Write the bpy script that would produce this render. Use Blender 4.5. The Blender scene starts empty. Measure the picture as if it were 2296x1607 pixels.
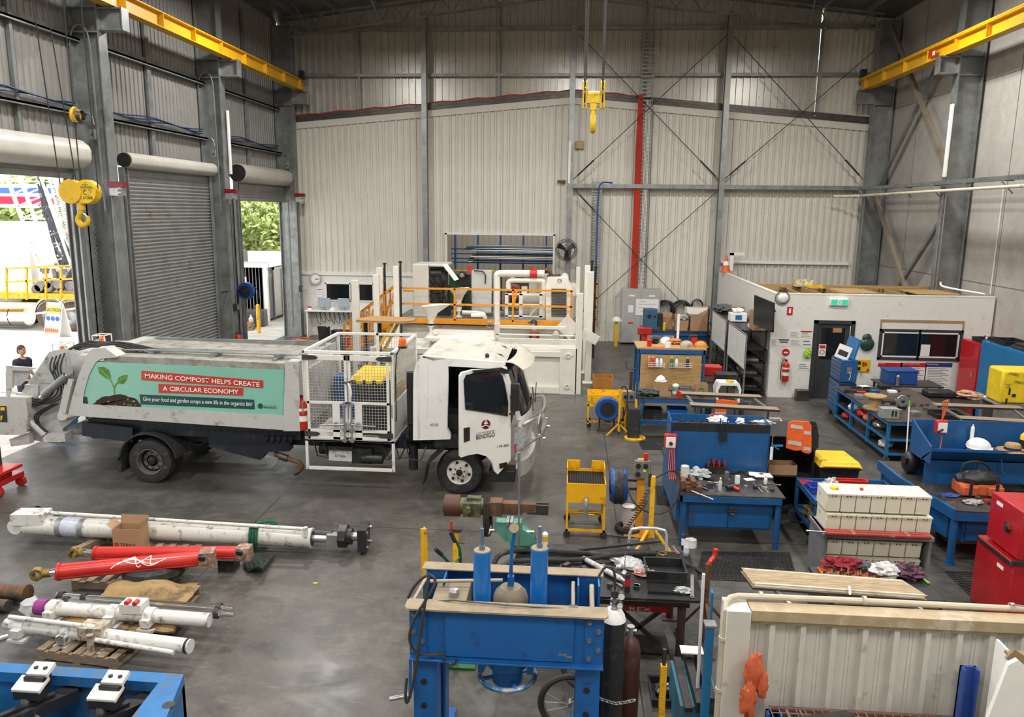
import bpy, math, random
from mathutils import Vector, Matrix, noise as MN
S=bpy.context.scene; COL=S.collection
PI=math.pi; R=math.radians
# ---------------- camera (focal length in pixels 1742.6 on a 2296 px wide frame) ----------------
FPX=1742.6; CX,CY=1148.0,803.5; CAMH=5.3
_p,_y,_r=R(10.79),R(-4.234),R(0.6055)
_f=Vector((math.sin(_y)*math.cos(_p),math.cos(_y)*math.cos(_p),-math.sin(_p)))
_r0=Vector((math.cos(_y),-math.sin(_y),0)); _u0=_r0.cross(_f)
_rr=math.cos(_r)*_r0+math.sin(_r)*_u0; _uu=-math.sin(_r)*_r0+math.cos(_r)*_u0
cd=bpy.data.cameras.new('camera'); cam=bpy.data.objects.new('camera',cd); COL.objects.link(cam)
cam.matrix_world=Matrix(((_rr.x,_uu.x,-_f.x,0),(_rr.y,_uu.y,-_f.y,0),(_rr.z,_uu.z,-_f.z,CAMH),(0,0,0,1)))
cd.sensor_width=36; cd.lens=36*FPX/2296; cd.clip_start=.05; cd.clip_end=600
S.camera=cam
# ---------------- world, sun, lamps, exposure ----------------
S.view_settings.view_transform='Standard'; S.view_settings.look='None'
S.view_settings.exposure=0.15; S.view_settings.gamma=1; S.view_settings.use_curve_mapping=False
w=bpy.data.worlds.new('sky'); S.world=w; w.use_nodes=True
nt=w.node_tree; bg=nt.nodes['Background']
sky=nt.nodes.new('ShaderNodeTexSky'); sky.sky_type='HOSEK_WILKIE'; sky.turbidity=4.5; sky.ground_albedo=.4
sky.sun_direction=Vector((.30,-.15,.94)).normalized()
mx=nt.nodes.new('ShaderNodeMixRGB'); mx.inputs[0].default_value=.72; mx.inputs[2].default_value=(1,.985,.96,1)
nt.links.new(sky.outputs[0],mx.inputs[1]); nt.links.new(mx.outputs[0],bg.inputs[0]); bg.inputs[1].default_value=2.6
def lamp(kind,name,loc,energy,col=(1,1,1),size=1,sizey=None,rot=(0,0,0),spread=None):
    l=bpy.data.lights.new(name,kind); l.energy=energy; l.color=col
    if kind=='AREA':
        l.size=size
        if sizey: l.shape='RECTANGLE'; l.size_y=sizey
        if spread: l.spread=spread
    if kind=='SUN': l.angle=R(size)
    o=bpy.data.objects.new(name,l); o.location=loc; o.rotation_euler=rot; COL.objects.link(o); return o
sun=lamp('SUN','sun',(0,0,30),5.0,(1,.96,.9),1.0)
sun.rotation_euler=Vector((-.30,.15,-.94)).to_track_quat('-Z','Y').to_euler()
HIGHBAY_AND_FILL=[(-8,-1),(0,-1),(8,-1),(-8,7),(0,7),(8,7),(-8,15),(0,15),(8,15),(-8,23),(0,23),(8,23)]  # first row is added fill for front faces, the rest are high bays
for i,(x,y) in enumerate(HIGHBAY_AND_FILL):
    lamp('AREA','high_bay_and_fill_light',(x,y,11.55),500,(1,.97,.92),.9 if y>0 else 3.5)
S.cycles.max_bounces=7; S.cycles.diffuse_bounces=4; S.cycles.glossy_bounces=3; S.cycles.transmission_bounces=4; S.cycles.transparent_max_bounces=6
S.cycles.caustics_reflective=False; S.cycles.caustics_refractive=False; S.cycles.sample_clamp_indirect=6
S.cycles.use_adaptive_sampling=True; S.cycles.adaptive_threshold=.02
S.cycles.use_denoising=True
# ---------------- helpers ----------------
def ray(px,py): return _f*FPX+_rr*(px-CX)+_uu*(CY-py)
def F(px,py,z=0):
    d=ray(px,py); t=(z-CAMH)/d.z; return Vector((d.x*t,d.y*t,z))
def QY(px,py,y):
    d=ray(px,py); t=y/d.y; return Vector((d.x*t,y,CAMH+d.z*t))
def V(*a): return Vector(a)
def Rz(a): return Matrix.Rotation(a,3,'Z')
class MB:
    """collects shapes; every shape may carry a material slot"""
    def __init__(s): s.v=[]; s.f=[]; s.mi=[]; s.cur=0; s.X=None
    def m(s,i): s.cur=i; return s
    def xf(s,M): s.X=M; return s
    def add(s,vs,fs):
        b=len(s.v)
        for v in vs:
            v=Vector(v)
            if s.X is not None: v=s.X@v
            s.v.append(tuple(v))
        for f in fs: s.f.append(tuple(i+b for i in f)); s.mi.append(s.cur)
        return s
    def box(s,x0,y0,z0,x1,y1,z1):
        return s.add([(x0,y0,z0),(x1,y0,z0),(x1,y1,z0),(x0,y1,z0),(x0,y0,z1),(x1,y0,z1),(x1,y1,z1),(x0,y1,z1)],
            [(0,3,2,1),(4,5,6,7),(0,1,5,4),(1,2,6,5),(2,3,7,6),(3,0,4,7)])
    def bx(s,c,sz,M=None):
        a,b,d=[q/2 for q in sz]; c=Vector(c)
        vs=[Vector(q) for q in [(-a,-b,-d),(a,-b,-d),(a,b,-d),(-a,b,-d),(-a,-b,d),(a,-b,d),(a,b,d),(-a,b,d)]]
        if M is not None: vs=[M@q for q in vs]
        return s.add([q+c for q in vs],[(0,3,2,1),(4,5,6,7),(0,1,5,4),(1,2,6,5),(2,3,7,6),(3,0,4,7)])
    def tray(s,x0,y0,z0,x1,y1,z1,t=.02):
        s.box(x0,y0,z0,x1,y1,z0+t); s.box(x0,y0,z0+t,x0+t,y1,z1); s.box(x1-t,y0,z0+t,x1,y1,z1)
        s.box(x0+t,y0,z0+t,x1-t,y0+t,z1); return s.box(x0+t,y1-t,z0+t,x1-t,y1,z1)
    def rod(s,p0,p1,r,r2=None,n=12,cap=True):
        p0=Vector(p0);p1=Vector(p1); r2=r if r2 is None else r2
        d=(p1-p0).normalized(); a=d.orthogonal().normalized() if abs(d.z)<.99 else Vector((1,0,0)); a=(a-d*a.dot(d)).normalized(); b=d.cross(a)
        vs=[]
        for p,q in ((p0,r),(p1,r2)):
            for i in range(n):
                t=2*PI*i/n; vs.append(p+(a*math.cos(t)+b*math.sin(t))*q)
        fs=[(i,(i+1)%n,n+(i+1)%n,n+i) for i in range(n)]
        if cap: fs+=[tuple(reversed(range(n))),tuple(range(n,2*n))]
        return s.add(vs,fs)
    def pipe(s,p0,p1,r,ri,n=20):
        p0=Vector(p0);p1=Vector(p1); d=(p1-p0).normalized(); a=d.orthogonal().normalized(); b=d.cross(a); vs=[]
        for p,q in ((p0,r),(p1,r),(p1,ri),(p0,ri)):
            for i in range(n):
                t=2*PI*i/n; vs.append(p+(a*math.cos(t)+b*math.sin(t))*q)
        fs=[]
        for k in range(4):
            for i in range(n): fs.append((k*n+i,k*n+(i+1)%n,((k+1)%4)*n+(i+1)%n,((k+1)%4)*n+i))
        return s.add(vs,fs)
    def bar(s,p0,p1,w,h,up=(0,0,1)):
        p0=Vector(p0);p1=Vector(p1); d=(p1-p0).normalized(); up=Vector(up)
        if abs(d.dot(up))>.98: up=Vector((1,0,0)) if abs(d.x)<.9 else Vector((0,1,0))
        a=d.cross(up).normalized()*w/2; b=a.cross(d).normalized()*h/2
        return s.add([p0-a-b,p0+a-b,p0+a+b,p0-a+b,p1-a-b,p1+a-b,p1+a+b,p1-a+b],[(0,3,2,1),(4,5,6,7),(0,1,5,4),(1,2,6,5),(2,3,7,6),(3,0,4,7)])
    def tube(s,pts,r,n=8,closed=False,smooth=0):
        pts=[Vector(p) for p in pts]
        for _ in range(smooth):
            q=[]
            m=len(pts)
            for i in range(m if closed else m-1):
                a,b=pts[i],pts[(i+1)%m]; q+= [a*.75+b*.25,a*.25+b*.75]
            if not closed: q=[pts[0]]+q[1:-1]+[pts[-1]]
            pts=q
        m=len(pts); vs=[]; prev=None
        for i,p in enumerate(pts):
            if closed: d=(pts[(i+1)%m]-pts[i-1])
            else: d=pts[min(i+1,m-1)]-pts[max(i-1,0)]
            if d.length<1e-7: d=Vector((0,0,1))
            d.normalize()
            if prev is None: a=d.orthogonal().normalized()
            else:
                a=prev-d*prev.dot(d)
                a=a.normalized() if a.length>1e-5 else d.orthogonal().normalized()
            prev=a; b=d.cross(a); rr=r(i/(m-1)) if callable(r) else r
            for k in range(n):
                t=2*PI*k/n; vs.append(p+(a*math.cos(t)+b*math.sin(t))*rr)
        fs=[]
        for i in range(m if closed else m-1):
            j=(i+1)%m
            for k in range(n): fs.append((i*n+k,i*n+(k+1)%n,j*n+(k+1)%n,j*n+k))
        if not closed: fs+=[tuple(reversed(range(n))),tuple(range((m-1)*n,m*n))]
        return s.add(vs,fs)
    def lathe(s,prof,c=(0,0,0),n=24,axis='z',arc=2*PI):
        c=Vector(c); vs=[]; full=abs(arc-2*PI)<1e-6; N=n if full else n+1
        ex,ey,ez={'z':((1,0,0),(0,1,0),(0,0,1)),'y':((0,0,1),(1,0,0),(0,1,0)),'x':((0,1,0),(0,0,1),(1,0,0))}[axis]
        ex,ey,ez=Vector(ex),Vector(ey),Vector(ez)
        for r,z in prof:
            for i in range(N):
                t=arc*i/n; vs.append(c+ex*(r*math.cos(t))+ey*(r*math.sin(t))+ez*z)
        fs=[]; m=len(prof)
        for j in range(m-1):
            for i in range(n): fs.append((j*N+i,j*N+(i+1)%N,(j+1)*N+(i+1)%N,(j+1)*N+i))
        full=full and axis=='z' and prof[0]!=prof[-1]
        if prof[0][0]>1e-6 and full: fs.append(tuple(reversed(range(N))))
        if prof[-1][0]>1e-6 and full: fs.append(tuple(range((m-1)*N,m*N)))
        return s.add(vs,fs)
    def prism(s,poly,axis,a,b):
        n=len(poly); f={'x':lambda u,v,t:(t,u,v),'y':lambda u,v,t:(u,t,v),'z':lambda u,v,t:(u,v,t)}[axis]
        vs=[f(u,v,a) for u,v in poly]+[f(u,v,b) for u,v in poly]
        return s.add(vs,[tuple(range(n)),tuple(reversed(range(n,2*n)))]+[(i,(i+1)%n,n+(i+1)%n,n+i) for i in range(n)])
    def torus(s,c,Rr,r,axis='z',n=28,k=10,M=None):
        c=Vector(c); ex,ey={'z':((1,0,0),(0,1,0)),'y':((1,0,0),(0,0,1)),'x':((0,1,0),(0,0,1))}[axis]
        ex,ey=Vector(ex),Vector(ey)
        if M is not None: ex,ey=M@ex,M@ey
        return s.tube([c+ex*(Rr*math.cos(2*PI*i/n))+ey*(Rr*math.sin(2*PI*i/n)) for i in range(n)],r,k,True)
    def ball(s,c,r,sz=(1,1,1),n=14,amp=0,fr=3,seed=0,flat=None):
        """sphere; amp crumples it; flat cuts it at a height below the centre"""
        c=Vector(c); vs=[(0,0,1)]; m=max(6,n//2+2)
        for j in range(1,m):
            for i in range(n):
                p=PI*j/m; t=2*PI*i/n; vs.append((math.sin(p)*math.cos(t),math.sin(p)*math.sin(t),math.cos(p)))
        vs.append((0,0,-1)); out=[]
        for v in vs:
            v=Vector(v); q=1+(amp*MN.noise(v*fr+Vector((seed*7.1,seed*3.3,seed))) *2 if amp else 0)
            z=v.z*q
            if flat is not None: z=max(z,-flat)
            out.append((c.x+v.x*q*r*sz[0],c.y+v.y*q*r*sz[1],c.z+z*r*sz[2]))
        fs=[(0,1+i,1+(i+1)%n) for i in range(n)]
        for j in range(m-2):
            for i in range(n): fs.append((1+j*n+i,1+(j+1)*n+i,1+(j+1)*n+(i+1)%n,1+j*n+(i+1)%n))
        L=len(vs)-1; fs+=[(L,1+(m-2)*n+(i+1)%n,1+(m-2)*n+i) for i in range(n)]
        return s.add(out,fs)
    def grid(s,fn,nu,nv,thick=None):
        """sheet from fn(u,v); thick gives it a second skin"""
        vs=[Vector(fn(i/nu,j/nv)) for j in range(nv+1) for i in range(nu+1)]; W=nu+1
        fs=[(j*W+i,j*W+i+1,(j+1)*W+i+1,(j+1)*W+i) for j in range(nv) for i in range(nu)]
        if thick:
            N=[Vector((0,0,0)) for _ in vs]
            for f in fs:
                nn=(vs[f[1]]-vs[f[0]]).cross(vs[f[3]]-vs[f[0]])
                for i in f: N[i]+=nn
            L=len(vs); vs=vs+[v-(q.normalized() if q.length>0 else Vector((0,0,1)))*thick for v,q in zip(vs,N)]
            fs=fs+[tuple(L+i for i in reversed(f)) for f in fs]
            for i in range(nu): fs+=[(i+1,i,L+i,L+i+1),(nv*W+i,nv*W+i+1,L+nv*W+i+1,L+nv*W+i)]
            for j in range(nv): fs+=[(j*W,(j+1)*W,L+(j+1)*W,L+j*W),((j+1)*W+nu,j*W+nu,L+j*W+nu,L+(j+1)*W+nu)]
        return s.add(vs,fs)
    def mesh(s,name,mats,sharp=32,smooth=True):
        me=bpy.data.meshes.new(name); me.from_pydata(s.v,[],s.f)
        if not isinstance(mats,(list,tuple)): mats=[mats]
        for q in mats: me.materials.append(q)
        if len(mats)>1: me.polygons.foreach_set('material_index',s.mi)
        if smooth:
            me.polygons.foreach_set('use_smooth',[True]*len(me.polygons)); me.set_sharp_from_angle(angle=R(sharp))
        me.update(); return me
def link(name,data,parent=None):
    o=bpy.data.objects.new(name,data); COL.objects.link(o)
    if parent is not None: o.parent=parent
    return o
def tag(o,label=None,cat=None,group=None,kind=None):
    if label: o['label']=label
    if cat: o['category']=cat
    if group: o['group']=group
    if kind: o['kind']=kind
    return o
def T(name,label,cat,loc=(0,0,0),rz=0,group=None,rot=None):
    """a thing: an Empty at its base"""
    o=link(name,None); o.location=loc; o.rotation_euler=rot or (0,0,rz); o.empty_display_size=.1
    return tag(o,label,cat,group)
def P(name,mb,mat,parent,label=None,bev=0,sub=0):
    o=link(name,mb.mesh(name,mat),parent)
    if label: o['label']=label
    if bev: bevel(o,bev)
    return o
def bevel(o,w):
    b=o.modifiers.new('bevel','BEVEL'); b.width=w; b.segments=2; b.limit_method='ANGLE'; b.angle_limit=R(40)
def O(name,label,cat,mb,mat,loc=(0,0,0),rz=0,group=None,bev=0,kind=None,rot=None):
    """a thing that is one mesh"""
    o=link(name,mb.mesh(name,mat)); o.location=loc; o.rotation_euler=rot or (0,0,rz)
    if bev: bevel(o,bev)
    return tag(o,label,cat,group,kind)
def ST(name,mb,mat,bev=0):
    o=link(name,mb.mesh(name,mat)); o['kind']='structure'
    if bev: bevel(o,bev)
    return o
def dup(root,loc=None,rz=None,label=None,group=None,rot=None):
    """a copy of a thing with copies of its parts and sub-parts"""
    r=root.copy(); COL.objects.link(r)
    if loc is not None: r.location=loc
    if rz is not None: r.rotation_euler=(0,0,rz)
    if rot is not None: r.rotation_euler=rot
    if label: r['label']=label
    if group: r['group']=group
    for ch in list(root.children):
        c=ch.copy(); COL.objects.link(c); c.parent=r
        for g in list(ch.children):
            d=g.copy(); COL.objects.link(d); d.parent=c
    return r
def letters(string,size,loc,rot,mat,parent,name='lettering',align='CENTER',ext=.002,bold=0,shear=0,sx=1,space=1):
    cu=bpy.data.curves.new(name,'FONT'); cu.body=string; cu.size=size; cu.align_x=align; cu.align_y='CENTER'; cu.extrude=ext; cu.offset=bold; cu.shear=shear; cu.space_character=space
    cu.resolution_u=3
    t=bpy.data.objects.new(name,cu); COL.objects.link(t); bpy.context.view_layer.update()
    me=bpy.data.meshes.new_from_object(t.evaluated_get(bpy.context.evaluated_depsgraph_get())); bpy.data.objects.remove(t); bpy.data.curves.remove(cu)
    me.materials.clear(); me.materials.append(mat)
    o=link(name,me,parent); o.location=loc; o.rotation_euler=rot; o.scale=(sx,1,1); return o
FRONT=(PI/2,0,0)     # lettering that faces -Y
# ---------------- materials ----------------
_mats={}
def M(name,col,rough=.5,metal=0,var=.12,sc=6,dirt=None,damt=0,dsc=3,bump=0,bsc=40,coat=0,emit=None,es=0,alpha=None,trans=0,spec=None,wave=None):
    if name in _mats: return _mats[name]
    m=bpy.data.materials.new(name); m.use_nodes=True; nt=m.node_tree; N=nt.nodes; L=nt.links
    b=N['Principled BSDF']; b.inputs['Roughness'].default_value=rough; b.inputs['Metallic'].default_value=metal
    if coat: b.inputs['Coat Weight'].default_value=coat; b.inputs['Coat Roughness'].default_value=.08
    if spec is not None: b.inputs['Specular IOR Level'].default_value=spec
    if trans: b.inputs['Transmission Weight'].default_value=trans
    if alpha is not None: b.inputs['Alpha'].default_value=alpha
    if emit: b.inputs['Emission Color'].default_value=(*emit,1); b.inputs['Emission Strength'].default_value=es
    tc=N.new('ShaderNodeTexCoord')
    def noise(scale,det=4,ro=.6):
        n=N.new('ShaderNodeTexNoise'); n.inputs['Scale'].default_value=scale; n.inputs['Detail'].default_value=det; n.inputs['Roughness'].default_value=ro
        L.new(tc.outputs['Object'],n.inputs['Vector']); return n
    def ramp(src,a,b_,c0=(0,0,0,1),c1=(1,1,1,1)):
        r=N.new('ShaderNodeValToRGB'); r.color_ramp.elements[0].position=a; r.color_ramp.elements[1].position=b_
        r.color_ramp.elements[0].color=c0; r.color_ramp.elements[1].color=c1; L.new(src,r.inputs[0]); return r
    c=(*col,1)
    n1=noise(sc); r1=ramp(n1.outputs[0],.3,.7,tuple(q*(1-var) for q in col)+(1,),tuple(min(1,q*(1+var)) for q in col)+(1,))
    out=r1.outputs[0]
    if dirt is not None and damt>0:
        n2=noise(dsc,8,.7); r2=ramp(n2.outputs[0],.62-damt*.35,.72-damt*.2)
        mxx=N.new('ShaderNodeMixRGB'); L.new(r2.outputs[0],mxx.inputs[0]); L.new(out,mxx.inputs[1]); mxx.inputs[2].default_value=(*dirt,1); out=mxx.outputs[0]
    L.new(out,b.inputs['Base Color'])
    if bump:
        n3=noise(bsc,5); bu=N.new('ShaderNodeBump'); bu.inputs['Strength'].default_value=bump; bu.inputs['Distance'].default_value=.01
        L.new(n3.outputs[0],bu.inputs['Height']); L.new(bu.outputs[0],b.inputs['Normal'])
    _mats[name]=m; return m
def wood(name,c1,c2,axis=0,scale=3,rough=.7):
    if name in _mats: return _mats[name]
    m=bpy.data.materials.new(name); m.use_nodes=True; nt=m.node_tree; N=nt.nodes; L=nt.links; b=N['Principled BSDF']; b.inputs['Roughness'].default_value=rough
    tc=N.new('ShaderNodeTexCoord'); mp=N.new('ShaderNodeMapping'); s=[scale*8]*3; s[axis]=scale*.6; mp.inputs['Scale'].default_value=s
    n=N.new('ShaderNodeTexNoise'); n.inputs['Detail'].default_value=8; n.inputs['Roughness'].default_value=.65; n.inputs['Distortion'].default_value=.6
    L.new(tc.outputs['Object'],mp.inputs[0]); L.new(mp.outputs[0],n.inputs['Vector'])
    r=N.new('ShaderNodeValToRGB'); r.color_ramp.elements[0].position=.38; r.color_ramp.elements[1].position=.62; r.color_ramp.elements[0].color=(*c1,1); r.color_ramp.elements[1].color=(*c2,1)
    L.new(n.outputs[0],r.inputs[0]); L.new(r.outputs[0],b.inputs['Base Color']); _mats[name]=m; return m
WHITE=M('white_paint',(.74,.73,.69),.4,var=.05,dirt=(.42,.38,.31),damt=.12,dsc=4)
TWHITE=M('truck_white',(.80,.80,.77),.28,var=.03,coat=.35,dirt=(.55,.53,.47),damt=.1,dsc=2.5)
SWHITE=M('skid_cream',(.78,.76,.69),.4,var=.04,dirt=(.5,.45,.36),damt=.08)
CREAM=M('cream_plastic',(.72,.68,.55),.5,var=.06,dirt=(.4,.33,.22),damt=.2)
GALV=M('galvanised_steel',(.27,.285,.285),.42,.55,var=.2,sc=3,dirt=(.17,.175,.17),damt=.3,dsc=1.2)
STEEL=M('steel',(.42,.42,.42),.35,.8,var=.2,sc=8)
CHROME=M('chrome',(.75,.75,.75),.14,1,var=.05)
DSTEEL=M('dark_steel',(.075,.073,.07),.42,.6,var=.3,sc=5,dirt=(.13,.09,.06),damt=.3)
BLACK=M('black_paint',(.018,.018,.02),.4,var=.2,dirt=(.07,.065,.06),damt=.15)
RUB=M('black_rubber',(.022,.022,.023),.75,var=.25,sc=12,dirt=(.08,.075,.07),damt=.2,bump=.3)
HOSE=M('black_hose',(.02,.02,.02),.55)
BLUE=M('blue_paint',(.010,.085,.25),.42,var=.12,sc=4,dirt=(.03,.06,.12),damt=.22,dsc=5,coat=.1)
BLUE2=M('bright_blue_paint',(.012,.15,.36),.38,var=.1,dirt=(.03,.08,.16),damt=.12)
TEALB=M('faded_blue_paint',(.035,.16,.24),.5,var=.2,dirt=(.05,.07,.08),damt=.35)
YEL=M('crane_yellow',(.72,.40,.008),.42,var=.08,dirt=(.35,.2,.03),damt=.12)
HYEL=M('hook_yellow',(.75,.5,.01),.45,var=.12,dirt=(.25,.17,.03),damt=.25,dsc=6)
SYEL=M('safety_yellow',(.85,.45,.01),.45,var=.1,dirt=(.2,.13,.05),damt=.3,dsc=8)
ORG=M('rail_orange',(.72,.27,.012),.42,var=.1)
RED=M('red_paint',(.52,.02,.015),.35,var=.12,coat=.2,dirt=(.2,.04,.03),damt=.1)
CRED=M('cabinet_red',(.42,.008,.015),.35,var=.1,coat=.3)
GRN=M('green_cloth',(.01,.06,.03),.8,var=.3,sc=20)
VGRN=M('vise_green',(.09,.26,.19),.45,var=.12,dirt=(.05,.1,.08),damt=.3)
HIVIS=M('hivis_orange',(.85,.13,.02),.75,var=.15,sc=8,bump=.3,bsc=15)
REFL=M('reflective_tape',(.55,.56,.53),.5)
CARD=M('cardboard',(.36,.22,.12),.8,var=.1,sc=3,bump=.1)
RUST=M('rusty_steel',(.15,.07,.035),.7,.2,var=.4,sc=10,dirt=(.05,.045,.04),damt=.4)
PLY=wood('plywood',(.30,.18,.07),(.50,.33,.14),0,1.6)
PALW=wood('pallet_wood',(.16,.115,.075),(.33,.25,.17),0,2.5)
PALY=wood('pallet_wood_crosswise',(.16,.115,.075),(.33,.25,.17),1,2.5)
PINE=wood('pine_timber',(.32,.19,.08),(.47,.31,.15),1,2)
OLDW=wood('dusty_board',(.22,.16,.09),(.42,.33,.2),0,1.8)
PAPER=M('paper',(.8,.8,.78),.8,var=.03)
PLAS=M('clear_plastic',(.75,.78,.78),.15,var=.03,alpha=.5)
GLASS=M('dark_glass',(.01,.012,.014),.06,var=.1,spec=.8)
AMBER=M('amber_lens',(.75,.14,.01),.2,var=.1,coat=.5)
INK=M('black_ink',(.02,.02,.02),.7,var=.05)
WINK=M('white_ink',(.85,.85,.82),.6,var=.02)
BWHITE=M('board_white',(.8,.81,.8),.3,var=.02)
# world-coordinate helpers: a part of an unrotated thing may be written in world coordinates
def PW(name,mb,mat,parent,label=None,bev=0):
    r=parent
    while r.parent is not None: r=r.parent
    l=r.location; mb.v=[(a-l.x,b-l.y,c-l.z) for a,b,c in mb.v]
    return P(name,mb,mat,parent,label,bev)
def OW(name,label,cat,mb,mat,group=None,bev=0,kind=None,loc=None):
    """one-mesh thing written in world coordinates; its origin goes to its base"""
    xs=[v[0] for v in mb.v]; ys=[v[1] for v in mb.v]; zs=[v[2] for v in mb.v]
    l=((min(xs)+max(xs))/2,(min(ys)+max(ys))/2,min(zs)); mb.v=[(a-l[0],b-l[1],c-l[2]) for a,b,c in mb.v]
    return O(name,label,cat,mb,mat,l,0,group,bev,kind)
def plane_pt(px,py,p0,n):
    o=Vector((0,0,CAMH)); d=ray(px,py); n=Vector(n); return o+d*((Vector(p0)-o).dot(n)/d.dot(n))
def PXY(pts,y): return [(lambda q:(q.x,q.z))(QY(a,b,y)) for a,b in pts]
def slab(mb,pts,p0,n,th):
    """outline given on a plane, extruded along the plane's normal"""
    n=Vector(n).normalized(); P0=[plane_pt(a,b,p0,n) for a,b in pts]; k=len(P0)
    return mb.add(P0+[p+n*th for p in P0],[tuple(range(k)),tuple(reversed(range(k,2*k)))]+[(i,(i+1)%k,k+(i+1)%k,k+i) for i in range(k)])
def text_on(string,pL,pR,h,mat,parent,up=(0,0,1),name='lettering',ext=.002,bold=0,shear=0):
    """lettering that runs from pL to pR, h high"""
    pL=Vector(pL);pR=Vector(pR)
    o=letters(string,1,(0,0,0),(0,0,0),mat,parent,name,'LEFT',0,bold,shear)
    me=o.data; xs=[v.co.x for v in me.vertices]; ys=[v.co.y for v in me.vertices]
    if not xs: return o
    x0,x1,y0,y1=min(xs),max(xs),min(ys),max(ys); L=(pR-pL).length
    ex=(pR-pL).normalized(); n=ex.cross(Vector(up)).normalized(); ey=n.cross(ex)
    r=parent; off=Vector((0,0,0))
    while r is not None:
        if r.parent is None: off=r.location.copy()
        r=r.parent
    for v in me.vertices:
        a=(v.co.x-x0)/(x1-x0)*L; b=((v.co.y-y0)/(y1-y0)-.5)*h
        v.co=pL+ex*a+ey*b+n*ext-off
    me.update(); return o
# ================= THE HALL =================
# floor: sealed concrete with wear, fine scratches and saw-cut joints
def concrete(name,c1,c2,c3,rough,joints=True,wear=1):
    m=bpy.data.materials.new(name); m.use_nodes=True; nt=m.node_tree; N=nt.nodes; L=nt.links; b=N['Principled BSDF']
    tc=N.new('ShaderNodeTexCoord')
    def nz(scale,det,mapscale=None,rot=None,dist=0):
        n=N.new('ShaderNodeTexNoise'); n.inputs['Scale'].default_value=scale; n.inputs['Detail'].default_value=det; n.inputs['Roughness'].default_value=.62; n.inputs['Distortion'].default_value=dist
        mp=N.new('ShaderNodeMapping'); L.new(tc.outputs['Object'],mp.inputs[0]); L.new(mp.outputs[0],n.inputs['Vector'])
        if mapscale: mp.inputs['Scale'].default_value=mapscale
        if rot: mp.inputs['Rotation'].default_value=rot
        return n
    def rp(src,a,b_,ca,cb):
        r=N.new('ShaderNodeValToRGB'); e=r.color_ramp.elements; e[0].position=a; e[1].position=b_; e[0].color=(*ca,1); e[1].color=(*cb,1); L.new(src,r.inputs[0]); return r
    def mix(fac,a,c,t='MIX',f=None):
        x=N.new('ShaderNodeMixRGB'); x.blend_type=t
        if fac is not None: L.new(fac,x.inputs[0])
        else: x.inputs[0].default_value=f
        L.new(a,x.inputs[1])
        if isinstance(c,tuple): x.inputs[2].default_value=(*c,1)
        else: L.new(c,x.inputs[2])
        return x.outputs[0]
    big=rp(nz(.35,6,dist=.8).outputs[0],.35,.65,c1,c2)
    mid=rp(nz(1.8,8,dist=1).outputs[0],.38,.66,(.72,.72,.72),(1.25,1.25,1.25))
    col=mix(None,big.outputs[0],mid.outputs[0],'MULTIPLY',.8*wear)
    fine=rp(nz(14,8).outputs[0],.35,.68,(.82,.82,.82),(1.18,1.18,1.18)); col=mix(None,col,fine.outputs[0],'MULTIPLY',.8*wear)
    sc=rp(nz(3,4,(1,9,1),(0,0,.5),.4).outputs[0],.60,.68,(0,0,0),(1,1,1)); sf=N.new('ShaderNodeMath'); sf.operation='MULTIPLY'; sf.inputs[1].default_value=.30*wear; L.new(sc.outputs[0],sf.inputs[0]); col=mix(sf.outputs[0],col,c3)
    st=rp(nz(.9,5,dist=.3).outputs[0],.66,.74,(0,0,0),(1,1,1)); s2=N.new('ShaderNodeMath'); s2.operation='MULTIPLY'; s2.inputs[1].default_value=.5*wear; L.new(st.outputs[0],s2.inputs[0]); col=mix(s2.outputs[0],col,tuple(q*.45 for q in c1))
    if joints:
        sx=N.new('ShaderNodeSeparateXYZ'); L.new(tc.outputs['Object'],sx.inputs[0])
        def jl(axis,period,off):
            a=N.new('ShaderNodeMath'); a.operation='ADD'; a.inputs[1].default_value=off; L.new(sx.outputs[axis],a.inputs[0])
            w_=N.new('ShaderNodeMath'); w_.operation='PINGPONG'; w_.inputs[1].default_value=period; L.new(a.outputs[0],w_.inputs[0])
            l=N.new('ShaderNodeMath'); l.operation='LESS_THAN'; l.inputs[1].default_value=.009; L.new(w_.outputs[0],l.inputs[0]); return l
        j1,j2=jl(0,3.1,5.3),jl(1,3.2,.6); mxn=N.new('ShaderNodeMath'); mxn.operation='MAXIMUM'; L.new(j1.outputs[0],mxn.inputs[0]); L.new(j2.outputs[0],mxn.inputs[1])
        col=mix(mxn.outputs[0],col,tuple(q*.35 for q in c1))
    L.new(col,b.inputs['Base Color'])
    rr=rp(nz(1.1,7,dist=1.2).outputs[0],.3,.7,(rough-.1,)*3,(rough+.16,)*3); L.new(rr.outputs[0],b.inputs['Roughness'])
    bu=N.new('ShaderNodeBump'); bu.inputs['Strength'].default_value=.08; bu.inputs['Distance'].default_value=.01; L.new(nz(30,6).outputs[0],bu.inputs['Height']); L.new(bu.outputs[0],b.inputs['Normal'])
    return m
FLOORM=concrete('floor_concrete',(.062,.058,.052),(.098,.092,.082),(.20,.19,.17),.34)
YARDM=concrete('yard_concrete',(.50,.48,.44),(.62,.6,.56),(.7,.68,.64),.75,wear=.4)
PRECAST=concrete('precast_concrete',(.36,.34,.31),(.45,.43,.40),(.5,.48,.45),.75,joints=False,wear=.35)
CLAD=M('zinc_cladding',(.30,.295,.28),.38,.25,var=.06,sc=2,dirt=(.22,.21,.19),damt=.1)
CREAMC=M('cream_cladding',(.66,.64,.58),.45,var=.04,sc=1.5,dirt=(.5,.46,.38),damt=.03,dsc=6)
GREYC=M('grey_lining_cladding',(.50,.49,.46),.3,.35,var=.05,sc=1.5,dirt=(.28,.26,.22),damt=.1)
FOIL=M('roof_foil',(.15,.155,.155),.4,.5,var=.5,sc=5,bump=.5,bsc=9)
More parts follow.
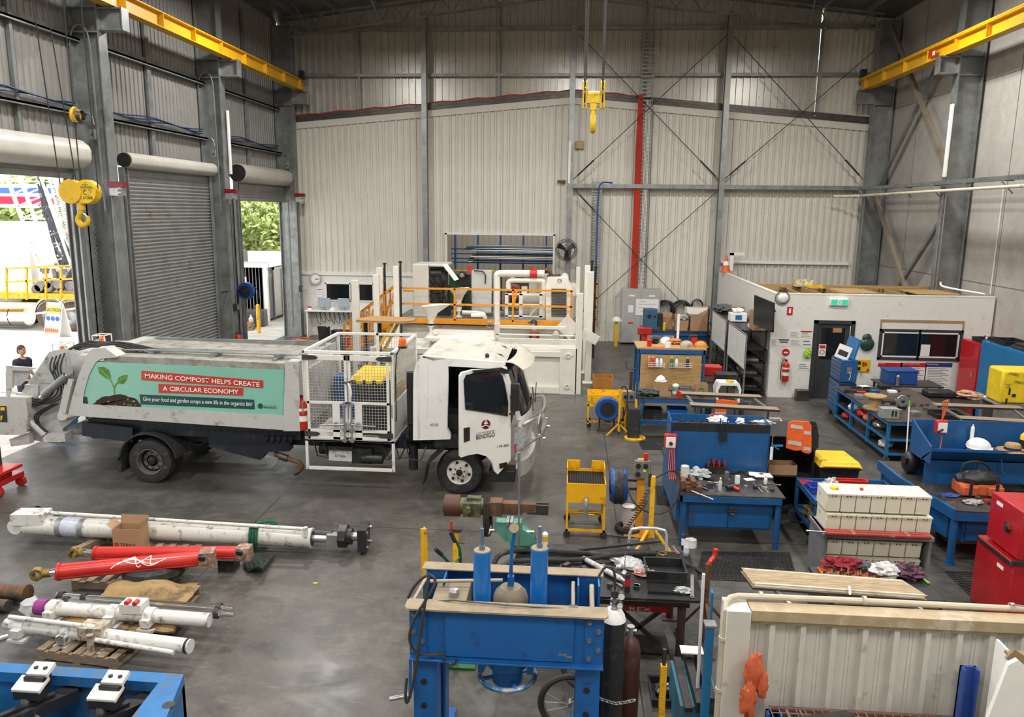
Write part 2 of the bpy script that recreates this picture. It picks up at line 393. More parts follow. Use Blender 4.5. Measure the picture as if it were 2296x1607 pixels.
SHUT=M('shutter_steel',(.42,.42,.41),.33,.6,var=.12,sc=2,dirt=(.28,.22,.15),damt=.12,dsc=1.5)
SHUTW=M('shutter_curtain_cream',(.52,.50,.45),.45,.1,var=.08,sc=2)
ST('floor',MB().box(-12,-4,-.2,12,46,0),FLOORM)
ST('ground_yard',MB().box(-140,-60,-.22,-12,160,-.02),YARDM)
def corr(mb,fn,u0,u1,zb,zt,pitch=.26,dep=.075,back=.004,prof=((0,0),(.54,0),(.575,1),(.78,1),(.815,0))):
    """ribbed sheet; fn(u,depth,z) gives the point; zb, zt are functions of u"""
    us=[]; n=int(math.ceil((u1-u0)/pitch))
    for i in range(n):
        for a,d in prof:
            u=u0+(i+a)*pitch
            if u<u1: us.append((u,d*dep))
    us.append((u1,0)); vs=[]
    for u,d in us: vs+= [fn(u,d,zb(u)),fn(u,d,zt(u)),fn(u,-back-.02,zt(u)),fn(u,-back-.02,zb(u))]
    fs=[]
    for i in range(len(us)-1):
        for k in range(4): fs.append((4*i+k,4*i+(k+1)%4,4*i+4+(k+1)%4,4*i+4+k))
    fs+=[(3,2,1,0),tuple(4*(len(us)-1)+k for k in range(4))]
    return mb.add(vs,fs)
XA=-.1
def roofz(x): return 12.6+(11.7-abs(x-XA))*.118
def whitez(x): return 8.78+(11.1-abs(x-XA))*.088
# back wall: upper cladding behind, cream wall below with an opening to the next bay
bk=lambda y:(lambda u,d,z:(u,y-d,z))
ST('wall_back_upper',corr(MB(),bk(32.3),-12,9.3,whitez,lambda u:roofz(u)+.1,.27,.075),GREYC)
ST('wall_back_upper_right',corr(MB(),bk(32.3),9.35,12,whitez,lambda u:roofz(u)+.1,.2,.035),CREAMC)
c0=lambda u:0.0
ST('wall_back',corr(corr(corr(corr(MB(),bk(32.1),-12,-5.12,lambda u:2.62,lambda u:whitez(u)-.25),bk(32.1),-.7,12,c0,lambda u:whitez(u)-.25),bk(32.1),-5.12,-.7,lambda u:4.32,lambda u:whitez(u)-.25),bk(32.1),-6.2,-5.12,c0,lambda u:2.62),CREAMC)
m=MB()
for a,b_ in ((-12,XA),(XA,12)):
    za,zb_=whitez(a),whitez(b_); m.add([(a,31.98,za-.32),(b_,31.98,zb_-.32),(b_,31.98,zb_-.05),(a,31.98,za-.05),(a,32.3,za-.32),(b_,32.3,zb_-.32),(b_,32.3,zb_-.05),(a,32.3,za-.05)],[(0,3,2,1),(4,5,6,7),(0,1,5,4),(1,2,6,5),(2,3,7,6),(3,0,4,7)])
ST('trim_wall_cap',m,CREAMC)
m=MB()
for a,b_ in ((-12,XA),(XA,12)):
    for dz,w_ in ((0,.10),(.14,.05)): m.bar((a,31.97,whitez(a)+dz),(b_,31.97,whitez(b_)+dz),w_,.12)
ST('trim_wall_cap_channel',m,DSTEEL)
m=MB()
for a,b_,n in ((-11.2,-.2,24),(0,2.5,6)):
    m.tube([(a+(b_-a)*i/n,31.93,whitez(a+(b_-a)*i/n)+.2+.03*math.sin(i*2.1)) for i in range(n+1)],.022,6)
O('power_cable','red power cable lying along the sloping top of the cream wall','cable',m,M('red_cable',(.5,.04,.02),.5))
# flat lined part with the small office window
ST('wall_back_lining',MB().box(-11.6,32.0,0,-10.28,32.08,2.6).box(-8.2,32.0,0,-6.2,32.08,2.6).box(-10.28,32.0,0,-8.2,32.08,1.46).box(-10.28,32.0,2.24,-8.2,32.08,2.6).box(-11.6,31.93,2.56,-6.2,32.08,2.66).box(-11.6,32.08,2.6,-6.2,32.14,2.7),WHITE)
def window(name,x0,x1,y,z0,z1,split,fm,gm,fw=.06):
    f=ST(name,MB().box(x0,y-.03,z0,x1,y+.06,z0+fw).box(x0,y-.03,z1-fw,x1,y+.06,z1).box(x0,y-.03,z0,x0+fw,y+.06,z1).box(x1-fw,y-.03,z0,x1,y+.06,z1).box(split-fw/2,y-.03,z0,split+fw/2,y+.06,z1),fm,bev=.004)
    P('pane',MB().box(x0+fw,y+.01,z0+fw,x1-fw,y+.025,z1-fw),gm,f); return f
window('window_1',-10.28,-8.2,32.0,1.46,2.24,-9.22,WHITE,GLASS)
# left wall: cladding above the doors, columns, girts
lf=lambda u,d,z:(-11.98+d,u,z)
W0,W1=-4,32.2
ST('wall_front',MB().box(-12,-4.2,0,12,-4,14.2),CREAMC)  # unseen end wall behind the camera, added to darken the near part
ST('wall_left',corr(MB(),lf,W0,W1,lambda u:6.35,lambda u:12.75,.21,.03),CLAD)
def fascia(y0,y1): return MB().box(-12.05,y0,0,-11.97,y1,6.4)
for i,(y0,y1) in enumerate(((17.95,20.0),(24.9,26.95),(31.75,32.3),(10.9,12.4),(-4,4.6))):
    ST('wall_left_pier_%d'%(i+1),corr(MB(),lf,y0,y1,c0,lambda u:6.4,.21,.03),CLAD)
for i,z in enumerate((7.55,9.25,)):
    ST('trim_left_girt_%d'%(i+1),MB().box(-11.94,W0,z-.11,-11.74,W1,z-.06).box(-11.94,W0,z-.06,-11.9,W1,z+.1).box(-11.78,W0,z-.14,-11.74,W1,z-.06),GALV)
m=MB()
for y in (15.4,16.5,21.9,22.0,28.6): m.box(-11.94,y-.05,6.4,-11.86,y+.05,12.2)
ST('trim_left_mullions',m,GALV)
def hcolumn(name,cx,cy,z1,depth,wid,axis,tf=.03,extra=None):
    """H column: depth along axis, flange width across it"""
    m=MB()
    if axis=='x':
        m.box(cx-depth/2,cy-wid/2,0,cx-depth/2+tf,cy+wid/2,z1).box(cx+depth/2-tf,cy-wid/2,0,cx+depth/2,cy+wid/2,z1).box(cx-depth/2+tf,cy-.012,0,cx+depth/2-tf,cy+.012,z1)
        for z in (9.85,9.3,z1-.03): m.box(cx-depth/2+tf,cy-wid/2,z,cx+depth/2-tf,cy+wid/2,z+.03)
    else:
        m.box(cx-wid/2,cy-depth/2,0,cx+wid/2,cy-depth/2+tf,z1).box(cx-wid/2,cy+depth/2-tf,0,cx+wid/2,cy+depth/2,z1).box(cx-.012,cy-depth/2+tf,0,cx+.012,cy+depth/2-tf,z1)
    m.box(cx-.3 if axis=='x' else cx-.2,cy-.2,0,cx+.3 if axis=='x' else cx+.2,cy+.2,.025)
    o=ST(name,m,GALV); return o
YC=[5.6,12.1,18.7,25.1,31.6]
for i,y in enumerate(YC):
    hcolumn('wall_left_column_%d'%(i+1),-11.55,y,12.3,.74,.34,'x')
    hcolumn('wall_right_column_%d'%(i+1),11.5,y-.2,12.3,.72,.34,'x')
    # crane corbels
    for s in (-1,1):
        x0,x1=sorted((s*11.18,s*10.6)); yy=y if s<0 else y-.2
        m=MB().box(x0,yy-.15,9.82,x1,yy+.15,9.86).box(x0,yy-.15,9.35,x1,yy+.15,9.39).box(x0,yy-.012,9.39,x1,yy+.012,9.82).box(s*10.6-.015,yy-.15,9.35,s*10.6+.015,yy+.15,9.86)
        ST('wall_%s_corbel_%d'%('left' if s<0 else 'right',i+1),m,GALV)
# yellow crane runway beams on the corbels
for s,nm,lb in ((-1,'runway_beam','yellow steel crane runway beam high along the roller door wall'),(1,'runway_beam','yellow steel crane runway beam high along the concrete wall')):
    x=s*10.88; t=T(nm,lb,'crane beam',(x,14,9.87))
    L0,L1=-18,18.0
    P('web',MB().box(-.012,L0,.03,.012,L1,.38),YEL,t); P('flange',MB().box(-.15,L0,0,.15,L1,.025).box(-.15,L0,.375,.15,L1,.4),YEL,t)
    y=L0+.3
    while y<L1:
        P('stiffener',MB().box(-.14,y,.03,.14,y+.02,.38),YEL,t); y+=1.75
    P('rail',MB().bar((0,L0,.425),(0,L1,.425),.06,.05) if s<0 else MB().rod((-.08,L0,.45),(-.08,L1,.45),.045).bar((.05,L0,.425),(.05,L1,.425),.06,.05),YEL if s>0 else DSTEEL,t)
    P('end_stop',MB().box(-.1,L1-.25,.4,.1,L1-.02,.8),BLACK,t)
    if s>0: P('sign_plate',MB().box(-.165,11.4,.1,-.152,11.9,.3).m(1).box(-.167,11.45,.14,-.1645,11.62,.26),[RED,PAPER],t)
# right wall: precast panels with joints
ST('wall_right',MB().box(11.95,-4,0,12.15,46,12.75),PRECAST)
m=MB()
for z in (3.35,9.15): m.box(11.94,-4,z,11.951,32.1,z+.02)
for y in (22.9,29.2): m.box(11.94,y,0,11.951,y+.02,12.6)
ST('trim_panel_joints',m,M('joint_sealant',(.2,.17,.15),.9))
# back wall columns, girts, truss, roof
for i,x in enumerate((-5.9,XA,5.78)):
    hcolumn('wall_back_column_%d'%(i+1),x,31.6,roofz(x)-.55,.3,.2,'y')
m=MB()
for z in (10.5,12.22):
    for a,b_ in ((-11.2,-6.0),(-5.8,XA-.1),(XA+.1,5.68),(5.88,9.3),(9.4,11.2)): m.box(a,31.98,z-.03,b_,32.2,z).box(a,31.98,z,b_,32.0,z+.09)
ST('trim_back_girts',m,GALV)
m=MB()
for x in (-8.6,-3.0,2.7,9.32): m.box(x-.04,32.0,whitez(x)+.2,x+.04,32.16,roofz(x)-.4)
ST('trim_back_mullions',m,GALV)
m=MB().box(XA,31.62,6.2,11.1,31.9,6.36)
for i in range(75): m.box(.5+i*.142,31.6,6.22,.5+i*.142+.02,31.63,6.34)
ST('trim_back_beam',m,GALV)
m=MB()
def rz_(x,o): return roofz(x)+o
for a,b_ in ((-11.2,XA),(XA,11.2)):
    m.bar((a,31.2,roofz(a)-.85),(b_,31.2,roofz(b_)-.72),.07,.07).bar((a,31.2,roofz(a)-.16),(b_,31.2,roofz(b_)-.16),.07,.07)
    n=12
    for k in range(n):
        xa=a+(b_-a)*k/n; xb=a+(b_-a)*(k+.5)/n; xc=a+(b_-a)*(k+1)/n
        bt=lambda x:(x,31.2,roofz(x)-.85+.13*(1-abs(x-XA)/11.1)); tp=lambda x:(x,31.2,roofz(x)-.16)
        m.bar(bt(xa),tp(xb),.04,.04).bar(tp(xb),bt(xc),.04,.04)
for x in (-10.2,-7.4,-2.4,3,8.6): m.bar((x,31.2,roofz(x)-.8),(x-.25,29.9,roofz(x)-.1),.04,.04)
ST('ceiling_truss',m,GALV)
m=MB()
for a,b_ in ((-12.3,XA),(XA,12.3)):
    m.add([(a,-4,roofz(a)),(b_,-4,roofz(b_)),(b_,32.4,roofz(b_)),(a,32.4,roofz(a)),(a,-4,roofz(a)+.12),(b_,-4,roofz(b_)+.12),(b_,32.4,roofz(b_)+.12),(a,32.4,roofz(a)+.12)],[(0,3,2,1),(4,5,6,7),(0,1,5,4),(1,2,6,5),(2,3,7,6),(3,0,4,7)])
ST('ceiling',m,FOIL)
m=MB()
for a in (-10.8,-9.2,-7.6,-6,-4.4,-2.8,-1.2,1,2.6,4.2,5.8,7.4,9,10.6): m.box(a-.04,-4,roofz(a)-.2,a+.04,31.2,roofz(a)-.01)
ST('ceiling_purlins',m,GALV)
for yy in (25.1,18.7):
    m=MB()
    for a,b_ in ((-11.4,XA),(XA,11.4)): m.bar((a,yy,roofz(a)-.3),(b_,yy,roofz(b_)-.3),.18,.42)
    ST('ceiling_rafter',m,GALV)
# next bay behind the opening
ST('wall_neighbour_back',corr(MB(),bk(44),-12,12,c0,lambda u:9,.3,.04),M('neighbour_cladding',(.50,.44,.38),.5,var=.05))
ST('trim_opening',MB().box(-5.18,31.96,0,-5.1,32.2,4.36).box(-.74,31.96,0,-.66,32.2,4.36).box(-5.18,31.96,4.3,-.66,32.2,4.38),WHITE)
ST('ceiling_neighbour',MB().box(-12,32.4,8.6,12,44.2,8.7),CREAMC)
ST('wall_neighbour_left',MB().box(-12.1,32.4,0,-12,44.2,8.6),CREAMC)
lamp('AREA','neighbour_light',(-3,38,8.3),480,(1,.97,.92),4)
# ---- diagonal braces of the concrete wall side ----
for (y0,z0,y1,z1,lb,mt) in ((31.2,12.1,25.3,6.4,'upper tan diagonal brace on the concrete wall, leaning down toward the front',M('tan_steel',(.30,.25,.19),.5,.2,dirt=(.2,.15,.1),damt=.3)),(25.1,12.1,31.2,6.4,'upper grey diagonal brace crossing the tan one on the concrete wall',GALV),
    (31.2,6.0,25.3,.6,'lower tan diagonal brace under the cable tray on the concrete wall',M('tan_steel',(0,0,0))),(25.0,5.9,31.2,.4,'lower grey diagonal brace crossing near the office roof',GALV)):
    xx=11.62 if mt is GALV else 11.5
    O('diagonal_brace',lb,'brace',MB().bar((xx,y0,z0),(xx,y1,z1),.11,.13),mt)
for a,b_,lb in (((.0,6.5),(5.7,11.9),'thin steel tie rod rising from the middle column to the truss'),((5.7,6.5),(.1,11.9),'thin steel tie rod rising leftwards behind the yellow hook'),((5.9,6.6),(11.1,11.3),'thin steel tie rod rising right above the horizontal beam'),((11.1,6.6),(5.9,11.8),'thin steel tie rod falling right above the office'),((.1,.9),(5.6,6.1),'thin tie rod rising right across the lower cream wall'),((.1,6.1),(5.6,.6),'thin tie rod falling right across the lower cream wall')):
    O('tie_rod',lb,'tie rod',MB().rod((a[0],31.5,a[1]),(b_[0],31.5,b_[1]),.016,n=6).rod((a[0]+(b_[0]-a[0])*.03,31.5,a[1]+(b_[1]-a[1])*.03),(a[0]+(b_[0]-a[0])*.14,31.5,a[1]+(b_[1]-a[1])*.14),.035,n=6),DSTEEL)
# ---- cable ladders ----
def ladder(loc,w_,h,label,n,top=None):
    t=T('cable_ladder',label,'cable tray',loc)
    P('side_rail',MB().box(-w_/2-.02,-.06,0,-w_/2,.06,h).box(w_/2,-.06,0,w_/2+.02,.06,h),GALV,t)
    m=MB()
    for i in range(n): m.box(-w_/2,-.02,.1+i*(h-.2)/n,w_/2,.02,.15+i*(h-.2)/n)
    P('rungs',m,GALV,t); return t
t=ladder((2.76,31.78,2.35),.44,9.9,'tall galvanised cable ladder with red cables on back wall',66)
m=MB()
for i in range(9): m.tube([(-.33+.032*i,-.09,-.1),(-.32+.03*i,-.09,2.4),(-.33+.03*i,-.09+.01*(i%3),5.2),(-.30+.02*i,-.09,7.4)],.016,5)
P('red_cables',m,M('red_cable',(0,0,0)),t)
m=MB()
for i in range(4): m.tube([(.0+.05*i,-.06,-.1),(.02+.05*i,-.07,3.4),(.0+.05*i,-.06,7.2)],.012,5)
P('white_cables',m,PAPER,t)
t=ladder((.96,31.72,.6),.36,6.0,'short galvanised cable ladder with one blue hose on back wall',52)
P('blue_hose',MB().tube([(.6,-.1,5.8),(.2,-.1,5.85),(.04,-.1,5.6),(.05,-.09,3),(.04,-.09,0)],.03,7,smooth=2),M('blue_hose',(.01,.08,.3),.4),t)
t=T('cable_tray','horizontal perforated cable tray along the concrete wall','cable tray',(11.0,25,6.2))
m=MB().box(-.12,-16,-.02,.1,6.2,0).box(-.14,-16,-.02,-.12,6.2,.09)
for i in range(120): m.box(-.15,-13+i*.158,.02,-.138,-13+i*.158+.05,.06)
P('tray_channel',m,GALV,t)
for i in range(9): P('bracket',MB().bar((.1,-10+2*i,-.03),(-.2,-10+2*i,-.03),.03,.03).bar((.1,-10+2*i,-.35),(-.2,-10+2*i,-.05),.025,.025),GALV,t)
t2=O('water_pipe','cream plastic pipe running below the wall cable tray','pipe',MB().rod((10.85,9,6.04),(10.85,30.9,5.98),.045).tube([(10.85,30.9,5.98),(10.3,31.3,5.97),(10.0,31.4,5.97)],.045),CREAM)
for k,(y,x) in enumerate(((24.55,11.1),(24.75,11.1),(31.0,11.05),(31.15,11.1))):
    m=MB().rod((x,y,0),(x,y,5.9),.016,n=6)
    for i in range(6): m.box(x-.035,y-.03,1+i*.85,x-.01,y+.03,1.05+i*.85)
    O('conduit',('first','second','third','fourth')[k]+' grey conduit down the concrete side columns, counted from the camera','conduit',m,STEEL)
O('conduit','lone white conduit dropping down the bare concrete wall to the office roof','conduit',MB().rod((11.9,23.0,3.1),(11.9,23.0,6.1),.014,n=6),PAPER)
O('tube_light','white tube light fixed upright on the concrete side column','light fitting',MB().box(11.02,24.65,6.4,11.1,24.8,8.5),PAPER,bev=.02)
O('tube_light','white tube light fixed upright on the middle back column','light fitting',MB().box(-.2,31.42,6.35,-.1,31.495,8.0),PAPER,bev=.02)
O('tube_light','white tube light upright on column between the roller doors','light fitting',MB().box(-11.14,25.15,6.35,-11.06,25.25,8.35),PAPER,bev=.02)
O('junction_box','square tan box on the cream wall under the yellow hook','box',MB().box(.07,31.9,7.72,.4,32.08,8.02),M('tan_plastic',(.45,.33,.15),.5),bev=.02)
O('wall_bracket','small rusty steel bracket on cream wall left of middle column','bracket',MB().box(-.62,31.85,6.42,-.3,32.05,6.5),RUST)
# ---- conduits and isolators on the left columns ----
for i,y in enumerate((18.7,25.1,31.6)):
    w_=('nearest','middle','farthest')[i]
    O('conduit','bent grey conduit up the %s roller door column'%w_,'conduit',MB().tube([(-11.9,y-.2,9.0),(-11.8,y-.2,9.4),(-11.6,y-.2,9.5),(-11.4,y-.2,9.3),(-11.38,y-.2,8.6),(-11.36,y-.2,5.2)],.02,6,smooth=2).tube([(-11.7,y-.2,7.5),(-11.5,y-.2,7.45),(-11.45,y-.2,7.2)],.018,6,smooth=1),GALV)
    O('isolator_switch','small grey isolator switch on the %s roller door column'%w_,'switch',MB().box(-11.55,y-.28,6.85,-11.4,y-.18,7.1).m(1).rod((-11.47,y-.3,6.97),(-11.47,y-.28,6.97),.03,n=8),[GALV,BLACK],bev=.01)
    t=T('warning_beacon','red and clear warning beacon pair on the %s roller door column'%w_,'beacon',(-11.0,y-.2,5.55))
    P('red_lens',MB().box(-.2,-.1,.2,.2,.1,.33),M('dark_red_lens',(.2,.005,.01),.2),t); P('lamp_body',MB().box(-.16,-.1,0,.16,.1,.18).rod((.1,-.12,.08),(.18,-.12,.08),.07),STEEL,t)
# blue cable bundles on the lower girt
for i,(a,b_) in enumerate(((12.3,18.3),(19,24.8),(25.5,31.3))):
    m=MB()
    for k in range(3): m.tube([(-11.8+.02*k,a+(b_-a)*q/8,7.63+.03*k+.05*math.sin(q*1.3+k+i)) for q in range(9)],.02,6)
    O('cable_bundle','blue and dark cables sagging along girt above the %s roller door'%('nearest','middle','farthest')[i],'cables',m,M('navy_cable',(.01,.025,.09),.5))
# ---- roller doors ----
def drum(m,y0,y1,r,z): return m.rod((-11.6,y0,z),(-11.6,y1,z),r,n=24)
def shutter(name,label,y0,y1,zb,r,mc):
    t=T(name,label,'roller door',(-11.7,0,0))
    ns=int((6.3-zb)/.1); pf=[]
    vs=[];fs=[]
    for i in range(ns*4+1):
        z=zb+i*(6.3-zb)/(ns*4); d=.028*math.cos(i*PI/2)
        vs+= [(d,y0,z),(d,y1,z),(d-.012,y1,z),(d-.012,y0,z)]
    for i in range(ns*4):
        for k in range(4): fs.append((4*i+k,4*i+(k+1)%4,4*i+4+(k+1)%4,4*i+4+k))
    fs.append((3,2,1,0)); L_=len(vs)-4; fs.append((L_,L_+1,L_+2,L_+3))
    m=MB(); m.add(vs,fs); P('curtain',m,mc,t)
    d=MB()
    prof=[]
    n=28
    vs=[];fs=[]
    for yy in (y0-.05,y1+.05):
        for k in range(n):
            a=2*PI*k/n; q=r*(1 if k%4 else .955); vs.append((.1+math.cos(a)*q,yy,6.48+math.sin(a)*q))
    fs=[(k,(k+1)%n,n+(k+1)%n,n+k) for k in range(n)]+[tuple(reversed(range(n))),tuple(range(n,2*n))]
    d.add(vs,fs); P('drum',d,SHUTW,t)
    P('end_cap',MB().rod((.1,y0-.12,6.48),(.1,y0-.05,6.48),r*.9,n=24),BLACK,t)
    P('bottom_rail',MB().box(-.03,y0,zb-.08,.03,y1,zb),GALV,t)
    for y in (y0,y1): P('guide',MB().box(-.08,y-.1,0,.08,y-.06,6.3).box(-.08,y+.06,0,.08,y+.1,6.3).box(-.08,y-.06,0,-.05,y+.06,6.3) if y==y0 else MB().box(-.08,y-.1,0,.08,y+.1,.03).box(-.1,y-.12,0,-.05,y+.12,6.3).box(.05,y-.12,0,.09,y+.02,6.3),GALV,t)
    return t
shutter('roller_door','nearest roller door, rolled up above the drill truck outside',12.5,17.95,6.0,.34,SHUT)
shutter('roller_door','middle roller door, fully lowered silver slats',20.0,24.9,.05,.2,SHUT)
shutter('roller_door','farthest roller door, raised, beside the cream back wall',26.95,31.7,5.6,.32,SHUT)
# bright galvanised door guides in front of columns
for i,(y,w_) in enumerate(((18.2,'nearest'),(19.55,'second'),(26.4,'third'),(31.9,'farthest'))):
    O('door_guide_channel','%s galvanised channel post beside a roller door, from the camera'%w_,'channel',MB().box(-11.9,y-.13,0,-11.55,y-.11,5.6).box(-11.57,y-.13,0,-11.55,y+.13,5.6).box(-11.9,y+.11,0,-11.55,y+.13,5.6),GALV)
for i,(y,w_) in enumerate(((18.05,'nearest'),(31.15,'farthest'))):
    m=MB(); z=.5
    k=0
    while z<5.6:
        m.torus((-11.4,y,z),.03,.008,'y' if k%2 else 'x',8,4); z+=.062; k+=1
    O('hoist_chain','looped steel door chain hanging beside the %s open roller door'%w_,'chain',m,DSTEEL)
for i,(y,w_) in enumerate(((25.05,'middle'),(31.35,'farthest'))):
    O('control_box','small black door control box on the %s roller door column'%w_,'switch box',MB().box(-11.16,y-.1,1.9,-11.05,y+.1,2.15).m(1).box(-11.05,y-.06,1.96,-11.03,y+.02,2.1).m(0).rod((-11.12,y,2.15),(-11.12,y,5.4),.012,n=6),[BLACK,STEEL])
# ================= THE COMPACTOR TRUCK =================
TN,TF=13.8,16.08      # near and far side of the body
truck=T('garbage_truck','white rear loading compost collection truck with cage and open driver door','truck',(-5.2,14.95,0))
pw=lambda n,mb,mt,lab=None,bev=0,par=None: PW(n,mb,mt,par or truck,lab,bev)
GTEAL=M('panel_teal',(.22,.50,.40),.16,var=.04,sc=1,coat=.5)
NAVY=M('chassis_navy',(.010,.014,.026),.45,var=.3,dirt=(.05,.045,.04),damt=.25)
LGREY=M('hopper_grey',(.50,.50,.48),.4,var=.06,dirt=(.22,.20,.17),damt=.25,dsc=3)
DUSTR=M('dusty_roof',(.30,.29,.26),.6,var=.2,sc=3,dirt=(.16,.14,.11),damt=.4,dsc=4)
ROOFW=M('cab_roof_white',(.50,.49,.44),.4,var=.08,dirt=(.32,.3,.25),damt=.35)
m=MB().box(-9.5,14.35,.72,-1.2,14.5,1.02).box(-9.5,15.4,.72,-1.2,15.55,1.02)
for x in (-9.2,-7.2,-6,-4.6,-3.2,-1.6): m.box(x,14.5,.78,x+.12,15.4,.98)
m.box(-9.35,14.05,.92,-5.1,14.3,1.2).box(-9.35,15.6,.92,-5.1,15.85,1.2)
for i in range(30): m.rod((-9.1+i*.135,14.03,1.05),(-9.1+i*.135,14.05,1.05),.012,n=6)
pw('chassis',m,NAVY)
m=MB(); m.prism(PXY([(188,945),(300,957),(300,990),(188,975)],13.95),'y',13.9,13.95).prism(PXY([(470,970),(650,975),(650,1010),(600,1012),(585,1030),(470,1000)],14.1),'y',14.06,14.3)
for i in range(5): m.prism(PXY([(590+i*14,978),(602+i*14,978),(596+i*14,995)],14.0),'y',14.0,14.06)
pw('underframe_panel',m,NAVY)
# compaction body
zb0,zt=1.38,2.44
m=MB()
side=PXY([(183,912),(637,933),(637,829),(640,815),(215,796),(205,835)],TN+.03)
m.prism(side,'y',TN+.03,TF-.03); body=pw('compactor_body',m,DUSTR)
sd=MB(); slab(sd,[(183,912),(637,933),(637,830),(215,811),(193,850)],(0,TN,0),(0,1,0),.03); panel=pw('side_banner',sd,GTEAL,'teal banner about composting')
m=MB(); slab(m,[(165,905),(640,933),(640,963),(155,930)],(0,TN-.05,0),(0,1,0),.2)
slab(m,[(640,812),(668,812),(672,965),(637,965)],(0,TN-.06,0),(0,1,0),.3)
m.box(-5.28,TN,1.2,-4.97,TF,1.42).box(-5.28,TN+.1,2.1,-5.05,TF-.05,2.46).box(-5.25,TF-.25,1.2,-4.97,TF,2.48)
pw('body_frame',m,LGREY,None,.012)
m=MB(); slab(m,[(668,818),(680,822),(683,962),(672,964)],(0,TN+.2,0),(0,1,0),.05); m.box(-5.0,TN+.25,1.25,-4.93,TF-.3,2.3); pw('front_bulkhead',m,LGREY)
for s in (TN-.02,TF-.28):
    m=MB(); slab(m,[(152,935),(163,890),(176,845),(196,795),(207,783),(235,781),(262,800),(225,803),(213,812),(198,840),(188,875),(183,912),(178,930)],(0,s,0),(0,1,0),.3); pw('rear_arch',m,LGREY,None,.01)
m=MB().box(-9.25,TN,2.42,-8.75,TF,2.52); pw('rear_crossbeam',m,LGREY)
# roof rails and pipes
m=MB()
for a in (345,485,625):
    q=QY(a,803,TN+.45); m.box(q.x-.03,TN+.2,2.42,q.x+.03,TN+.9,2.5)
    q=QY(a,803,TN+.45); m.box(q.x-.06,TN+.35,2.5,q.x+.06,TN+.6,2.56)
pw('pipe_bracket',m,GALV)
m=MB()
for k in range(4): m.rod((-8.6,TN+.38+k*.07,2.58),(-5.1,TN+.38+k*.07,2.56),.018,n=8)
m.box(-8.8,TF-.35,2.44,-5.1,TF-.3,2.56)
pw('hydraulic_pipe',m,GALV)
m=MB()
random.seed(4)
for k in range(5):
    y0=TN+.3+.1*k; m.tube([(-8.3+.1*k,TN+.4+.02*k,2.56),(-8.7,TN+.4+.05*k,2.66+.03*(k%3)),(-9.1-.05*k,TN+.35+.12*k,2.62),(-9.45,TN+.3+.12*k,2.66+.04*(k%2)),(-9.75,TN+.25+.1*k,2.5),(-9.95,TN+.2+.06*k,2.1+.03*k)],.024,6,smooth=2)
for k in range(4): m.tube([QY(118+9*k,800-3*k,TN+.15),QY(110+8*k,822,TN+.05),QY(120+6*k,842,TN+.05),QY(128+5*k,858,TN+.05),QY(118+9*k,885+4*k,TN+.06),QY(100-12*k,897+5*k,TN+.06),QY(72,893+6*k,TN+.1)],.016,6,smooth=2)
for k in range(3): m.tube([QY(130-5*k,905,TN+.05),QY(100-7*k,922,TN+.05),QY(84-5*k,935,TN+.05),QY(90,955+5*k,TN+.05),QY(108,968,TN+.05)],.015,6,smooth=2)
pw('hydraulic_hose',m,HOSE)
# hopper / tailgate
for ys in (TN+.22,TF-.2):
    m=MB(); slab(m,[(178,930),(198,800),(145,782),(110,790),(60,870),(20,905),(62,940),(70,985),(135,995),(140,960)],(0,ys,0),(0,1,0),.12); pw('hopper_side',m,LGREY,None,.01)
def pt(a,b,y): return QY(a,b,y)
m=MB()
a=pt(110,790,TN+.3); b_=pt(30,905,TN+.3); m.add([(a.x,TN+.3,a.z),(b_.x,TN+.3,b_.z),(b_.x,TF-.2,b_.z),(a.x,TF-.2,a.z),(a.x+.06,TN+.3,a.z-.03),(b_.x+.06,TN+.3,b_.z-.03),(b_.x+.06,TF-.2,b_.z-.03),(a.x+.06,TF-.2,a.z-.03)],[(0,1,2,3),(7,6,5,4),(0,4,5,1),(1,5,6,2),(2,6,7,3),(3,7,4,0)])
m.box(-9.75,TN+.34,2.3,-9.2,TF-.22,2.45).box(-9.95,TN+.34,.85,-9.4,TF-.2,.95)
pw('tailgate',m,LGREY)
m=MB(); slab(m,[(90,848),(152,850),(145,860),(88,858)],(0,TN+.2,0),(0,1,0),.05); slab(m,[(55,862),(85,864),(85,885),(55,883)],(0,TN+.16,0),(0,1,0),.08); slab(m,[(36,880),(85,886),(82,896),(34,890)],(0,TN+.15,0),(0,1,0),.06); pw('stiffening_rib',m,LGREY)
m=MB(); slab(m,[(-25,890),(55,893),(61,935),(58,966),(50,973),(-25,972)],(0,TN-.1,0),(0,1,0),.35); w_=pw('control_panel_box',m,LGREY,None,.02)
m=MB(); slab(m,[(0,910),(13,910),(15,930),(0,930)],(0,TN-.112,0),(0,1,0),.008); slab(m,[(0,929),(15,929),(16,946),(0,946)],(0,TN-.112,0),(0,1,0),.008); 
m.m(1); slab(m,[(1,913),(10,913),(11,920),(1,920)],(0,TN-.12,0),(0,1,0),.006); slab(m,[(1,932),(6,931),(4,942),(1,943)],(0,TN-.12,0),(0,1,0),.006); pw('warning_sticker',m,[BLACK,M('sticker_yellow',(.8,.5,.02),.5)],None,0,w_)
m=MB(); slab(m,[(13,820),(85,825),(60,832),(28,830),(28,870),(14,872)],(0,TN-.05,0),(0,1,0),.05); slab(m,[(28,832),(22,880),(14,900),(12,835)],(0,TN-.02,0),(0,1,0),.05); pw('side_rail_panel',m,LGREY)
m=MB(); slab(m,[(27,829),(72,832),(60,850),(45,865),(32,865)],(0,TN,0),(0,1,0),.01); pw('clear_side_screen',m,M('dirty_screen',(.5,.5,.52),.3,alpha=.75))
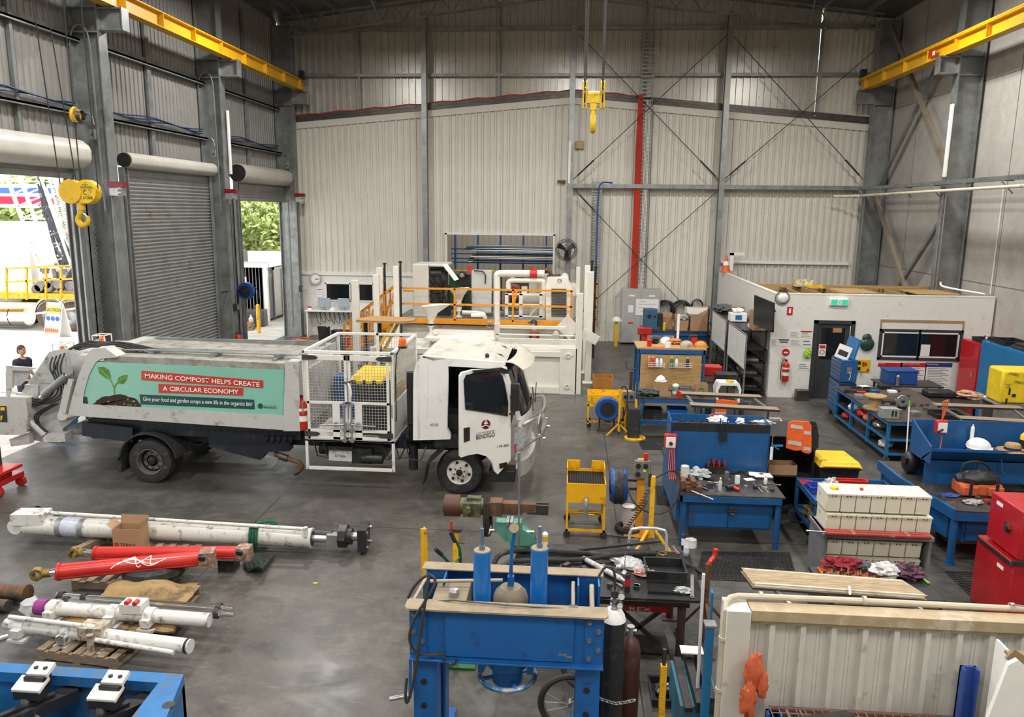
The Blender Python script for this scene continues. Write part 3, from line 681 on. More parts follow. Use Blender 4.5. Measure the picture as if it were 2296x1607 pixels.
m=MB(); m.rod(pt(98,885,TN),pt(150,842,TN),.075,n=18).m(1).rod(pt(150,842,TN),pt(158,834,TN),.05).rod(pt(92,892,TN),pt(98,885,TN),.05).m(0).rod(pt(153,830,TN-.06),pt(153,830,TN+.2),.085,n=18); pw('lift_cylinder',m,[GALV,CHROME])
m=MB(); m.rod(pt(68,945,TN+.05),pt(100,975,TN+.05),.06,n=16).rod(pt(104,984,TN-.02),pt(104,984,TN+.2),.06,n=14).rod(pt(60,930,TN-.02),pt(60,930,TN+.2),.06,n=14); pw('lower_cylinder',m,LGREY)
m=MB().bar(pt(160,850,TN-.02),pt(143,925,TN-.02),.09,.05,(0,1,0)).bar(pt(150,862,TN+.02),pt(135,932,TN+.02),.06,.05,(0,1,0)).rod(pt(140,932,TN-.05),pt(140,932,TN+.2),.09,n=16); pw('link_arm',m,LGREY)
m=MB(); slab(m,[(100,975),(145,972),(146,990),(135,991),(95,990)],(0,TN-.02,0),(0,1,0),.25); slab(m,[(20,985),(62,970),(68,995),(25,1001)],(0,TN-.02,0),(0,1,0),.12); pw('rear_bumper',m,LGREY)
# beacons in cages
def beacon(x,y,z,cage=True):
    t=pw('amber_beacon',MB().lathe([(.075,0),(.08,.02),(.07,.13),(.05,.155),(0,.16)],(x,y,z+.03),16),AMBER)
    pw('beacon_base',MB().rod((x,y,z),(x,y,z+.04),.085,n=16),BLACK,None,0,t)
    if cage:
        c=MB(); h=.13
        for sx in (-h,h):
            for sy in (-h,h): c.bar((x+sx,y+sy,z-.02),(x+sx,y+sy,z+.24),.018,.018)
        for zz in (z,z+.24):
            for s in (-h,h): c.bar((x-h,y+s,zz),(x+h,y+s,zz),.018,.018).bar((x+s,y-h,zz),(x+s,y+h,zz),.018,.018)
        pw('beacon_guard',c,WHITE,None,0,t)
q=QY(143,790,14.3); beacon(q.x,14.3,q.z-.05)
q=QY(230,770,15.6); beacon(q.x,15.6,q.z-.05)
# banner artwork and lettering
BY=TN-.004
def onb(pts,mt,nm,k=1,par=None): 
    mm=MB(); slab(mm,pts,(0,BY-.004*k,0),(0,1,0),.004); return pw(nm,mm,mt,None,0,par or panel)
REDB=M('banner_red',(.50,.045,.03),.3,var=.04); TEALD=M('banner_teal_dark',(.012,.07,.07),.3,var=.04)
onb([(317,831),(590,853),(590,870),(317,852)],REDB,'red_ribbon')
onb([(354.6,860.4),(545,869.6),(545,887),(356,880)],REDB,'red_ribbon')
onb([(312.5,884),(569.5,896),(570.7,917.4),(315.5,906)],TEALD,'dark_ribbon')
def tb(s,a,b_,h,mt,bold=0,shear=0): text_on(s,QY(*a,BY-.008),QY(*b_,BY-.008),h,mt,panel,bold=bold,shear=shear)
tb('MAKING COMPOST HELPS CREATE',(325,842),(582,862),.088,WINK,.01)
tb('A CIRCULAR ECONOMY',(365,870.5),(535,878.5),.088,WINK,.01)
tb('Give your food and garden scraps a new life in the organics bin!',(321,895),(566,907),.105,WINK,.004,.2)
tb('BENDIGO',(591,912.5),(620,914),.035,TEALD,.02); tb('CITY OF GREATER',(591,908.3),(619,909.6),.014,TEALD)
mm=MB(); q=QY(584,910,BY); mm.rod((q.x,BY-.006,q.z),(q.x,BY-.001,q.z),.05,n=20); pw('logo_disc',mm,TEALD,None,0,panel)
LEAF=M('leaf_green',(.07,.22,.02),.4,var=.45,sc=22); LEAF2=M('leaf_vein',(.25,.42,.08),.4)
onb([(219,823),(232,822),(244,830),(248,845),(247,851),(236,847),(223,837)],LEAF,'leaf'); onb([(262,858),(266,846),(276,841),(286,841),(283,853),(275,861)],LEAF,'leaf')
onb([(221,824),(222,824),(247,849),(246,851)],LEAF2,'leaf_vein',2); onb([(263,857),(264,855),(285,841.5),(285,843)],LEAF2,'leaf_vein',2)
onb([(246,850),(248,850),(255,866),(262,857),(264,858),(257,870),(258.5,886),(256,886),(254.5,869)],M('stem_green',(.12,.25,.04),.5),'stem')
pts=[(208,909)]; random.seed(2)
for i in range(19):
    a=PI*(1-i/18); pts.append((262+math.cos(a)*53+random.uniform(-1.5,1.5),911-math.sin(a)*26+random.uniform(-1.8,1.8)))
onb(pts+[(316,916)],M('soil_print',(.022,.013,.008),.6,var=.6,sc=30),'soil_mound')
cols=[M('scrap_orange',(.5,.12,.02),.5),M('scrap_yellow',(.5,.32,.05),.5),M('scrap_green',(.1,.2,.03),.5)]
for i in range(16):
    x=random.uniform(222,305); y=random.uniform(893,912)
    if (x-262)**2/50**2+(911-y)**2/24**2<1: onb([(x,y),(x+random.uniform(3,6),y+random.uniform(-2,2)),(x+4,y+3),(x+1,y+3)],cols[i%3],'food_scrap',2)
onb([(184,888),(195,890),(197,905),(188,904)],BLACK,'warning_sticker')
# wheels
def tyre(m,x,y0,y1,r,ri): m.lathe([(ri,y0+.02),(r*.80,y0),(r*.96,y0+.02),(r,y0+.06),(r,y1-.06),(r*.96,y1-.02),(r*.8,y1),(ri,y1-.02)],(x,0,r),36,'y')
TR=.435
for nm,x,y0 in (('rear_wheel',-8.05,TN+.05),('rear_wheel',-8.05,TN+.33),('rear_wheel',-8.05,TF-.30),('front_wheel',-2.0,TN+.08),('front_wheel',-2.0,TF-.33)):
    w_=MB(); tyre(w_,x,y0,y0+.25,TR,TR*.56)
    for k in range(4): w_.torus((x,y0+.05+k*.05,TR),TR+.001,.004,'y',36,4)
    wh=pw(nm,w_,RUB)
    r=MB(); c=(x,y0,TR)
    if nm=='front_wheel':
        r.lathe([(TR*.58,.02),(TR*.56,.03),(TR*.52,.06),(TR*.36,.05),(TR*.30,.0),(TR*.2,-.01),(.001,-.01)],c,30,'y'); r.m(1).lathe([(.001,-.07),(.05,-.06),(.065,-.01),(.07,.02)],c,20,'y')
        for k in range(6):
            a=k*PI/3+.3; r.m(2).rod((x+math.cos(a)*.1,y0-.03,TR+math.sin(a)*.1),(x+math.cos(a)*.1,y0+.02,TR+math.sin(a)*.1),.016,n=6)
            a+=.5; r.m(1).rod((x+math.cos(a)*.185,y0+.035,TR+math.sin(a)*.185),(x+math.cos(a)*.185,y0+.07,TR+math.sin(a)*.185),.028,n=10)
        pw('rim',r,[SWHITE,BLACK,DSTEEL],'white steel rim',0,wh)
    else:
        r.lathe([(TR*.60,.0),(TR*.56,.0),(TR*.53,.03),(TR*.50,.10)],c,30,'y').lathe([(.11,.10),(.12,.12),(.19,.12),(.195,.16)],c,24,'y').m(1).lathe([(TR*.50,.10),(TR*.48,.19),(.07,.2),(.001,.2)],c,30,'y').lathe([(.001,.06),(.07,.07),(.09,.1),(.11,.2)],c,18,'y')  # black inner dish puts the shade of the recess into the colour
        for k in range(8): a=k*PI/4; r.m(1).rod((x+math.cos(a)*.155,y0+.11,TR+math.sin(a)*.155),(x+math.cos(a)*.155,y0+.125,TR+math.sin(a)*.155),.02,n=8)
        pw('rim',r,[M('dusty_rim',(.17,.15,.13),.5,.3,dirt=(.07,.06,.05),damt=.4),BLACK],None,0,wh)
for s in (TN,TF-.6):
    m=MB(); n=16; vs=[];fs=[]
    for i in range(n+1):
        a=R(8)+R(172)*i/n
        for rr in (.53,.56):
            for y in (s,s+.6): vs.append((-8.05+math.cos(a)*rr*1.05,y,.47+math.sin(a)*rr))
    for i in range(n):
        a=4*i; b_=a+4; fs+=[(a,b_,b_+1,a+1),(a+2,a+3,b_+3,b_+2),(a,a+2,b_+2,b_),(a+1,b_+1,b_+3,a+3)]
    m.add(vs,fs+[(0,1,3,2),(4*n,4*n+2,4*n+3,4*n+1)]); m.box(-8.68,s,.22,-8.6,s+.6,.52); pw('mudguard',m,RUB)
# exhaust, battery, tanks
m=MB().tube([QY(617,1018,TN+.35),QY(628,1020,TN+.32),QY(650,1030,TN+.28),QY(672,1035,TN+.2),QY(678,1050,TN+.2),QY(660,1062,TN+.2)],.05,10,smooth=2).m(1).rod(QY(628,1022,TN+.3),QY(645,1028,TN+.28),.07).m(0); pw('exhaust_pipe',m,[RUST,DSTEEL])
bt=pw('battery_box',MB().prism(PXY([(738,1008),(788,1010),(788,1034),(738,1031)],TN+.15),'y',TN+.15,TN+.6).m(1).prism(PXY([(736,1001),(790,1003),(790,1010),(736,1008)],TN+.12),'y',TN+.12,TN+.62),[LGREY,BLACK],None,.006)
text_on('GS YUASA',QY(751,1021,TN+.145),QY(775,1023,TN+.145),.05,INK,bt)
m=MB(); m.box(-4.2,14.1,.55,-3.5,14.9,.85); m.rod((-4.8,14.3,.7),(-4.3,14.3,.7),.12).rod((-2.95,14.25,.35),(-2.95,14.25,.85),.09).rod((-3.1,14.4,.95),(-2.6,14.4,.95),.13).box(-4.1,14.0,.5,-3.7,14.2,.8).rod((-3.9,14.05,.6),(-3.5,14.05,.6),.1,n=14)
for i in range(10): m.tube([(-4.9+i*.2,14.2,.9),(-4.8+i*.2,14.1,.6),(-4.6+i*.2,14.15,.55+.03*(i%3)),(-4.5+i*.2,14.3,.8)],.015,5)
pw('underbody_tank',m,BLACK)
# cage bay
CX0,CX1=-4.9,-3.24; CZ0,CZ1=.98,2.72; CF=16.0
m=MB(); b=.055
for x in (CX0,CX1):
    for y in (TN,CF): m.box(x-b/2,y,CZ0,x+b/2,y+b,CZ1)
for z in (CZ0,CZ1-b):
    m.box(CX0,TN,z,CX1,TN+b,z+b).box(CX0,CF,z,CX1,CF+b,z+b).box(CX0-b/2,TN,z,CX0+b/2,CF,z+b).box(CX1-b/2,TN,z,CX1+b/2,CF,z+b)
m.box(CX0-b/2,TN,.42,CX0+b/2,TN+b,CZ0).box(CX1-b/2,TN,.42,CX1+b/2,TN+b,CZ0).box(CX0,TN,.42,CX1,TN+b,.48).box(CX0-b/2,CF,.42,CX0+b/2,CF+b,CZ0)
m.box(-4.08,CF,CZ0,-4.02,CF+b,CZ1).box(CX0,TN,.98,CX1,CF,1.02)
pw('cage_frame',m,WHITE,None,.006)
def mesh_panel(fn,u0,u1,v0,v1,st=.058,r=.0032):
    mm=MB(); n=max(1,round((u1-u0)/st)); k=max(1,round((v1-v0)/st))
    for i in range(n+1):
        u=u0+(u1-u0)*i/n; mm.bar(fn(u,v0),fn(u,v1),r*2,r*2)
    for j in range(k+1):
        v=v0+(v1-v0)*j/k; mm.bar(fn(u0,v),fn(u1,v),r*2,r*2)
    return mm
WIRE=M('grey_wire',(.5,.5,.48),.4,.3)
pw('wire_mesh',mesh_panel(lambda u,v:(u,CF+.03,v),CX0,CX1,CZ0,CZ1),WIRE)
pw('wire_mesh',mesh_panel(lambda u,v:(CX1,u,v),TN,CF,1.75,CZ1),WIRE)
pw('wire_mesh',mesh_panel(lambda u,v:(CX0,u,v),TN,CF,CZ0,CZ1),WIRE)
pw('cage_side_board',MB().box(CX1-.02,TN+.05,1.0,CX1+.02,CF,1.72),LGREY)
mid=(CX0+CX1)/2
for k,(x0,x1) in enumerate(((CX0+.05,mid-.01),(mid+.01,CX1-.05))):
    f=MB(); y0,y1=TN-.03,TN+.01; c=.05
    z0,z1=CZ0+.06,CZ1-.07; zm=1.72
    f.box(x0,y0,z0,x0+c,y1,z1).box(x1-c,y0,z0,x1,y1,z1).box(x0,y0,z1-.1,x1,y1,z1).box(x0,y0,zm,x1,y1,zm+.05).box(x0,y0,z0,x1,y1,z0+.05).box(x0,y0,z0+.14,x1,y1,z0+.19)
    xm=x0+.48 if k==0 else x1-.66; f.box(xm,y0,z0,xm+.14,y1,zm)
    d=pw('cage_door',f,WHITE,None,.004)
    pw('wire_mesh',mesh_panel(lambda u,v:(u,TN,v),x0+c,x1-c,z0+.14,z1-.1),WIRE,None,0,d)
    h=MB(); xl=x1-.06 if k==0 else x0+.06
    h.rod((xl,TN-.06,z0-.05),(xl,TN-.06,zm+.05),.016)
    for z in (z0,z0+.2,1.35,zm): h.box(xl-.04,TN-.08,z-.03,xl+.04,TN-.03,z+.03)
    h.rod((xl,TN-.09,1.35),(xl+(-.45 if k==0 else .45),TN-.09,1.33),.014).rod((xm+.07,TN-.1,1.35),(xm+.07,TN-.03,1.35),.04)
    pw('latch',h,STEEL,None,0,d)
    h=MB(); xh=x0-.06 if k==0 else x1+.06; s=1 if k==0 else -1
    for z in (z1-.05,z0+.1): h.prism([(xh,z-.05),(xh+s*.25,z-.035),(xh+s*.3,z),(xh+s*.25,z+.035),(xh,z+.05)],'y',TN-.05,TN-.03)
    pw('hinge',h,DSTEEL,None,0,d)
    pw('handle',MB().tube([(xh,TN-.04,1.5),(xh,TN-.09,1.52),(xh,TN-.09,1.75),(xh,TN-.04,1.77)],.012,6),STEEL,None,0,d)
O('rag','rusty cord with white rag tied round cage doors','rag',MB().tube([(0,-.05,.0),(.08,-.08,.02),(.03,-.09,-.02),(-.05,-.06,.01)],.02,6).m(1).tube([(.03,-.08,0),(.08,-.1,-.1),(.09,-.09,-.2),(.07,-.08,-.28)],.02,6),[RUST,PAPER],(mid,TN-.02,2.15))
q=QY(677,925,TN-.02)
# extinguisher beside cage
def extinguisher(label,loc,h=.5,r=.085,group=None):
    t=T('fire_extinguisher',label,'fire extinguisher',loc)
    P('cylinder',MB().lathe([(r*.9,0),(r,.02),(r,h*.78),(r*.8,h*.88),(r*.35,h*.93),(r*.35,h)],(0,0,0),20),RED,t)
    P('label_band',MB().lathe([(r*1.01,h*.28),(r*1.01,h*.45)],(0,0,0),20).lathe([(r*1.01,h*.6),(r*1.01,h*.68)],(0,0,0),20),PAPER,t)
    P('valve_handle',MB().box(-.03,-.02,h,.03,.02,h+.03).bar((0,0,h+.03),(-.12,0,h+.09),.02,.015).bar((0,0,h+.02),(-.12,0,h+.03),.02,.015),BLACK,t)
    P('hose',MB().tube([(0,0,h+.02),(-.11,-.02,h+.02),(-.15,-.03,h*.6),(-.14,-.03,h*.1)],.014,6,smooth=2),HOSE,t); return t
extinguisher('fire extinguisher mounted between teal banner and truck cage',(q.x,TN+.02,1.2),.62,.09)
# wheelie bins inside the cage
def wheelie(label,loc,rz=0,body=None,lid=None,h=1.0,w_=.56,group=None):
    t=T('wheelie_bin',label,'bin',loc,rz,group)
    vs=[]; a=w_/2
    m=MB().add([(-a*.8,-a*.85,.05),(a*.8,-a*.85,.05),(a*.8,a*.85,.05),(-a*.8,a*.85,.05),(-a,-a*1.2,h*.93),(a,-a*1.2,h*.93),(a,a*1.1,h*.93),(-a,a*1.1,h*.93)],[(0,3,2,1),(4,5,6,7),(0,1,5,4),(1,2,6,5),(2,3,7,6),(3,0,4,7)])
    m.box(-a-.02,-a*1.25,h*.89,a+.02,a*1.15,h*.93)
    P('bin_body',m,body or BLACK,t,None,.015)
    l=MB().add([(-a-.03,-a*1.35,h*.93),(a+.03,-a*1.35,h*.93),(a+.03,a*1.25,h*.93),(-a-.03,a*1.25,h*.93),(-a*.92,-a*1.2,h*1.0),(a*.92,-a*1.2,h*1.0),(a*.92,a*1.1,h*1.03),(-a*.92,a*1.1,h*1.03)],[(0,3,2,1),(4,5,6,7),(0,1,5,4),(1,2,6,5),(2,3,7,6),(3,0,4,7)])
    l.rod((-a*.9,a*1.3,h*.97),(a*.9,a*1.3,h*.97),.022); 
    for k in range(3): l.box(-a*.7+k*a*.55,-a*1.42,h*.88,-a*.7+k*a*.55+a*.35,-a*1.33,h*.94)
    P('lid',l,lid or SYEL,t,None,.012)
    for s in (-1,1): P('wheel',MB().rod((s*a*.75,a*.85,.1),(s*a*.95,a*.85,.1),.1,n=18),RUB,t)
    return t
BINY=M('bin_lid_yellow',(.80,.52,.01),.35,var=.06,dirt=(.15,.1,.02),damt=.12,dsc=6)
t=wheelie('black wheelie bin with yellow lid standing inside truck cage',(-3.72,14.45,1.02),0,BLACK,BINY,1.2,.7)
OW('crate','yellow crate on the cage floor behind cab','crate',MB().tray(-3.55,15.2,1.03,-3.3,15.9,1.75,.02),BINY)
OW('tool_rack','jumble of blue and brown equipment standing in the cage','equipment',MB().box(-4.8,15.3,1.02,-4.35,15.8,1.9).m(1).rod((-4.3,15.5,1.1),(-4.25,15.6,2.0),.06).m(2).box(-4.2,15.4,1.02,-3.95,15.7,1.8),[BLUE,DSTEEL,RUST])
# cab
CF0=-.98
def xf(y,z): 
    k=max(0,1-((y-14.94)/1.16)**2); return CF0+.30*math.sqrt(k)-(max(0,z-1.5)*.30 if z>1.5 else (1.5-z)*.04)
CN,CR=13.86,16.02
cabp=[(928,985),(928,870),(929,835),(935,815),(950,800)]
m=MB(); slab(m,cabp+[(998,806),(1003,820),(1000,960),(1008,975),(1008,983)],(0,CN,0),(0,1,0),.10)
slab(m,cabp+[(998,806),(1003,820),(1000,960),(1008,975),(1008,983)],(0,CR-.1,0),(0,1,0),.10)
slab(m,[(950,800),(1126,814),(1129,826),(1003,819),(990,812)],(0,CN,0),(0,1,0),.08)
m.box(-2.8,CN,1.05,-2.72,CR,2.5)
cabb=pw('cab_side',m,TWHITE,None,.015)
slabm=MB(); slab(slabm,[(948,815),(955,811),(958,820),(957,950),(962,962),(948,948),(946,900)],(0,CN-.008,0),(0,1,0),.01); pw('pressed_panel',slabm,TWHITE,None,.004,cabb)
text_on('6510',QY(965,952,CN-.012),QY(982,952,CN-.012),.055,INK,cabb)
# roof with ribs
def roofp(u,v):
    y=CN+(CR-CN)*v; x=-2.78+u*1.62; e=min(u,1-u); q=min(v,1-v)
    z=2.50+.15*(1-max(0,1-q/.14)**2)+(.03*max(0,math.sin(v*2*PI*7)) if (.08<v<.92 and u<.74) else 0)-.10*max(0,1-u/.12)**2-.14*max(0,(u-.80)/.2)**1.5-.07*u*0
    return (x,y,z)
m=MB(); m.grid(roofp,24,84,.02); pw('cab_roof',m,ROOFW)
m=MB()
for y in (14.5,15.4): m.tube([roofp(.8,(y-CN)/(CR-CN)),(-1.45,y,2.62),(-1.28,y,2.6),(-1.2,y,2.5)],.012,6)
m.lathe([(.04,0),(.04,.03),(.02,.06),(0,.06)],(-1.5,14.05,2.64),12)
pw('roof_fitting',m,BLACK)
# interior, floor
m=MB().box(-2.7,CN+.12,1.05,-1.15,CR-.12,1.15).box(-2.7,CN+.12,1.15,-2.55,CR-.12,2.4).box(-2.35,CN+.25,1.15,-1.85,CN+.75,1.5).box(-2.45,CN+.25,1.45,-2.3,CN+.75,2.05).box(-1.35,CN+.1,1.15,-1.1,CR-.1,1.62)
m.box(-2.76,CR-.14,1.05,-1.05,CR-.11,2.46); m.torus((-1.45,CN+.5,1.75),.2,.018,M=Matrix.Rotation(R(55),3,'Y')); pw('cab_interior',m,BLACK)
m=MB(); slab(m,[(975,985),(1040,985),(1040,1005),(975,1003)],(0,CN+.05,0),(0,1,0),.5); pw('door_step',m,BLACK)
# front shell and windscreen
pw('front_shell',MB().grid(lambda u,v:(xf(CN+(CR-CN)*(.5-.5*math.cos(u*PI)),.55+v*1.0),CN+(CR-CN)*(.5-.5*math.cos(u*PI)),.55+v*1.0),20,8,.03),TWHITE)
pw('windscreen',MB().grid(lambda u,v:(xf(CN+(CR-CN)*(.5-.5*math.cos(u*PI)),1.55+v*.9),CN+(CR-CN)*(.5-.5*math.cos(u*PI)),1.55+v*.9),20,6,.01),GLASS)
m=MB()
for y in (CN+.02,CR-.02): m.bar((xf(y,1.5)-.02,y,1.5),(xf(y,2.45)-.02,y,2.48),.08,.08)
pw('windscreen_pillar',m,TWHITE)
pw('wiper',MB().tube([(xf(14.6,1.5)+.03,14.6,1.5),(xf(14.9,1.6)+.03,14.9,1.62),(xf(15.3,1.8)+.03,15.3,1.66)],.015,6).tube([(xf(15.4,1.5)+.03,15.4,1.5),(xf(15.7,1.6)+.05,15.7,1.7)],.015,6).rod((xf(15.2,1.5)+.04,15.1,1.52),(xf(15.2,1.5)+.06,15.1,1.95),.008),BLACK)
# sun visor
pw('sun_visor',MB().grid(lambda u,v:(xf(CN+(CR-CN)*(.03+.94*(.5-.5*math.cos(u*PI))),2.45)-.05+.34*v,CN+(CR-CN)*(.03+.94*(.5-.5*math.cos(u*PI))),2.56-.14*v+.05*math.sin(v*PI)),20,8,.012),M('visor_acrylic',(.62,.60,.52),.2,var=.04,coat=.5))
# driver's door, swung open
dh=Vector((-.99,13.8,0)); dt=Vector((-1.88,13.33,0)); dd=(dh-dt).normalized(); dn=Vector((dd.y,-dd.x,0)) 
if dn.y>0: dn=-dn
def dslab(pts,off,th,mm=None):
    mm=mm or MB(); return slab(mm,pts,dt+dn*off,-dn,th)
z3=lambda x,y:(600+x/3.479,700+y/3.479)
outer=[(1505,1130),(1505,500),(1520,475),(1600,455),(1800,445),(1845,470),(1870,560),(1893,700),(1893,1150),(1870,1180),(1795,1260),(1775,1240),(1755,1170),(1710,1120),(1640,1100),(1570,1110)]
outer=[z3(*p) for p in outer]
win=[z3(*p) for p in [(1533,530),(1550,490),(1620,475),(1800,462),(1830,500),(1850,570),(1873,700),(1873,808),(1720,780),(1545,755)]]
door=pw('driver_door',dslab(outer,0,.08),TWHITE,None,.008)
pw('door_window',dslab(win,.006,.02),M('door_glass',(.015,.02,.024),.05,var=.1,spec=.8),None,0,door)
pw('window_seal',MB().tube([plane_pt(*p,dt+dn*.01,dn) for p in win],.011,5,True),BLACK,None,0,door)
pw('door_handle',dslab([z3(*p) for p in [(1530,905),(1578,895),(1578,1000),(1532,1015)]],.01,.02),BLACK,None,0,door)
pw('window_visor',dslab([z3(*p) for p in [(1600,455),(1830,432),(1875,450),(1880,480),(1840,478),(1810,460),(1610,470)]],.05,.05),BLACK,None,0,door)
mm=MB(); c=plane_pt(*z3(1703,873),dt+dn*.004,dn); mm.rod(c,c+dn*.006,.085,n=28); lg=pw('crest_disc',mm,M('crest_maroon',(.09,.006,.02),.4),None,0,door)
cm=MB(); dslab([z3(*p) for p in [(1686,872),(1703,836),(1722,870),(1716,870),(1703,846),(1692,872)]],.016,.004,cm); dslab([z3(*p) for p in [(1674,890),(1700,876),(1734,888),(1730,893),(1700,883),(1676,896)]],.016,.004,cm); dslab([z3(*p) for p in [(1697,858),(1709,858),(1712,872),(1694,873)]],.016,.004,cm); pw('crest_mark',cm,WINK,None,0,door)
pp=lambda x,y:plane_pt(*z3(x,y),dt+dn*.006,dn)
text_on('BENDIGO',pp(1627,976),pp(1773,950),.085,INK,door,bold=.01); text_on('CITY OF GREATER',pp(1628,948),pp(1771,922),.035,INK,door)
text_on('110-260',pp(1793,1046),pp(1881,1034),.05,INK,door,bold=.01)
pw('fog_lamp',dslab([z3(*p) for p in [(1808,1182),(1870,1168),(1870,1205),(1812,1218)]],.015,.03),GLASS,None,0,door)
# mirror, headlamp, bumper, bull bar, mudflap
mir=QY(*z3(1930,660),13.55); t2=pw('mirror',MB().bx((mir.x,13.55,mir.z),(.16,.1,.5)).tube([(mir.x,13.6,mir.z-.25),(mir.x-.02,13.7,mir.z-.36),(mir.x-.15,13.8,mir.z-.38)],.02,6),BLACK,None,.02)
hl=MB(); slab(hl,[z3(*p) for p in [(1935,890),(1985,905),(2005,940),(1995,1050),(1940,1080),(1925,1030)]],(0,CN-.02,0),(0,1,0),.12); pw('headlamp',hl,M('lamp_glass',(.35,.36,.37),.1,var=.3,sc=20,coat=.5),None,.01)
il=MB(); slab(il,[z3(*p) for p in [(1925,1030),(1937,1030),(1937,1095),(1925,1090)]],(0,CN-.05,0),(0,1,0),.08); pw('indicator',il,RED)
pw('bumper',MB().grid(lambda u,v:(xf(CN-.05+(CR-CN+.1)*u*.98,.5)+.10+(.0 if v<.99 else -.1),CN-.05+(CR-CN+.1)*u,.42+.36*v),18,5,.04),M('alloy_bumper',(.55,.54,.50),.3,.4,var=.1),None,0)
pw('wheel_step',MB().box(-1.45,CN,.28,-.95,CN+.4,.5),BLACK,None,.01)
BB=M('polished_alloy',(.72,.72,.70),.18,.95,var=.08)
xb=lambda y:xf(y,1.0)+.26
bm=MB()
for (z,r) in ((1.52,.035),(1.12,.045)): bm.tube([(xb(14.0)-.25,13.95,z-.14)]+[(xb(y),y,z) for y in (14.15,14.6,15,15.4,15.8)]+[(xb(15.9)-.25,15.95,z-.14)],r,10,smooth=1)
bm.tube([(xb(14.05)-.30,13.9,.95),(xb(14.1)-.12,13.95,1.1),(xb(14.2),14.1,1.14),(xb(14.3),14.3,1.12)],.05,10,smooth=1)
for y in (14.25,15.1,15.7): bm.bar((xb(y)-.02,y,.75),(xb(y),y,1.52),.05,.03).rod((xb(y)+.02,y,1.05),(xb(y)+.1,y,1.05),.022)
bm.tube([(xb(14.2),14.15,1.14),(xb(14.15)-.02,14.1,1.4),(xb(14.2),14.2,1.52)],.035,10,smooth=1)
pw('bull_bar',bm,BB)
pw('mudflap',MB().bar(QY(998,1000,CN),QY(962,1032,CN),.04,.45,(0,1,0)).bar(QY(962,1030,CN),QY(952,1080,CN),.02,.35,(0,1,0)),BLACK)
pw('air_intake',MB().rod((-2.95,14.1,1.3),(-2.95,14.1,2.3),.08,n=14).tube([(-2.95,14.1,1.3),(-2.95,14.2,1.05),(-2.8,14.3,.9)],.08,12),BLACK)
pw('beacon_stalk',MB().tube([(-3.18,TN+.05,1.4),(-3.18,TN+.05,2.62),(-3.1,TN+.12,2.8)],.012,6,smooth=1),BLACK); beacon(-3.06,TN+.15,2.78,False)
# ================= MUD MIXING SKIDS BEHIND THE TRUCK =================
z4=lambda x,y:(660+x/3.103,500+y/3.103)
def q4(x,y,Y): return QY(*z4(x,y),Y)
def qb(mb,x0,y0,x1,y1,Y,d,zz=z4,zmin=None):
    a=QY(*zz(x0,y0),Y); b=QY(*zz(x1,y1),Y); z0=b.z if zmin is None else zmin
    return mb.box(a.x,Y,z0,b.x,Y+d,a.z)
FY=22.35; BYY=25.1
skid=T('mixing_tank_skid','cream steel mud tank skid with funnel, standing right behind the truck','machine',(-2.6,23.6,0))
sp=lambda n,mb,mt,lab=None,bev=0,par=None: PW(n,mb,mt,par or skid,lab,bev)
a=q4(1985,1200,FY)
X0,X1=-5.9,.36
sp('tank_shell',MB().box(X0,FY+.12,.12,X1-.1,24.5,1.22),SWHITE,None,.01)
m=MB().box(X0,FY,.0,X1,FY+.12,.2).box(X0,FY,1.1,X1,FY+.14,1.26).box(X1-.14,FY,0,X1,24.6,.2).box(X1-.14,FY,1.1,X1,24.6,1.26).box(X0,24.5,0,X1,24.6,.2)
for x in (X0,-4.3,-2.9,-1.5): m.box(x,FY,.2,x+.12,FY+.12,1.1)
qb(m,1850,870,1960,1195,FY-.02,.14)
sp('skid_frame',m,SWHITE,None,.008)
m=MB()
for p in ((1905,922),(1897,1135)):
    c=q4(*p,FY-.02); m.pipe((c.x,FY-.07,c.z),(c.x,FY+.02,c.z),.075,.045)
sp('port_flange',m,SWHITE)
m=MB().box(X1-.16,FY-.02,0,X1+.02,FY+.16,2.98).box(X1-.2,FY+.1,2.9,X1-.09,FY+.2,3.72).box(X1-.16,24.45,0,X1+.02,24.63,2.6)
sp('corner_post',m,SWHITE,None,.01)
m=MB(); qb(m,1430,712,1885,742,22.6,.1); qb(m,1400,770,1950,790,22.5,.1); qb(m,1420,800,1960,850,22.45,.12); qb(m,1390,700,1425,800,22.5,.12)
qb(m,1395,560,1420,800,23.2,.1); m.bar(q4(1420,660,22.6),q4(1420,790,22.6),.08,.08)
a=q4(1860,690,22.7); b_=q4(1950,775,22.7); m.bar((a.x,22.9,a.z),(b_.x,22.9,b_.z),.5,.05,(0,1,0)); m.bar(q4(2005,760,23.4),q4(2110,820,23.4),.3,.04,(0,1,0))
for p in ((1820,765),(1817,822)): c=q4(*p,22.5); m.prism([(c.x-.1,c.z-.06),(c.x+.1,c.z-.06),(c.x+.03,c.z+.06),(c.x-.03,c.z+.06)],'y',22.44,22.5)
sp('top_rail',m,SWHITE,None,.006)
m=MB(); qb(m,900,800,1390,830,22.6,1.8); sp('tank_lid',m,SWHITE)
m=MB(); qb(m,1090,755,1390,790,24.4,.05); m.rod(q4(1000,800,23.0),q4(1230,795,23.0),.1).rod(q4(1230,640,24.2),q4(1330,640,24.2),.06); 
sp('deck_plate',m,SWHITE)
m=MB()
for p in ((1358,705),): 
    c=q4(*p,22.4); m.torus(c,.09,.012,'y').rod(c,(c.x,22.6,c.z),.02)
    for k in range(3): m.bar((c.x-.085*math.cos(k*PI/3),22.4,c.z-.085*math.sin(k*PI/3)),(c.x+.085*math.cos(k*PI/3),22.4,c.z+.085*math.sin(k*PI/3)),.012,.012)
sp('valve_handwheel',m,STEEL)
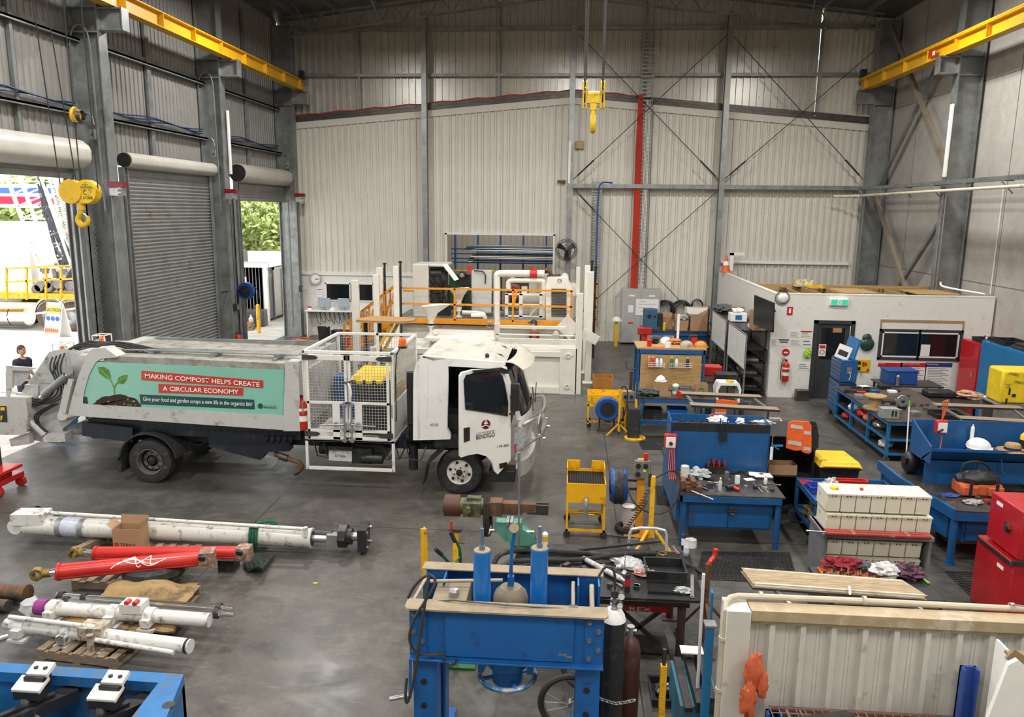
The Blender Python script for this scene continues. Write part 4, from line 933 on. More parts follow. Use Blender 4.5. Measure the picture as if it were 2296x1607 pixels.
def funnel(cx,cy,cz,r,h,tilt,par,foot):
    vs=[];n=28
    fm=MB(); prof=[(.07,0),(.075,.02),(r*.55,h*.55),(r,h)]
    L_=[]
    for (rr,z) in prof:
        for i in range(n):
            a=2*PI*i/n; x=math.cos(a)*rr; y=math.sin(a)*rr
            ex=1+tilt*max(0,math.cos(a))*(z/h)**2; L_.append((cx+x*ex,cy+y*.9,cz+z+(.04*math.cos(a) if z==h else 0)))
    for rr,z in reversed(prof):
        for i in range(n):
            a=2*PI*i/n; q=max(.02,rr-.012); ex=1+tilt*max(0,math.cos(a))*(z/h)**2; L_.append((cx+math.cos(a)*q*ex,cy+math.sin(a)*q*.9,cz+z+(.04*math.cos(a) if z==h else 0)))
    fs=[(j*n+i,j*n+(i+1)%n,(j+1)*n+(i+1)%n,(j+1)*n+i) for j in range(7) for i in range(n)]
    fm.add(L_,fs); sp('funnel',fm,SWHITE,'cream feed funnel',0,par)
    sp('funnel_stand',MB().rod((cx,cy,foot),(cx,cy,cz),.05).rod((cx,cy,cz-.04),(cx,cy,cz),.1).m(1).rod((cx,cy,cz-.1),(cx,cy,cz-.05),.1).m(0).rod((cx,cy,cz-.14),(cx,cy,cz-.1),.1).rod((cx,cy,foot),(cx,cy,foot+.05),.12).rod((cx,cy,foot+.2),(cx,cy,foot+.4),.09),[SWHITE,BLACK],None,0,par)
c=q4(950,700,23.2); funnel(c.x,23.2,c.z+.05,.30,.52,1.05,skid,1.2)
# --- rear skid with deck ---
rear=T('pumping_skid','long cream pumping skid with orange railed deck along the back wall','machine',(-2.6,26.3,0))
rp_=lambda n,mb,mt,lab=None,bev=0,par=None: PW(n,mb,mt,par or rear,lab,bev)
D0=q4(760,655,BYY); D1=q4(1930,690,BYY); dz=(D0.z+D1.z)/2
DX0,DX1=-5.75,D1.x
rp_('skid_base',MB().box(DX0,BYY+.1,0,DX1,BYY+2.4,.3).box(DX0,BYY+.3,.3,DX1-.4,BYY+2.3,dz-.2),SWHITE,None,.01)
m=MB().box(DX0,BYY,dz-.2,DX1,BYY+.05,dz-.03).box(DX0,BYY,dz-.03,DX1,BYY+.16,dz).box(DX0,BYY,dz-.2,DX1,BYY+.16,dz-.17); rp_('deck_edge_beam',m,ORG)
rp_('deck',MB().box(DX0,BYY+.05,dz-.06,DX1,BYY+2.5,dz-.02),GALV)
for x in (1115,1520,1925): 
    c=q4(x,600,BYY); rp_('rail_post',MB().box(c.x-.03,BYY,dz-.05,c.x+.03,BYY+.06,2.78),ORG)
rp_('rail_post',MB().box(DX0,BYY,dz-.05,DX0+.06,BYY+.06,2.78),ORG); rp_('rail_post',MB().box(DX0,BYY+.7,dz-.05,DX0+.06,BYY+.76,2.95),ORG)
for z in (2.25,2.76): rp_('top_handrail' if z>2.5 else 'mid_handrail',MB().box(DX0,BYY,z-.03,DX1+.03,BYY+.06,z+.03).box(DX0,BYY,z-.03,DX0+.05,BYY+.75,z+.03),ORG)
rp_('rail_gate',MB().bar(q4(1547,470,25.1),q4(1520,590,25.1),.07,.05,(0,1,0)).bar(q4(760,470,25.2),q4(830,475,25.2),.05,.16,(0,1,0)),ORG)
# stairs
m=MB(); c0_=q4(400,725,25.4); c1_=q4(720,440,25.4)
for s in (25.2,26.0):
    m.bar((DX0-1.75,s,.55),(DX0,s,dz),.06,.16).bar((DX0-1.75,s,1.5),(DX0,s,2.85),.05,.05).bar((DX0-.35,s,dz-.2),(DX0-.35,s,2.6),.05,.05).bar((DX0-1.1,s,1.1),(DX0-1.1,s,2.0),.05,.05).bar((DX0-1.75,s,1.0),(DX0,s,2.35),.04,.04)
    m.bar((DX0-1.75,s,0),(DX0-1.75,s,1.5),.06,.06)
    for k in range(5): m.bar((DX0-.25-k*.3,s,dz-.1-k*.25),(DX0-.05-k*.3,s,2.6-k*.22),.035,.035)
rp_('stair_rail',m,ORG)
m=MB()
for k in range(6): m.box(DX0-.28-k*.27,25.25,dz-.25-k*.2,DX0-.02-k*.27,26.0,dz-.22-k*.2)
rp_('stair_tread',m,ORG)
m=MB(); RX=DX1+.75
for y in (BYY+.6,BYY+2.3): m.box(RX,y,1.6,RX+.06,y+.06,2.95)
for z in (1.75,2.15,2.45,2.92): m.box(DX1+.3,BYY+.6,z,RX+.06,BYY+.65,z+.06).box(RX,BYY+.6,z,RX+.06,BYY+2.3,z+.06)
m.box(DX1+.2,BYY+.6,1.5,RX+.06,BYY+2.3,1.6).box(DX1-.2,BYY+.7,1.45,RX,BYY+2.2,1.5)
rp_('end_platform',m,ORG)
# power pack enclosure with open side
EY=BYY+.75
e0=q4(822,285,EY); e1=q4(1065,650,EY)
m=MB(); qb(m,822,285,935,660,EY,1.3); qb(m,1040,285,1068,660,EY+1.1,.2); qb(m,935,285,1060,305,EY,1.3); qb(m,935,300,1060,660,EY+1.2,.1)
enc=rp_('power_pack_housing',m,M('housing_grey',(.58,.57,.52),.4,var=.05),None,.02)
m=MB(); m.bx(q4(990,400,EY+.5),(.7,.6,.6)); m.rod(q4(950,350,EY+.3),q4(1030,350,EY+.3),.16).bx(q4(1000,600,EY+.5),(.8,.7,.5)).rod(q4(1075,430,EY+.2),q4(1075,560,EY+.2),.05).bx(q4(995,520,EY+.4),(.3,.3,.3))
random.seed(5)
for i in range(12):
    x=random.uniform(945,1050); y=random.uniform(330,520); m.tube([q4(x,y,EY+.1),q4(x+20,y+40,EY+.0),q4(x-5,y+90,EY+.15)],.02,5)
rp_('diesel_engine',m,BLACK,None,0,enc)
m=MB(); m.add([q4(1030,290,EY),q4(1065,285,EY),q4(1145,390,EY-.2),q4(1115,402,EY-.2),q4(1030,290,EY+.9),q4(1065,285,EY+.9),q4(1145,390,EY+.7),q4(1115,402,EY+.7)],[(0,3,2,1),(4,5,6,7),(0,1,5,4),(1,2,6,5),(2,3,7,6),(3,0,4,7)])
rp_('lifted_hatch',m,SWHITE,None,0,enc)
m=MB(); m.bx(q4(1180,390,EY+.5),(.5,.5,.35)); c=q4(1168,360,EY); m.rod((c.x,EY-.05,c.z),(c.x,EY+.2,c.z),.12).m(2).rod((c.x,EY-.08,c.z),(c.x,EY-.04,c.z),.07).m(0)
for i in range(10):
    x=random.uniform(1165,1225); y=random.uniform(430,520); m.tube([q4(x,y,EY),q4(x+10,y+50,EY-.1),q4(x-5,y+110,EY)],.02,5)
m.m(1); qb(m,1205,295,1228,350,EY,.15); rp_('pump_motor',m,[BLACK,RED,STEEL])
m=MB(); qb(m,1232,330,1370,625,EY,.45); cb=rp_('electrical_cabinet',m,M('cabinet_grey',(.50,.51,.50),.35,var=.04),None,.01)
m=MB(); m.tube([q4(1250,330,EY-.02),q4(1310,335,EY-.03),q4(1330,360,EY-.03),q4(1328,420,EY-.02)],.02,6); rp_('cable',m,HOSE,None,0,cb)
m=MB(); c=q4(1110,560,24.5)
funnel(c.x,25.6,c.z-.12,.32,.5,.15,rear,dz)
m=MB()
def bigpipe(pts,r,Y): m.tube([q4(*p,Y) for p in pts],r,16,smooth=2)
bigpipe([(1408,690),(1408,400),(1408,352),(1460,350),(1690,350),(1740,350)],.12,26.0); bigpipe([(1492,470),(1485,400),(1540,398),(1700,400),(1735,402),(1735,450),(1733,675)],.085,26.0)
m.m(1).rod(q4(1640,352,26.0),q4(1690,352,26.0),.15).m(0).tube([q4(1170,622,25.6),q4(1290,628,25.6),q4(1325,640,25.6),q4(1325,690,25.6)],.08,12,smooth=1)
m.m(1).rod(q4(1232,628,25.6),q4(1242,628,25.6),.085)
rp_('large_pipework',m,[SWHITE,RED],'cream delivery pipes')
m=MB()
for x in (1465,1565,1705): qb(m,x,490,x+22,665,25.9,.08)
for y in (488,560,640): qb(m,1465,y,1725,y+18,25.9,.08)
qb(m,1560,500,1700,640,26.3,.5); qb(m,1580,440,1620,500,26.4,.2)
m.bar(q4(1640,640,25.95),q4(1710,560,25.95),.05,.05)
rp_('pump_frame',m,SWHITE,None,.006)
m=MB(); m.bx(q4(1600,450,26.6),(.3,.3,.35)).rod(q4(1500,520,26.4),q4(1560,520,26.4),.16).m(1); 
for i in range(6): c=q4(1400+i*30,[500,530,590,470,450,580][i],26.3); m.m(i%3).rod((c.x,26.2,c.z),(c.x,26.35,c.z),.07)
rp_('pump_parts',m,[DSTEEL,RED,STEEL])
m=MB(); slab(m,[z4(*p) for p in [(1752,680),(1752,440),(1760,388),(1890,385),(1932,450),(1928,682)]],(0,25.35,0),(0,1,0),.7); lb=rp_('louvre_housing',m,SWHITE,None,.01)
m=MB()
for i in range(19): 
    a=q4(1788,458+i*10.4,25.33); b_=q4(1893,458+i*10.4,25.33); m.box(a.x,25.3,a.z-.012,b_.x,25.36,a.z+.008)
rp_('louvre_slats',m,DSTEEL,None,0,lb)
m=MB(); slab(m,[z4(*p) for p in [(1832,392),(1858,392),(1858,412),(1832,412)]],(0,25.34,0),(0,1,0),.01); m.m(1); slab(m,[z4(*p) for p in [(1838,396),(1845,394),(1846,410),(1836,410)]],(0,25.33,0),(0,1,0),.01); slab(m,[z4(*p) for p in [(1848,400),(1853,396),(1854,410),(1848,410)]],(0,25.33,0),(0,1,0),.01); rp_('pictogram',m,[BLACK,PAPER],None,0,lb)
m=MB(); a=q4(1880,385,26.4); m.rod((a.x,25.9,a.z),(a.x,27,a.z),.14,n=20).rod((a.x+.3,25.7,a.z-.35),(a.x+.3,27,a.z-.35),.16,n=20); rp_('air_receiver',m,SWHITE)
m=MB(); m.rod(q4(1760,400,26.8),q4(1850,400,26.8),.22).rod(q4(1600,320,26.6),q4(1760,330,26.6),.1).tube([q4(1700,330,26.5),q4(1750,320,26.4),q4(1790,350,26.4),q4(1780,400,26.4)],.07,8,smooth=1); rp_('turbo_exhaust',m,RUST)
# machine jack legs, each standing on the floor
def leg(lb,x0,x1,ytop,Y,blk=True,w_=.16):
    a=q4(x0,ytop,Y); b_=q4(x1,ytop,Y); t=T('support_column',lb,'support column',((a.x+b_.x)/2,Y,0))
    ww=(b_.x-a.x)/2
    P('outer_tube',MB().box(-ww,-ww,.05,ww,ww,a.z).box(-ww-.07,-ww-.07,0,ww+.07,ww+.07,.05),SWHITE,t,None,.01)
    if blk: P('hydraulic_ram',MB().rod((ww+.05,0,.8),(ww+.05,0,a.z+.1),.035).rod((ww+.05,0,a.z+.1),(ww+.05,0,a.z+.16),.06),BLACK,t)
leg('shortest white jack leg, leftmost of the skid',400,445,395,24.3,False)
leg('white jack leg second from left in front of the stairs',550,588,358,25.0,False)
leg('white jack leg with black ram beside the clock window',572,618,308,26.2)
leg('white jack leg beside the orange stair gate',690,727,298,25.0)
leg('tall white jack leg right of the skid with black ram',2040,2085,337,23.9)
leg('white jack leg furthest right behind another white leg',2022,2060,293,25.5)
# operator platform
m_t=T('folding_platform','tan hexagonal platform on yellow struts above the truck cage','platform',(q4(640,680,21.5).x,21.5,0))
tp=q4(640,680,21.5)
ps=[(-.85,-.1),(-.75,-.42),(.55,-.5),(.8,-.25),(.8,.35),(-.5,.55)]
P('top_plate',MB().prism(ps,'z',tp.z,tp.z+.06),M('tan_plate',(.42,.25,.10),.6,var=.1),m_t,None,.006)
P('strut',MB().bar((.25,-.3,tp.z),(-.45,-.3,.95),.09,.06,(0,1,0)).bar((.35,.1,tp.z),(-.3,.1,.95),.09,.06,(0,1,0)),SYEL,m_t)
P('black_leg',MB().rod((-.6,0,.9),(-.6,0,tp.z),.06).rod((-.2,0,.9),(-.2,0,tp.z-.02),.06).box(-.8,-.2,.85,-.1,.2,.95),BLACK,m_t)
P('base_frame',MB().box(-.9,-.45,0,.1,.4,.12).box(-.8,-.15,.12,-.5,.15,.9).box(-.3,-.15,.12,-.1,.15,.9),DSTEEL,m_t)
# office desk under the small window in the back wall
t=T('wall_bench','white wall bench under the small window by the clock','bench',(-9.9,31.7,0))
P('worktop',MB().box(-1.1,-.3,1.08,1.4,.3,1.12),PAPER,t); P('leg',MB().box(-1.05,-.25,0,-1.0,.25,1.08),WHITE,t); P('leg',MB().box(1.3,-.25,0,1.35,.25,1.08),WHITE,t)
def monitor(lb,x,y,z,w_,h,rz=0):
    t=T('monitor',lb,'monitor',(x,y,z),rz,'monitors on the wall bench'); P('screen',MB().box(-w_/2,-.02,.14,w_/2,.02,.14+h),M('pale_screen',(.35,.4,.47),.25,var=.05),t,None,.006); P('stand',MB().box(-.03,0,.01,.03,.03,.2).box(-.12,-.08,0,.12,.08,.015),STEEL,t)
monitor('left computer monitor with pale screen on the wall bench',-10.25,31.7,1.12,.52,.36,.1); monitor('right computer monitor with pale screen on the wall bench',-9.45,31.75,1.12,.48,.36,-.1)
OW('hard_hat','white hard hat lying on wall bench between the monitors','hard hat',MB().ball((-9.85,31.6,1.14),.13,(1,1.15,.9),16,flat=.02).rod((-9.85,31.6,1.125),(-9.85,31.6,1.14),.16),PAPER)
OW('telephone','red and white phone at the left end of the wall bench','phone',MB().box(-10.95,31.6,1.12,-10.78,31.8,1.2).m(1).box(-10.93,31.62,1.2,-10.8,31.7,1.26),[PAPER,RED])
m=MB(); random.seed(8)
for i in range(9): x=-10.7+i*.2; m.tube([(x,31.85,1.08),(x+.1,31.8,.6+.05*(i%4)),(x+.25,31.82,.4+.1*(i%3)),(x+.2,31.85,1.0)],.012,5,smooth=2)
OW('dangling_cables','loose dark cables dangling under the wall bench','cables',m,HOSE)
c=QY(707,625,31.9)
t=T('wall_clock','round white wall clock above the bench','clock',(c.x,31.93,c.z))
P('dial',MB().rod((0,0,0),(0,-.05,0),.225,n=36),PAPER,t); P('rim',MB().torus((0,-.05,0),.225,.015,'y',36,6),STEEL,t); P('hands',MB().bar((0,-.06,0),(.16,-.06,.0),.015,.006,(0,1,0)).bar((0,-.06,0),(.1,-.06,-.02),.02,.006,(0,1,0)),INK,t)
nm=MB()
for k in range(12): a=k*PI/6; nm.bx((math.sin(a)*.18,-.053,math.cos(a)*.18),(.03,.004,.035))
P('numerals',nm,INK,t)
c=q4(178,480,31.98); OW('notice','white notice sheet beside the small window left edge','notice',MB().box(c.x-.12,31.96,c.z-.2,c.x+.12,31.99,c.z+.2).m(1).box(c.x-.09,31.955,c.z-.1,c.x+.09,31.96,c.z-.09).box(c.x-.09,31.955,c.z-.0,c.x+.09,31.96,c.z+.01).box(c.x-.09,31.955,c.z+.1,c.x+.09,31.96,c.z+.13),[PAPER,INK])
# wall fan
c=QY(1270,560,31.2)
t=T('wall_fan','large black caged fan mounted on the middle column','fan',(c.x,31.15,c.z))
m=MB()
for k in range(3): m.torus((0,-.02-.04*k,0),.43-.05*k if k else .43,.012,'y',32,5)
for k in range(28): a=k*2*PI/28; m.rod((0,-.16,0),(math.cos(a)*.43,-.02,math.sin(a)*.43),.006,n=4)
m.torus((0,-.12,0),.2,.008,'y',24,4).torus((0,-.08,0),.32,.008,'y',24,4); P('guard',m,BLACK,t)
m=MB()
for k in range(3):
    a=k*2*PI/3+.5; d=Vector((math.cos(a),0,math.sin(a))); e=Vector((-math.sin(a),0,math.cos(a))); m.add([d*.05-e*.04,d*.05+e*.05+Vector((0,.04,0)),d*.36+e*.14+Vector((0,.05,0)),d*.38-e*.1,d*.05-e*.04+Vector((0,.01,0)),d*.05+e*.05+Vector((0,.05,0)),d*.36+e*.14+Vector((0,.06,0)),d*.38-e*.1+Vector((0,.01,0))],[(0,1,2,3),(7,6,5,4),(0,4,5,1),(1,5,6,2),(2,6,7,3),(3,7,4,0)])
P('blade',m,BLACK,t); P('motor',MB().rod((0,-.05,0),(0,.25,0),.09,n=16).bar((0,.2,0),(0,.35,-.25),.05,.05),BLACK,t)
# red drum, coiled hose, dark attachments at the left
c=F(*z4(350,795)); c=QY(*z4(350,795),28)
OW('drum','open red steel drum near the wall bench','drum',MB().lathe([(.0,.0),(.28,0),(.28,.28),(.295,.3),(.28,.32),(.28,.6),(.295,.62),(.28,.64),(.28,.85),(.25,.85),(.25,.4),(0,.4)],(c.x,28,0),24),RED)
m=MB()
for k in range(4): m.torus((-10.9+.03*k,30.6,.03+.012*k),.35-.05*k,.018,'z',24,5)
m.tube([(-10.6,30.5,.03),(-10.2,30.3,.03),(-10.0,30.6,.03),(-9.6,30.4,.03)],.018,5,smooth=2)
OW('air_hose','orange air hose coiled on floor by the far roller door','hose',m,M('hose_orange',(.6,.16,.05),.5))
m=MB(); slab(m,[z4(*p) for p in [(160,718),(215,720),(245,745),(250,800),(240,1000),(190,1000),(175,850)]],(0,23.5,0),(0,1,0),.08); m.tube([QY(*z4(230,760),23.4),QY(*z4(240,720),23.4),QY(*z4(255,900),23.4)],.04,8); m.box(-8.7,23.3,0,-7.9,23.9,.5); qb(m,255,745,320,900,23.7,.3); qb(m,290,800,340,1000,23.5,.3)
OW('loader_attachment','black steel loader attachment standing behind the truck cage','attachment',m,BLACK)
OW('pump_unit','rusty brown pump unit beside the black attachment','pump',MB().rod((-7.6,23.2,.5),(-7.0,23.2,.5),.22).box(-7.7,23.0,0,-6.9,23.5,.28).rod((-7.3,23.2,.7),(-7.3,23.2,1.2),.1),RUST)
# ================= NEXT BAY =================
t=T('pipe_rack','blue steel pipe rack seen through wall opening','rack',(-2.9,41,0))
for k,x in enumerate((-3.2,-2,-.8,.4,1.6,2.8)): P('upright',MB().box(x-.04,-.1,0,x+.04,.1,4.05-.0*k),BLUE,t)
for k,z in enumerate((2.55,2.75,3.0,3.25)): P('shelf_arm',MB().box(-3.4,-.12,z,3.0,-.06,z+.06),BLUE,t)
random.seed(3)
for k in range(26):
    z=[2.62,2.82,3.07,3.32][k%4]; mt_=[STEEL,SWHITE,BLUE,DSTEEL,GALV][(k*3)%5]; x=-5.6+random.uniform(0,.8); dzz=.075*((k//4)%3)
    o=O('pipe','long metal pipe lying in the rack of the next bay','pipe',MB().rod((0,0,0),(6.6+random.uniform(-1,.3),0,0),.03,n=8),mt_,(x,40.83-.08*(k//12),z+dzz),0,'pipes in the rack beyond the opening')
t=T('compressor','dark green machine with red hose reel in the next bay','machine',(-4.0,34.6,0))
P('housing',MB().box(-1.3,-.8,.2,.9,.8,2.55),M('dark_green_paint',(.02,.10,.05),.4),t,None,.05); P('guard_rail',MB().bar((-1.5,-.85,2.7),(2.6,-.85,2.7),.05,.05).bar((-1.5,-.85,2.0),(-1.5,-.85,2.7),.05,.05).bar((0.1,-.85,2.0),(.1,-.85,2.7),.05,.05).bar((2.6,-.85,0),(2.6,-.85,2.7),.05,.05).bar((-1.5,-.85,0),(-1.5,-.85,2.0),.05,.05),SYEL,t)
P('hose_reel',MB().rod((-.5,-.95,2.2),(-.5,-.8,2.2),.25,n=20).rod((.4,-.95,2.25),(.4,-.8,2.25),.2,n=18),BLACK,t)
t=T('drill_unit','cream machine with red fittings behind the skid in the next bay','machine',(-2.0,34.4,0))
P('frame',MB().box(-.9,-.6,0,1.4,.6,.4).box(-.3,-.4,1.6,1.35,.4,2.55).box(-.2,-.3,.4,0,.3,1.6).box(1.1,-.3,.4,1.3,.3,1.6),SWHITE,t,None,.02)
P('fittings',MB().rod((-.6,-.6,2.3),(-.2,-.6,2.3),.14).bx((-.5,-.4,1.8),(.5,.4,.4)).rod((.2,-.6,1.2),(.2,-.3,1.2),.2),RED,t)
P('motor',MB().rod((.1,-.5,2.6),(.7,-.5,2.6),.14).bx((-.2,-.6,2.4),(.4,.3,.5)).rod((.8,-.6,1.9),(1.2,-.6,1.9),.15),DSTEEL,t)
# ================= HOOKS =================
def rope(mb,pts,r=.014): return mb.tube(pts,r,6)
HK=M('hook_block_yellow',(.70,.42,.01),.4,var=.1,dirt=(.2,.13,.02),damt=.2,dsc=9)
br=T('crane_bridge','yellow crane bridge girder above the truck that carries both hooks','crane bridge',(0,12.95,10.53))
P('girder',MB().box(-10.8,-.25,0,10.8,-.22,.9).box(-10.8,.22,0,10.8,.25,.9).box(-10.8,-.25,0,10.8,.25,.03).box(-10.8,-.25,.87,10.8,.25,.9),YEL,br)
for x in (-8.9,1.3): P('hoist_trolley',MB().box(x-.5,-.4,-.28,x+.5,.4,0).rod((x-.4,0,-.15),(x+.4,0,-.15),.12),DSTEEL,br)
c=QY(180,430,12.95); H1=Vector((c.x,12.95,c.z))
t=T('crane_hook_block','yellow hook block hanging by the open roller door','crane hook',H1)
for s,rz in ((-1,0),(1,0)):
    x=.13*s
    P('sheave_cover',MB().rod((x*1.0,-.07+.02*s,0),(x*1.0+.0,.07+.02*s,0),.205,n=30),HK,t,None,.01)
P('crosshead',MB().box(-.09,-.06,-.2,.09,.06,-.05).rod((0,0,-.3),(0,0,-.15),.055),HK,t)
hk=[(0,0,-.28),(-.01,0,-.34),(-.08,0,-.42),(-.09,0,-.5),(-.03,0,-.57),(.06,0,-.55),(.1,0,-.48),(.09,0,-.41)]
P('hook',MB().tube(hk,lambda u:.05*(1-.55*abs(u-.45)),10,smooth=2),HK,t)
P('safety_latch',MB().bar((.09,0,-.42),(0,0,-.34),.03,.01),STEEL,t)
P('wire_rope',MB().rod((-.33,-.02,.05),(-.6,-.02,10.2-H1.z),.011,n=6).rod((-.05,0,.1),(-.42,0,10.2-H1.z),.011,n=6).rod((.02,0,.1),(-.0,0,10.2-H1.z),.011,n=6).rod((.32,.0,.05),(.3,0,10.2-H1.z),.011,n=6),HOSE,t)
pl=P('face_plate',MB().rod((.13,-.075,0),(.13,-.056,0),.19,n=30),HYEL,t)
text_on('JDN',H1+V(.08,-.08,.115),H1+V(.19,-.08,.115),.03,INK,pl); text_on('MONOCRANE',H1+V(.02,-.08,.075),H1+V(.25,-.08,.075),.035,INK,pl); text_on('C',H1+V(.1,-.08,-.01),H1+V(.16,-.08,-.01),.08,INK,pl); text_on('WLL 10 TONNE',H1+V(.0,-.08,-.1),H1+V(.26,-.08,-.1),.05,INK,pl,bold=.01)
c=QY(171,257,12.95)
t=T('rope_pulley','small worn yellow rope pulley above hook block by the roller door','pulley',c)
P('cheek',MB().lathe([(.02,-.02),(.12,-.03),(.13,0),(.12,.03),(.02,.02)],(-.02,0,0),20,'x'),HK,t); 
m=MB()
for k in range(4): m.torus((.04+.02*k,0,-.02),.09,.01,'x',18,5)
P('rope_coil',m,DSTEEL,t)
c=QY(1331,215,12.95); H2=Vector((c.x,12.95,c.z))
t=T('crane_hook_block','yellow twin sheave hook block hanging in the middle of the hall','crane hook',H2)
for s in (-1,1):
    m=MB()
    for k in (-1,1): 
        x=s*.14+k*.025; m.prism([(-.06,-.2),(.06,-.2),(.075,-.1),(.07,.2),(0,.24),(-.07,.2),(-.075,-.1)],'x',x-.012,x+.012)
    P('side_plate',m,HYEL,t,None,.006); P('sheave',MB().rod((s*.14-.012,0,.02),(s*.14+.012,0,.02),.12,n=20),DSTEEL,t)
P('crosshead',MB().box(-.12,-.05,-.12,.12,.05,.05).rod((-.1,0,.02),(.1,0,.02),.055).box(-.05,-.05,-.22,.05,.05,-.1),HYEL,t,None,.006)
P('hook',MB().tube([(0,0,-.2),(.0,-.02,-.3),(.0,-.09,-.4),(0,-.08,-.5),(0,0,-.55),(0,.07,-.5),(0,.08,-.42)],lambda u:.048*(1-.4*abs(u-.4)),10,smooth=2),HYEL,t)
P('wire_rope',MB().rod((-.15,-.04,.1),(-.16,-.04,10.2-H2.z),.012,n=6).rod((-.125,.04,.1),(-.11,.04,10.2-H2.z),.012,n=6).rod((.13,-.04,.1),(.13,-.04,10.2-H2.z),.012,n=6).rod((.15,.04,.1),(.17,.04,10.2-H2.z),.012,n=6),HOSE,t)
# ================= PEOPLE =================
def skinmesh(name,chains,mat,parent,sub=2):
    """chains: list of [(x,y,z,r),...]; the first point of later chains may repeat a point already laid down"""
    vs=[];es=[];rs=[];idx={}
    def vid(p):
        k=tuple(round(q,4) for q in p[:3])
        if k not in idx: idx[k]=len(vs); vs.append(p[:3]); rs.append(p[3] if not isinstance(p[3],tuple) else p[3])
        return idx[k]
    for c in chains:
        for a,b_ in zip(c[:-1],c[1:]): es.append((vid(a),vid(b_)))
    me=bpy.data.meshes.new(name); me.from_pydata(vs,es,[]); o=link(name,me,parent); me.materials.append(mat)
    o.modifiers.new('skin','SKIN'); o.modifiers['skin'].use_smooth_shade=True
    for i,r in enumerate(rs):
        sv=me.skin_vertices[0].data[i]; sv.radius=(r if isinstance(r,tuple) else (r,r)); sv.use_root=(i==0)
    s_=o.modifiers.new('sub','SUBSURF'); s_.levels=sub; s_.render_levels=sub; return o
SKIN=M('skin',(.45,.24,.16),.55,var=.06); HAIR=M('hair_grey_brown',(.06,.045,.035),.8,var=.3,sc=60)
DARKT=M('navy_shirt',(.012,.014,.022),.85,var=.2,bump=.3,bsc=20); TROU=M('work_trousers',(.03,.035,.05),.85,var=.2)
def person(label,loc,rz,shirt,cap=None,arms_bent=True):
    t=T('person',label,'person',loc,rz)   # faces +x locally
    hip=(0,0,.95,(.15,.13))
    ch=[[hip,(0,0,1.1,(.15,.11)),(0,0,1.3,(.17,.12)),(0,0,1.44,(.14,.1)),(.01,0,1.52,(.06,.06)),(.02,0,1.58,(.055,.055))]]
    for s in (-1,1):
        ch.append([hip,(0,.1*s,.86,.10),(.01,.11*s,.5,.062),(0,.12*s,.1,.045)])
        a=[(0,0,1.44,(.14,.1)),(0,.19*s,1.42,.06),(-.02,.24*s,1.15,.045)]
        a+= [(.16,.20*s,.98,.036),(.24,.15*s,.98,.03)] if arms_bent else [(.04,.25*s,.92,.036),(.06,.25*s,.84,.03)]
        ch.append(a)
    skinmesh('body',ch,SKIN,t)
    # clothing slightly outside the body
    cl=[[(0,0,1.0,(.17,.145)),(0,0,1.1,(.18,.14)),(0,0,1.3,(.21,.155)),(0,0,1.45,(.18,.13)),(.01,0,1.53,(.085,.085))]]
    for s in (-1,1): cl.append([(0,0,1.45,(.18,.13)),(0,.19*s,1.43,.095),(-.015,.235*s,1.2,.065)])
    skinmesh('shirt',cl,shirt,t)
    cl=[[(0,0,1.0,(.165,.14)),(0,0,.92,(.16,.14))]]
    for s in (-1,1): cl.append([(0,0,.92,(.16,.14)),(0,.1*s,.84,.115),(.01,.11*s,.5,.078),(0,.12*s,.14,.065)])
    skinmesh('trousers',cl,TROU,t)
    for s in (-1,1): P('boot',MB().ball((.06,.12*s,.06),.08,(1.7,.75,.8),14,flat=.75).rod((0,.12*s,.05),(0,.12*s,.17),.06),M('tan_boot',(.20,.13,.07),.7),t)
    # head with face
    hd=MB().ball((.03,0,1.70),.105,(.95,.78,1.18),20).ball((.055,0,1.63),.06,(.9,.8,.8),12)
    hd.add([(.125,-.014,1.70),(.125,.014,1.70),(.152,.012,1.668),(.152,-.012,1.668),(.12,0,1.66)],[(0,1,2,3),(3,2,4),(0,3,4),(1,4,2)])
    for s in (-1,1): hd.ball((.025,.085*s,1.70),.028,(.7,.35,1.1),8)
    P('head',hd,SKIN,t)
    P('eyes',MB().ball((.118,.032,1.715),.012,n=8).ball((.118,-.032,1.715),.012,n=8),INK,t); P('mouth',MB().box(.128,-.022,1.636,.134,.022,1.642),M('lips',(.3,.1,.08),.5),t)
    hr=MB().ball((.012,0,1.735),.108,(.98,.82,1.05),18,amp=.05,fr=6,flat=.05).ball((-.035,0,1.69),.085,(.7,.95,1.1),14,amp=.05,fr=6); P('hair',hr,HAIR,t)
    if cap: P('cap',MB().ball((.02,0,1.75),.115,(1,.85,.85),16,flat=.02).bx((.15,0,1.745),(.13,.15,.015)),cap,t)
    # hands
    for s in (-1,1):
        bx,by,bz=(.24,.15*s,.98) if arms_bent else (.06,.25*s,.84)
        dx,dz=(1,0) if arms_bent else (.1,-1)
        hm=MB().bx((bx+dx*.04,by,bz+dz*.04),(.09 if dx==1 else .03,.075,.03 if dx==1 else .09))
        for k in range(4):
            o=(-.028+.019*k); L=(.06,.07,.072,.055)[k]
            p0=(bx+dx*.08,by+o,bz+dz*.08); p1=(bx+dx*(.08+L*.6),by+o,bz+dz*(.08+L*.6)-.01); p2=(bx+dx*(.08+L)-.01,by+o,bz+dz*(.08+L)-.03)
            hm.tube([p0,p1,p2],.0088,6)
        hm.tube([(bx+dx*.02,by-s*.035,bz+dz*.02),(bx+dx*.05,by-s*.06,bz+dz*.05),(bx+dx*.08,by-s*.06,bz+dz*.075)],.01,6)
        P('hand',hm,SKIN,t)
    return t
c=QY(45,770,18.4)
person('man in dark shirt with sunglasses on his head, beyond the truck hopper',(c.x,18.4,-.02),-.15,DARKT)
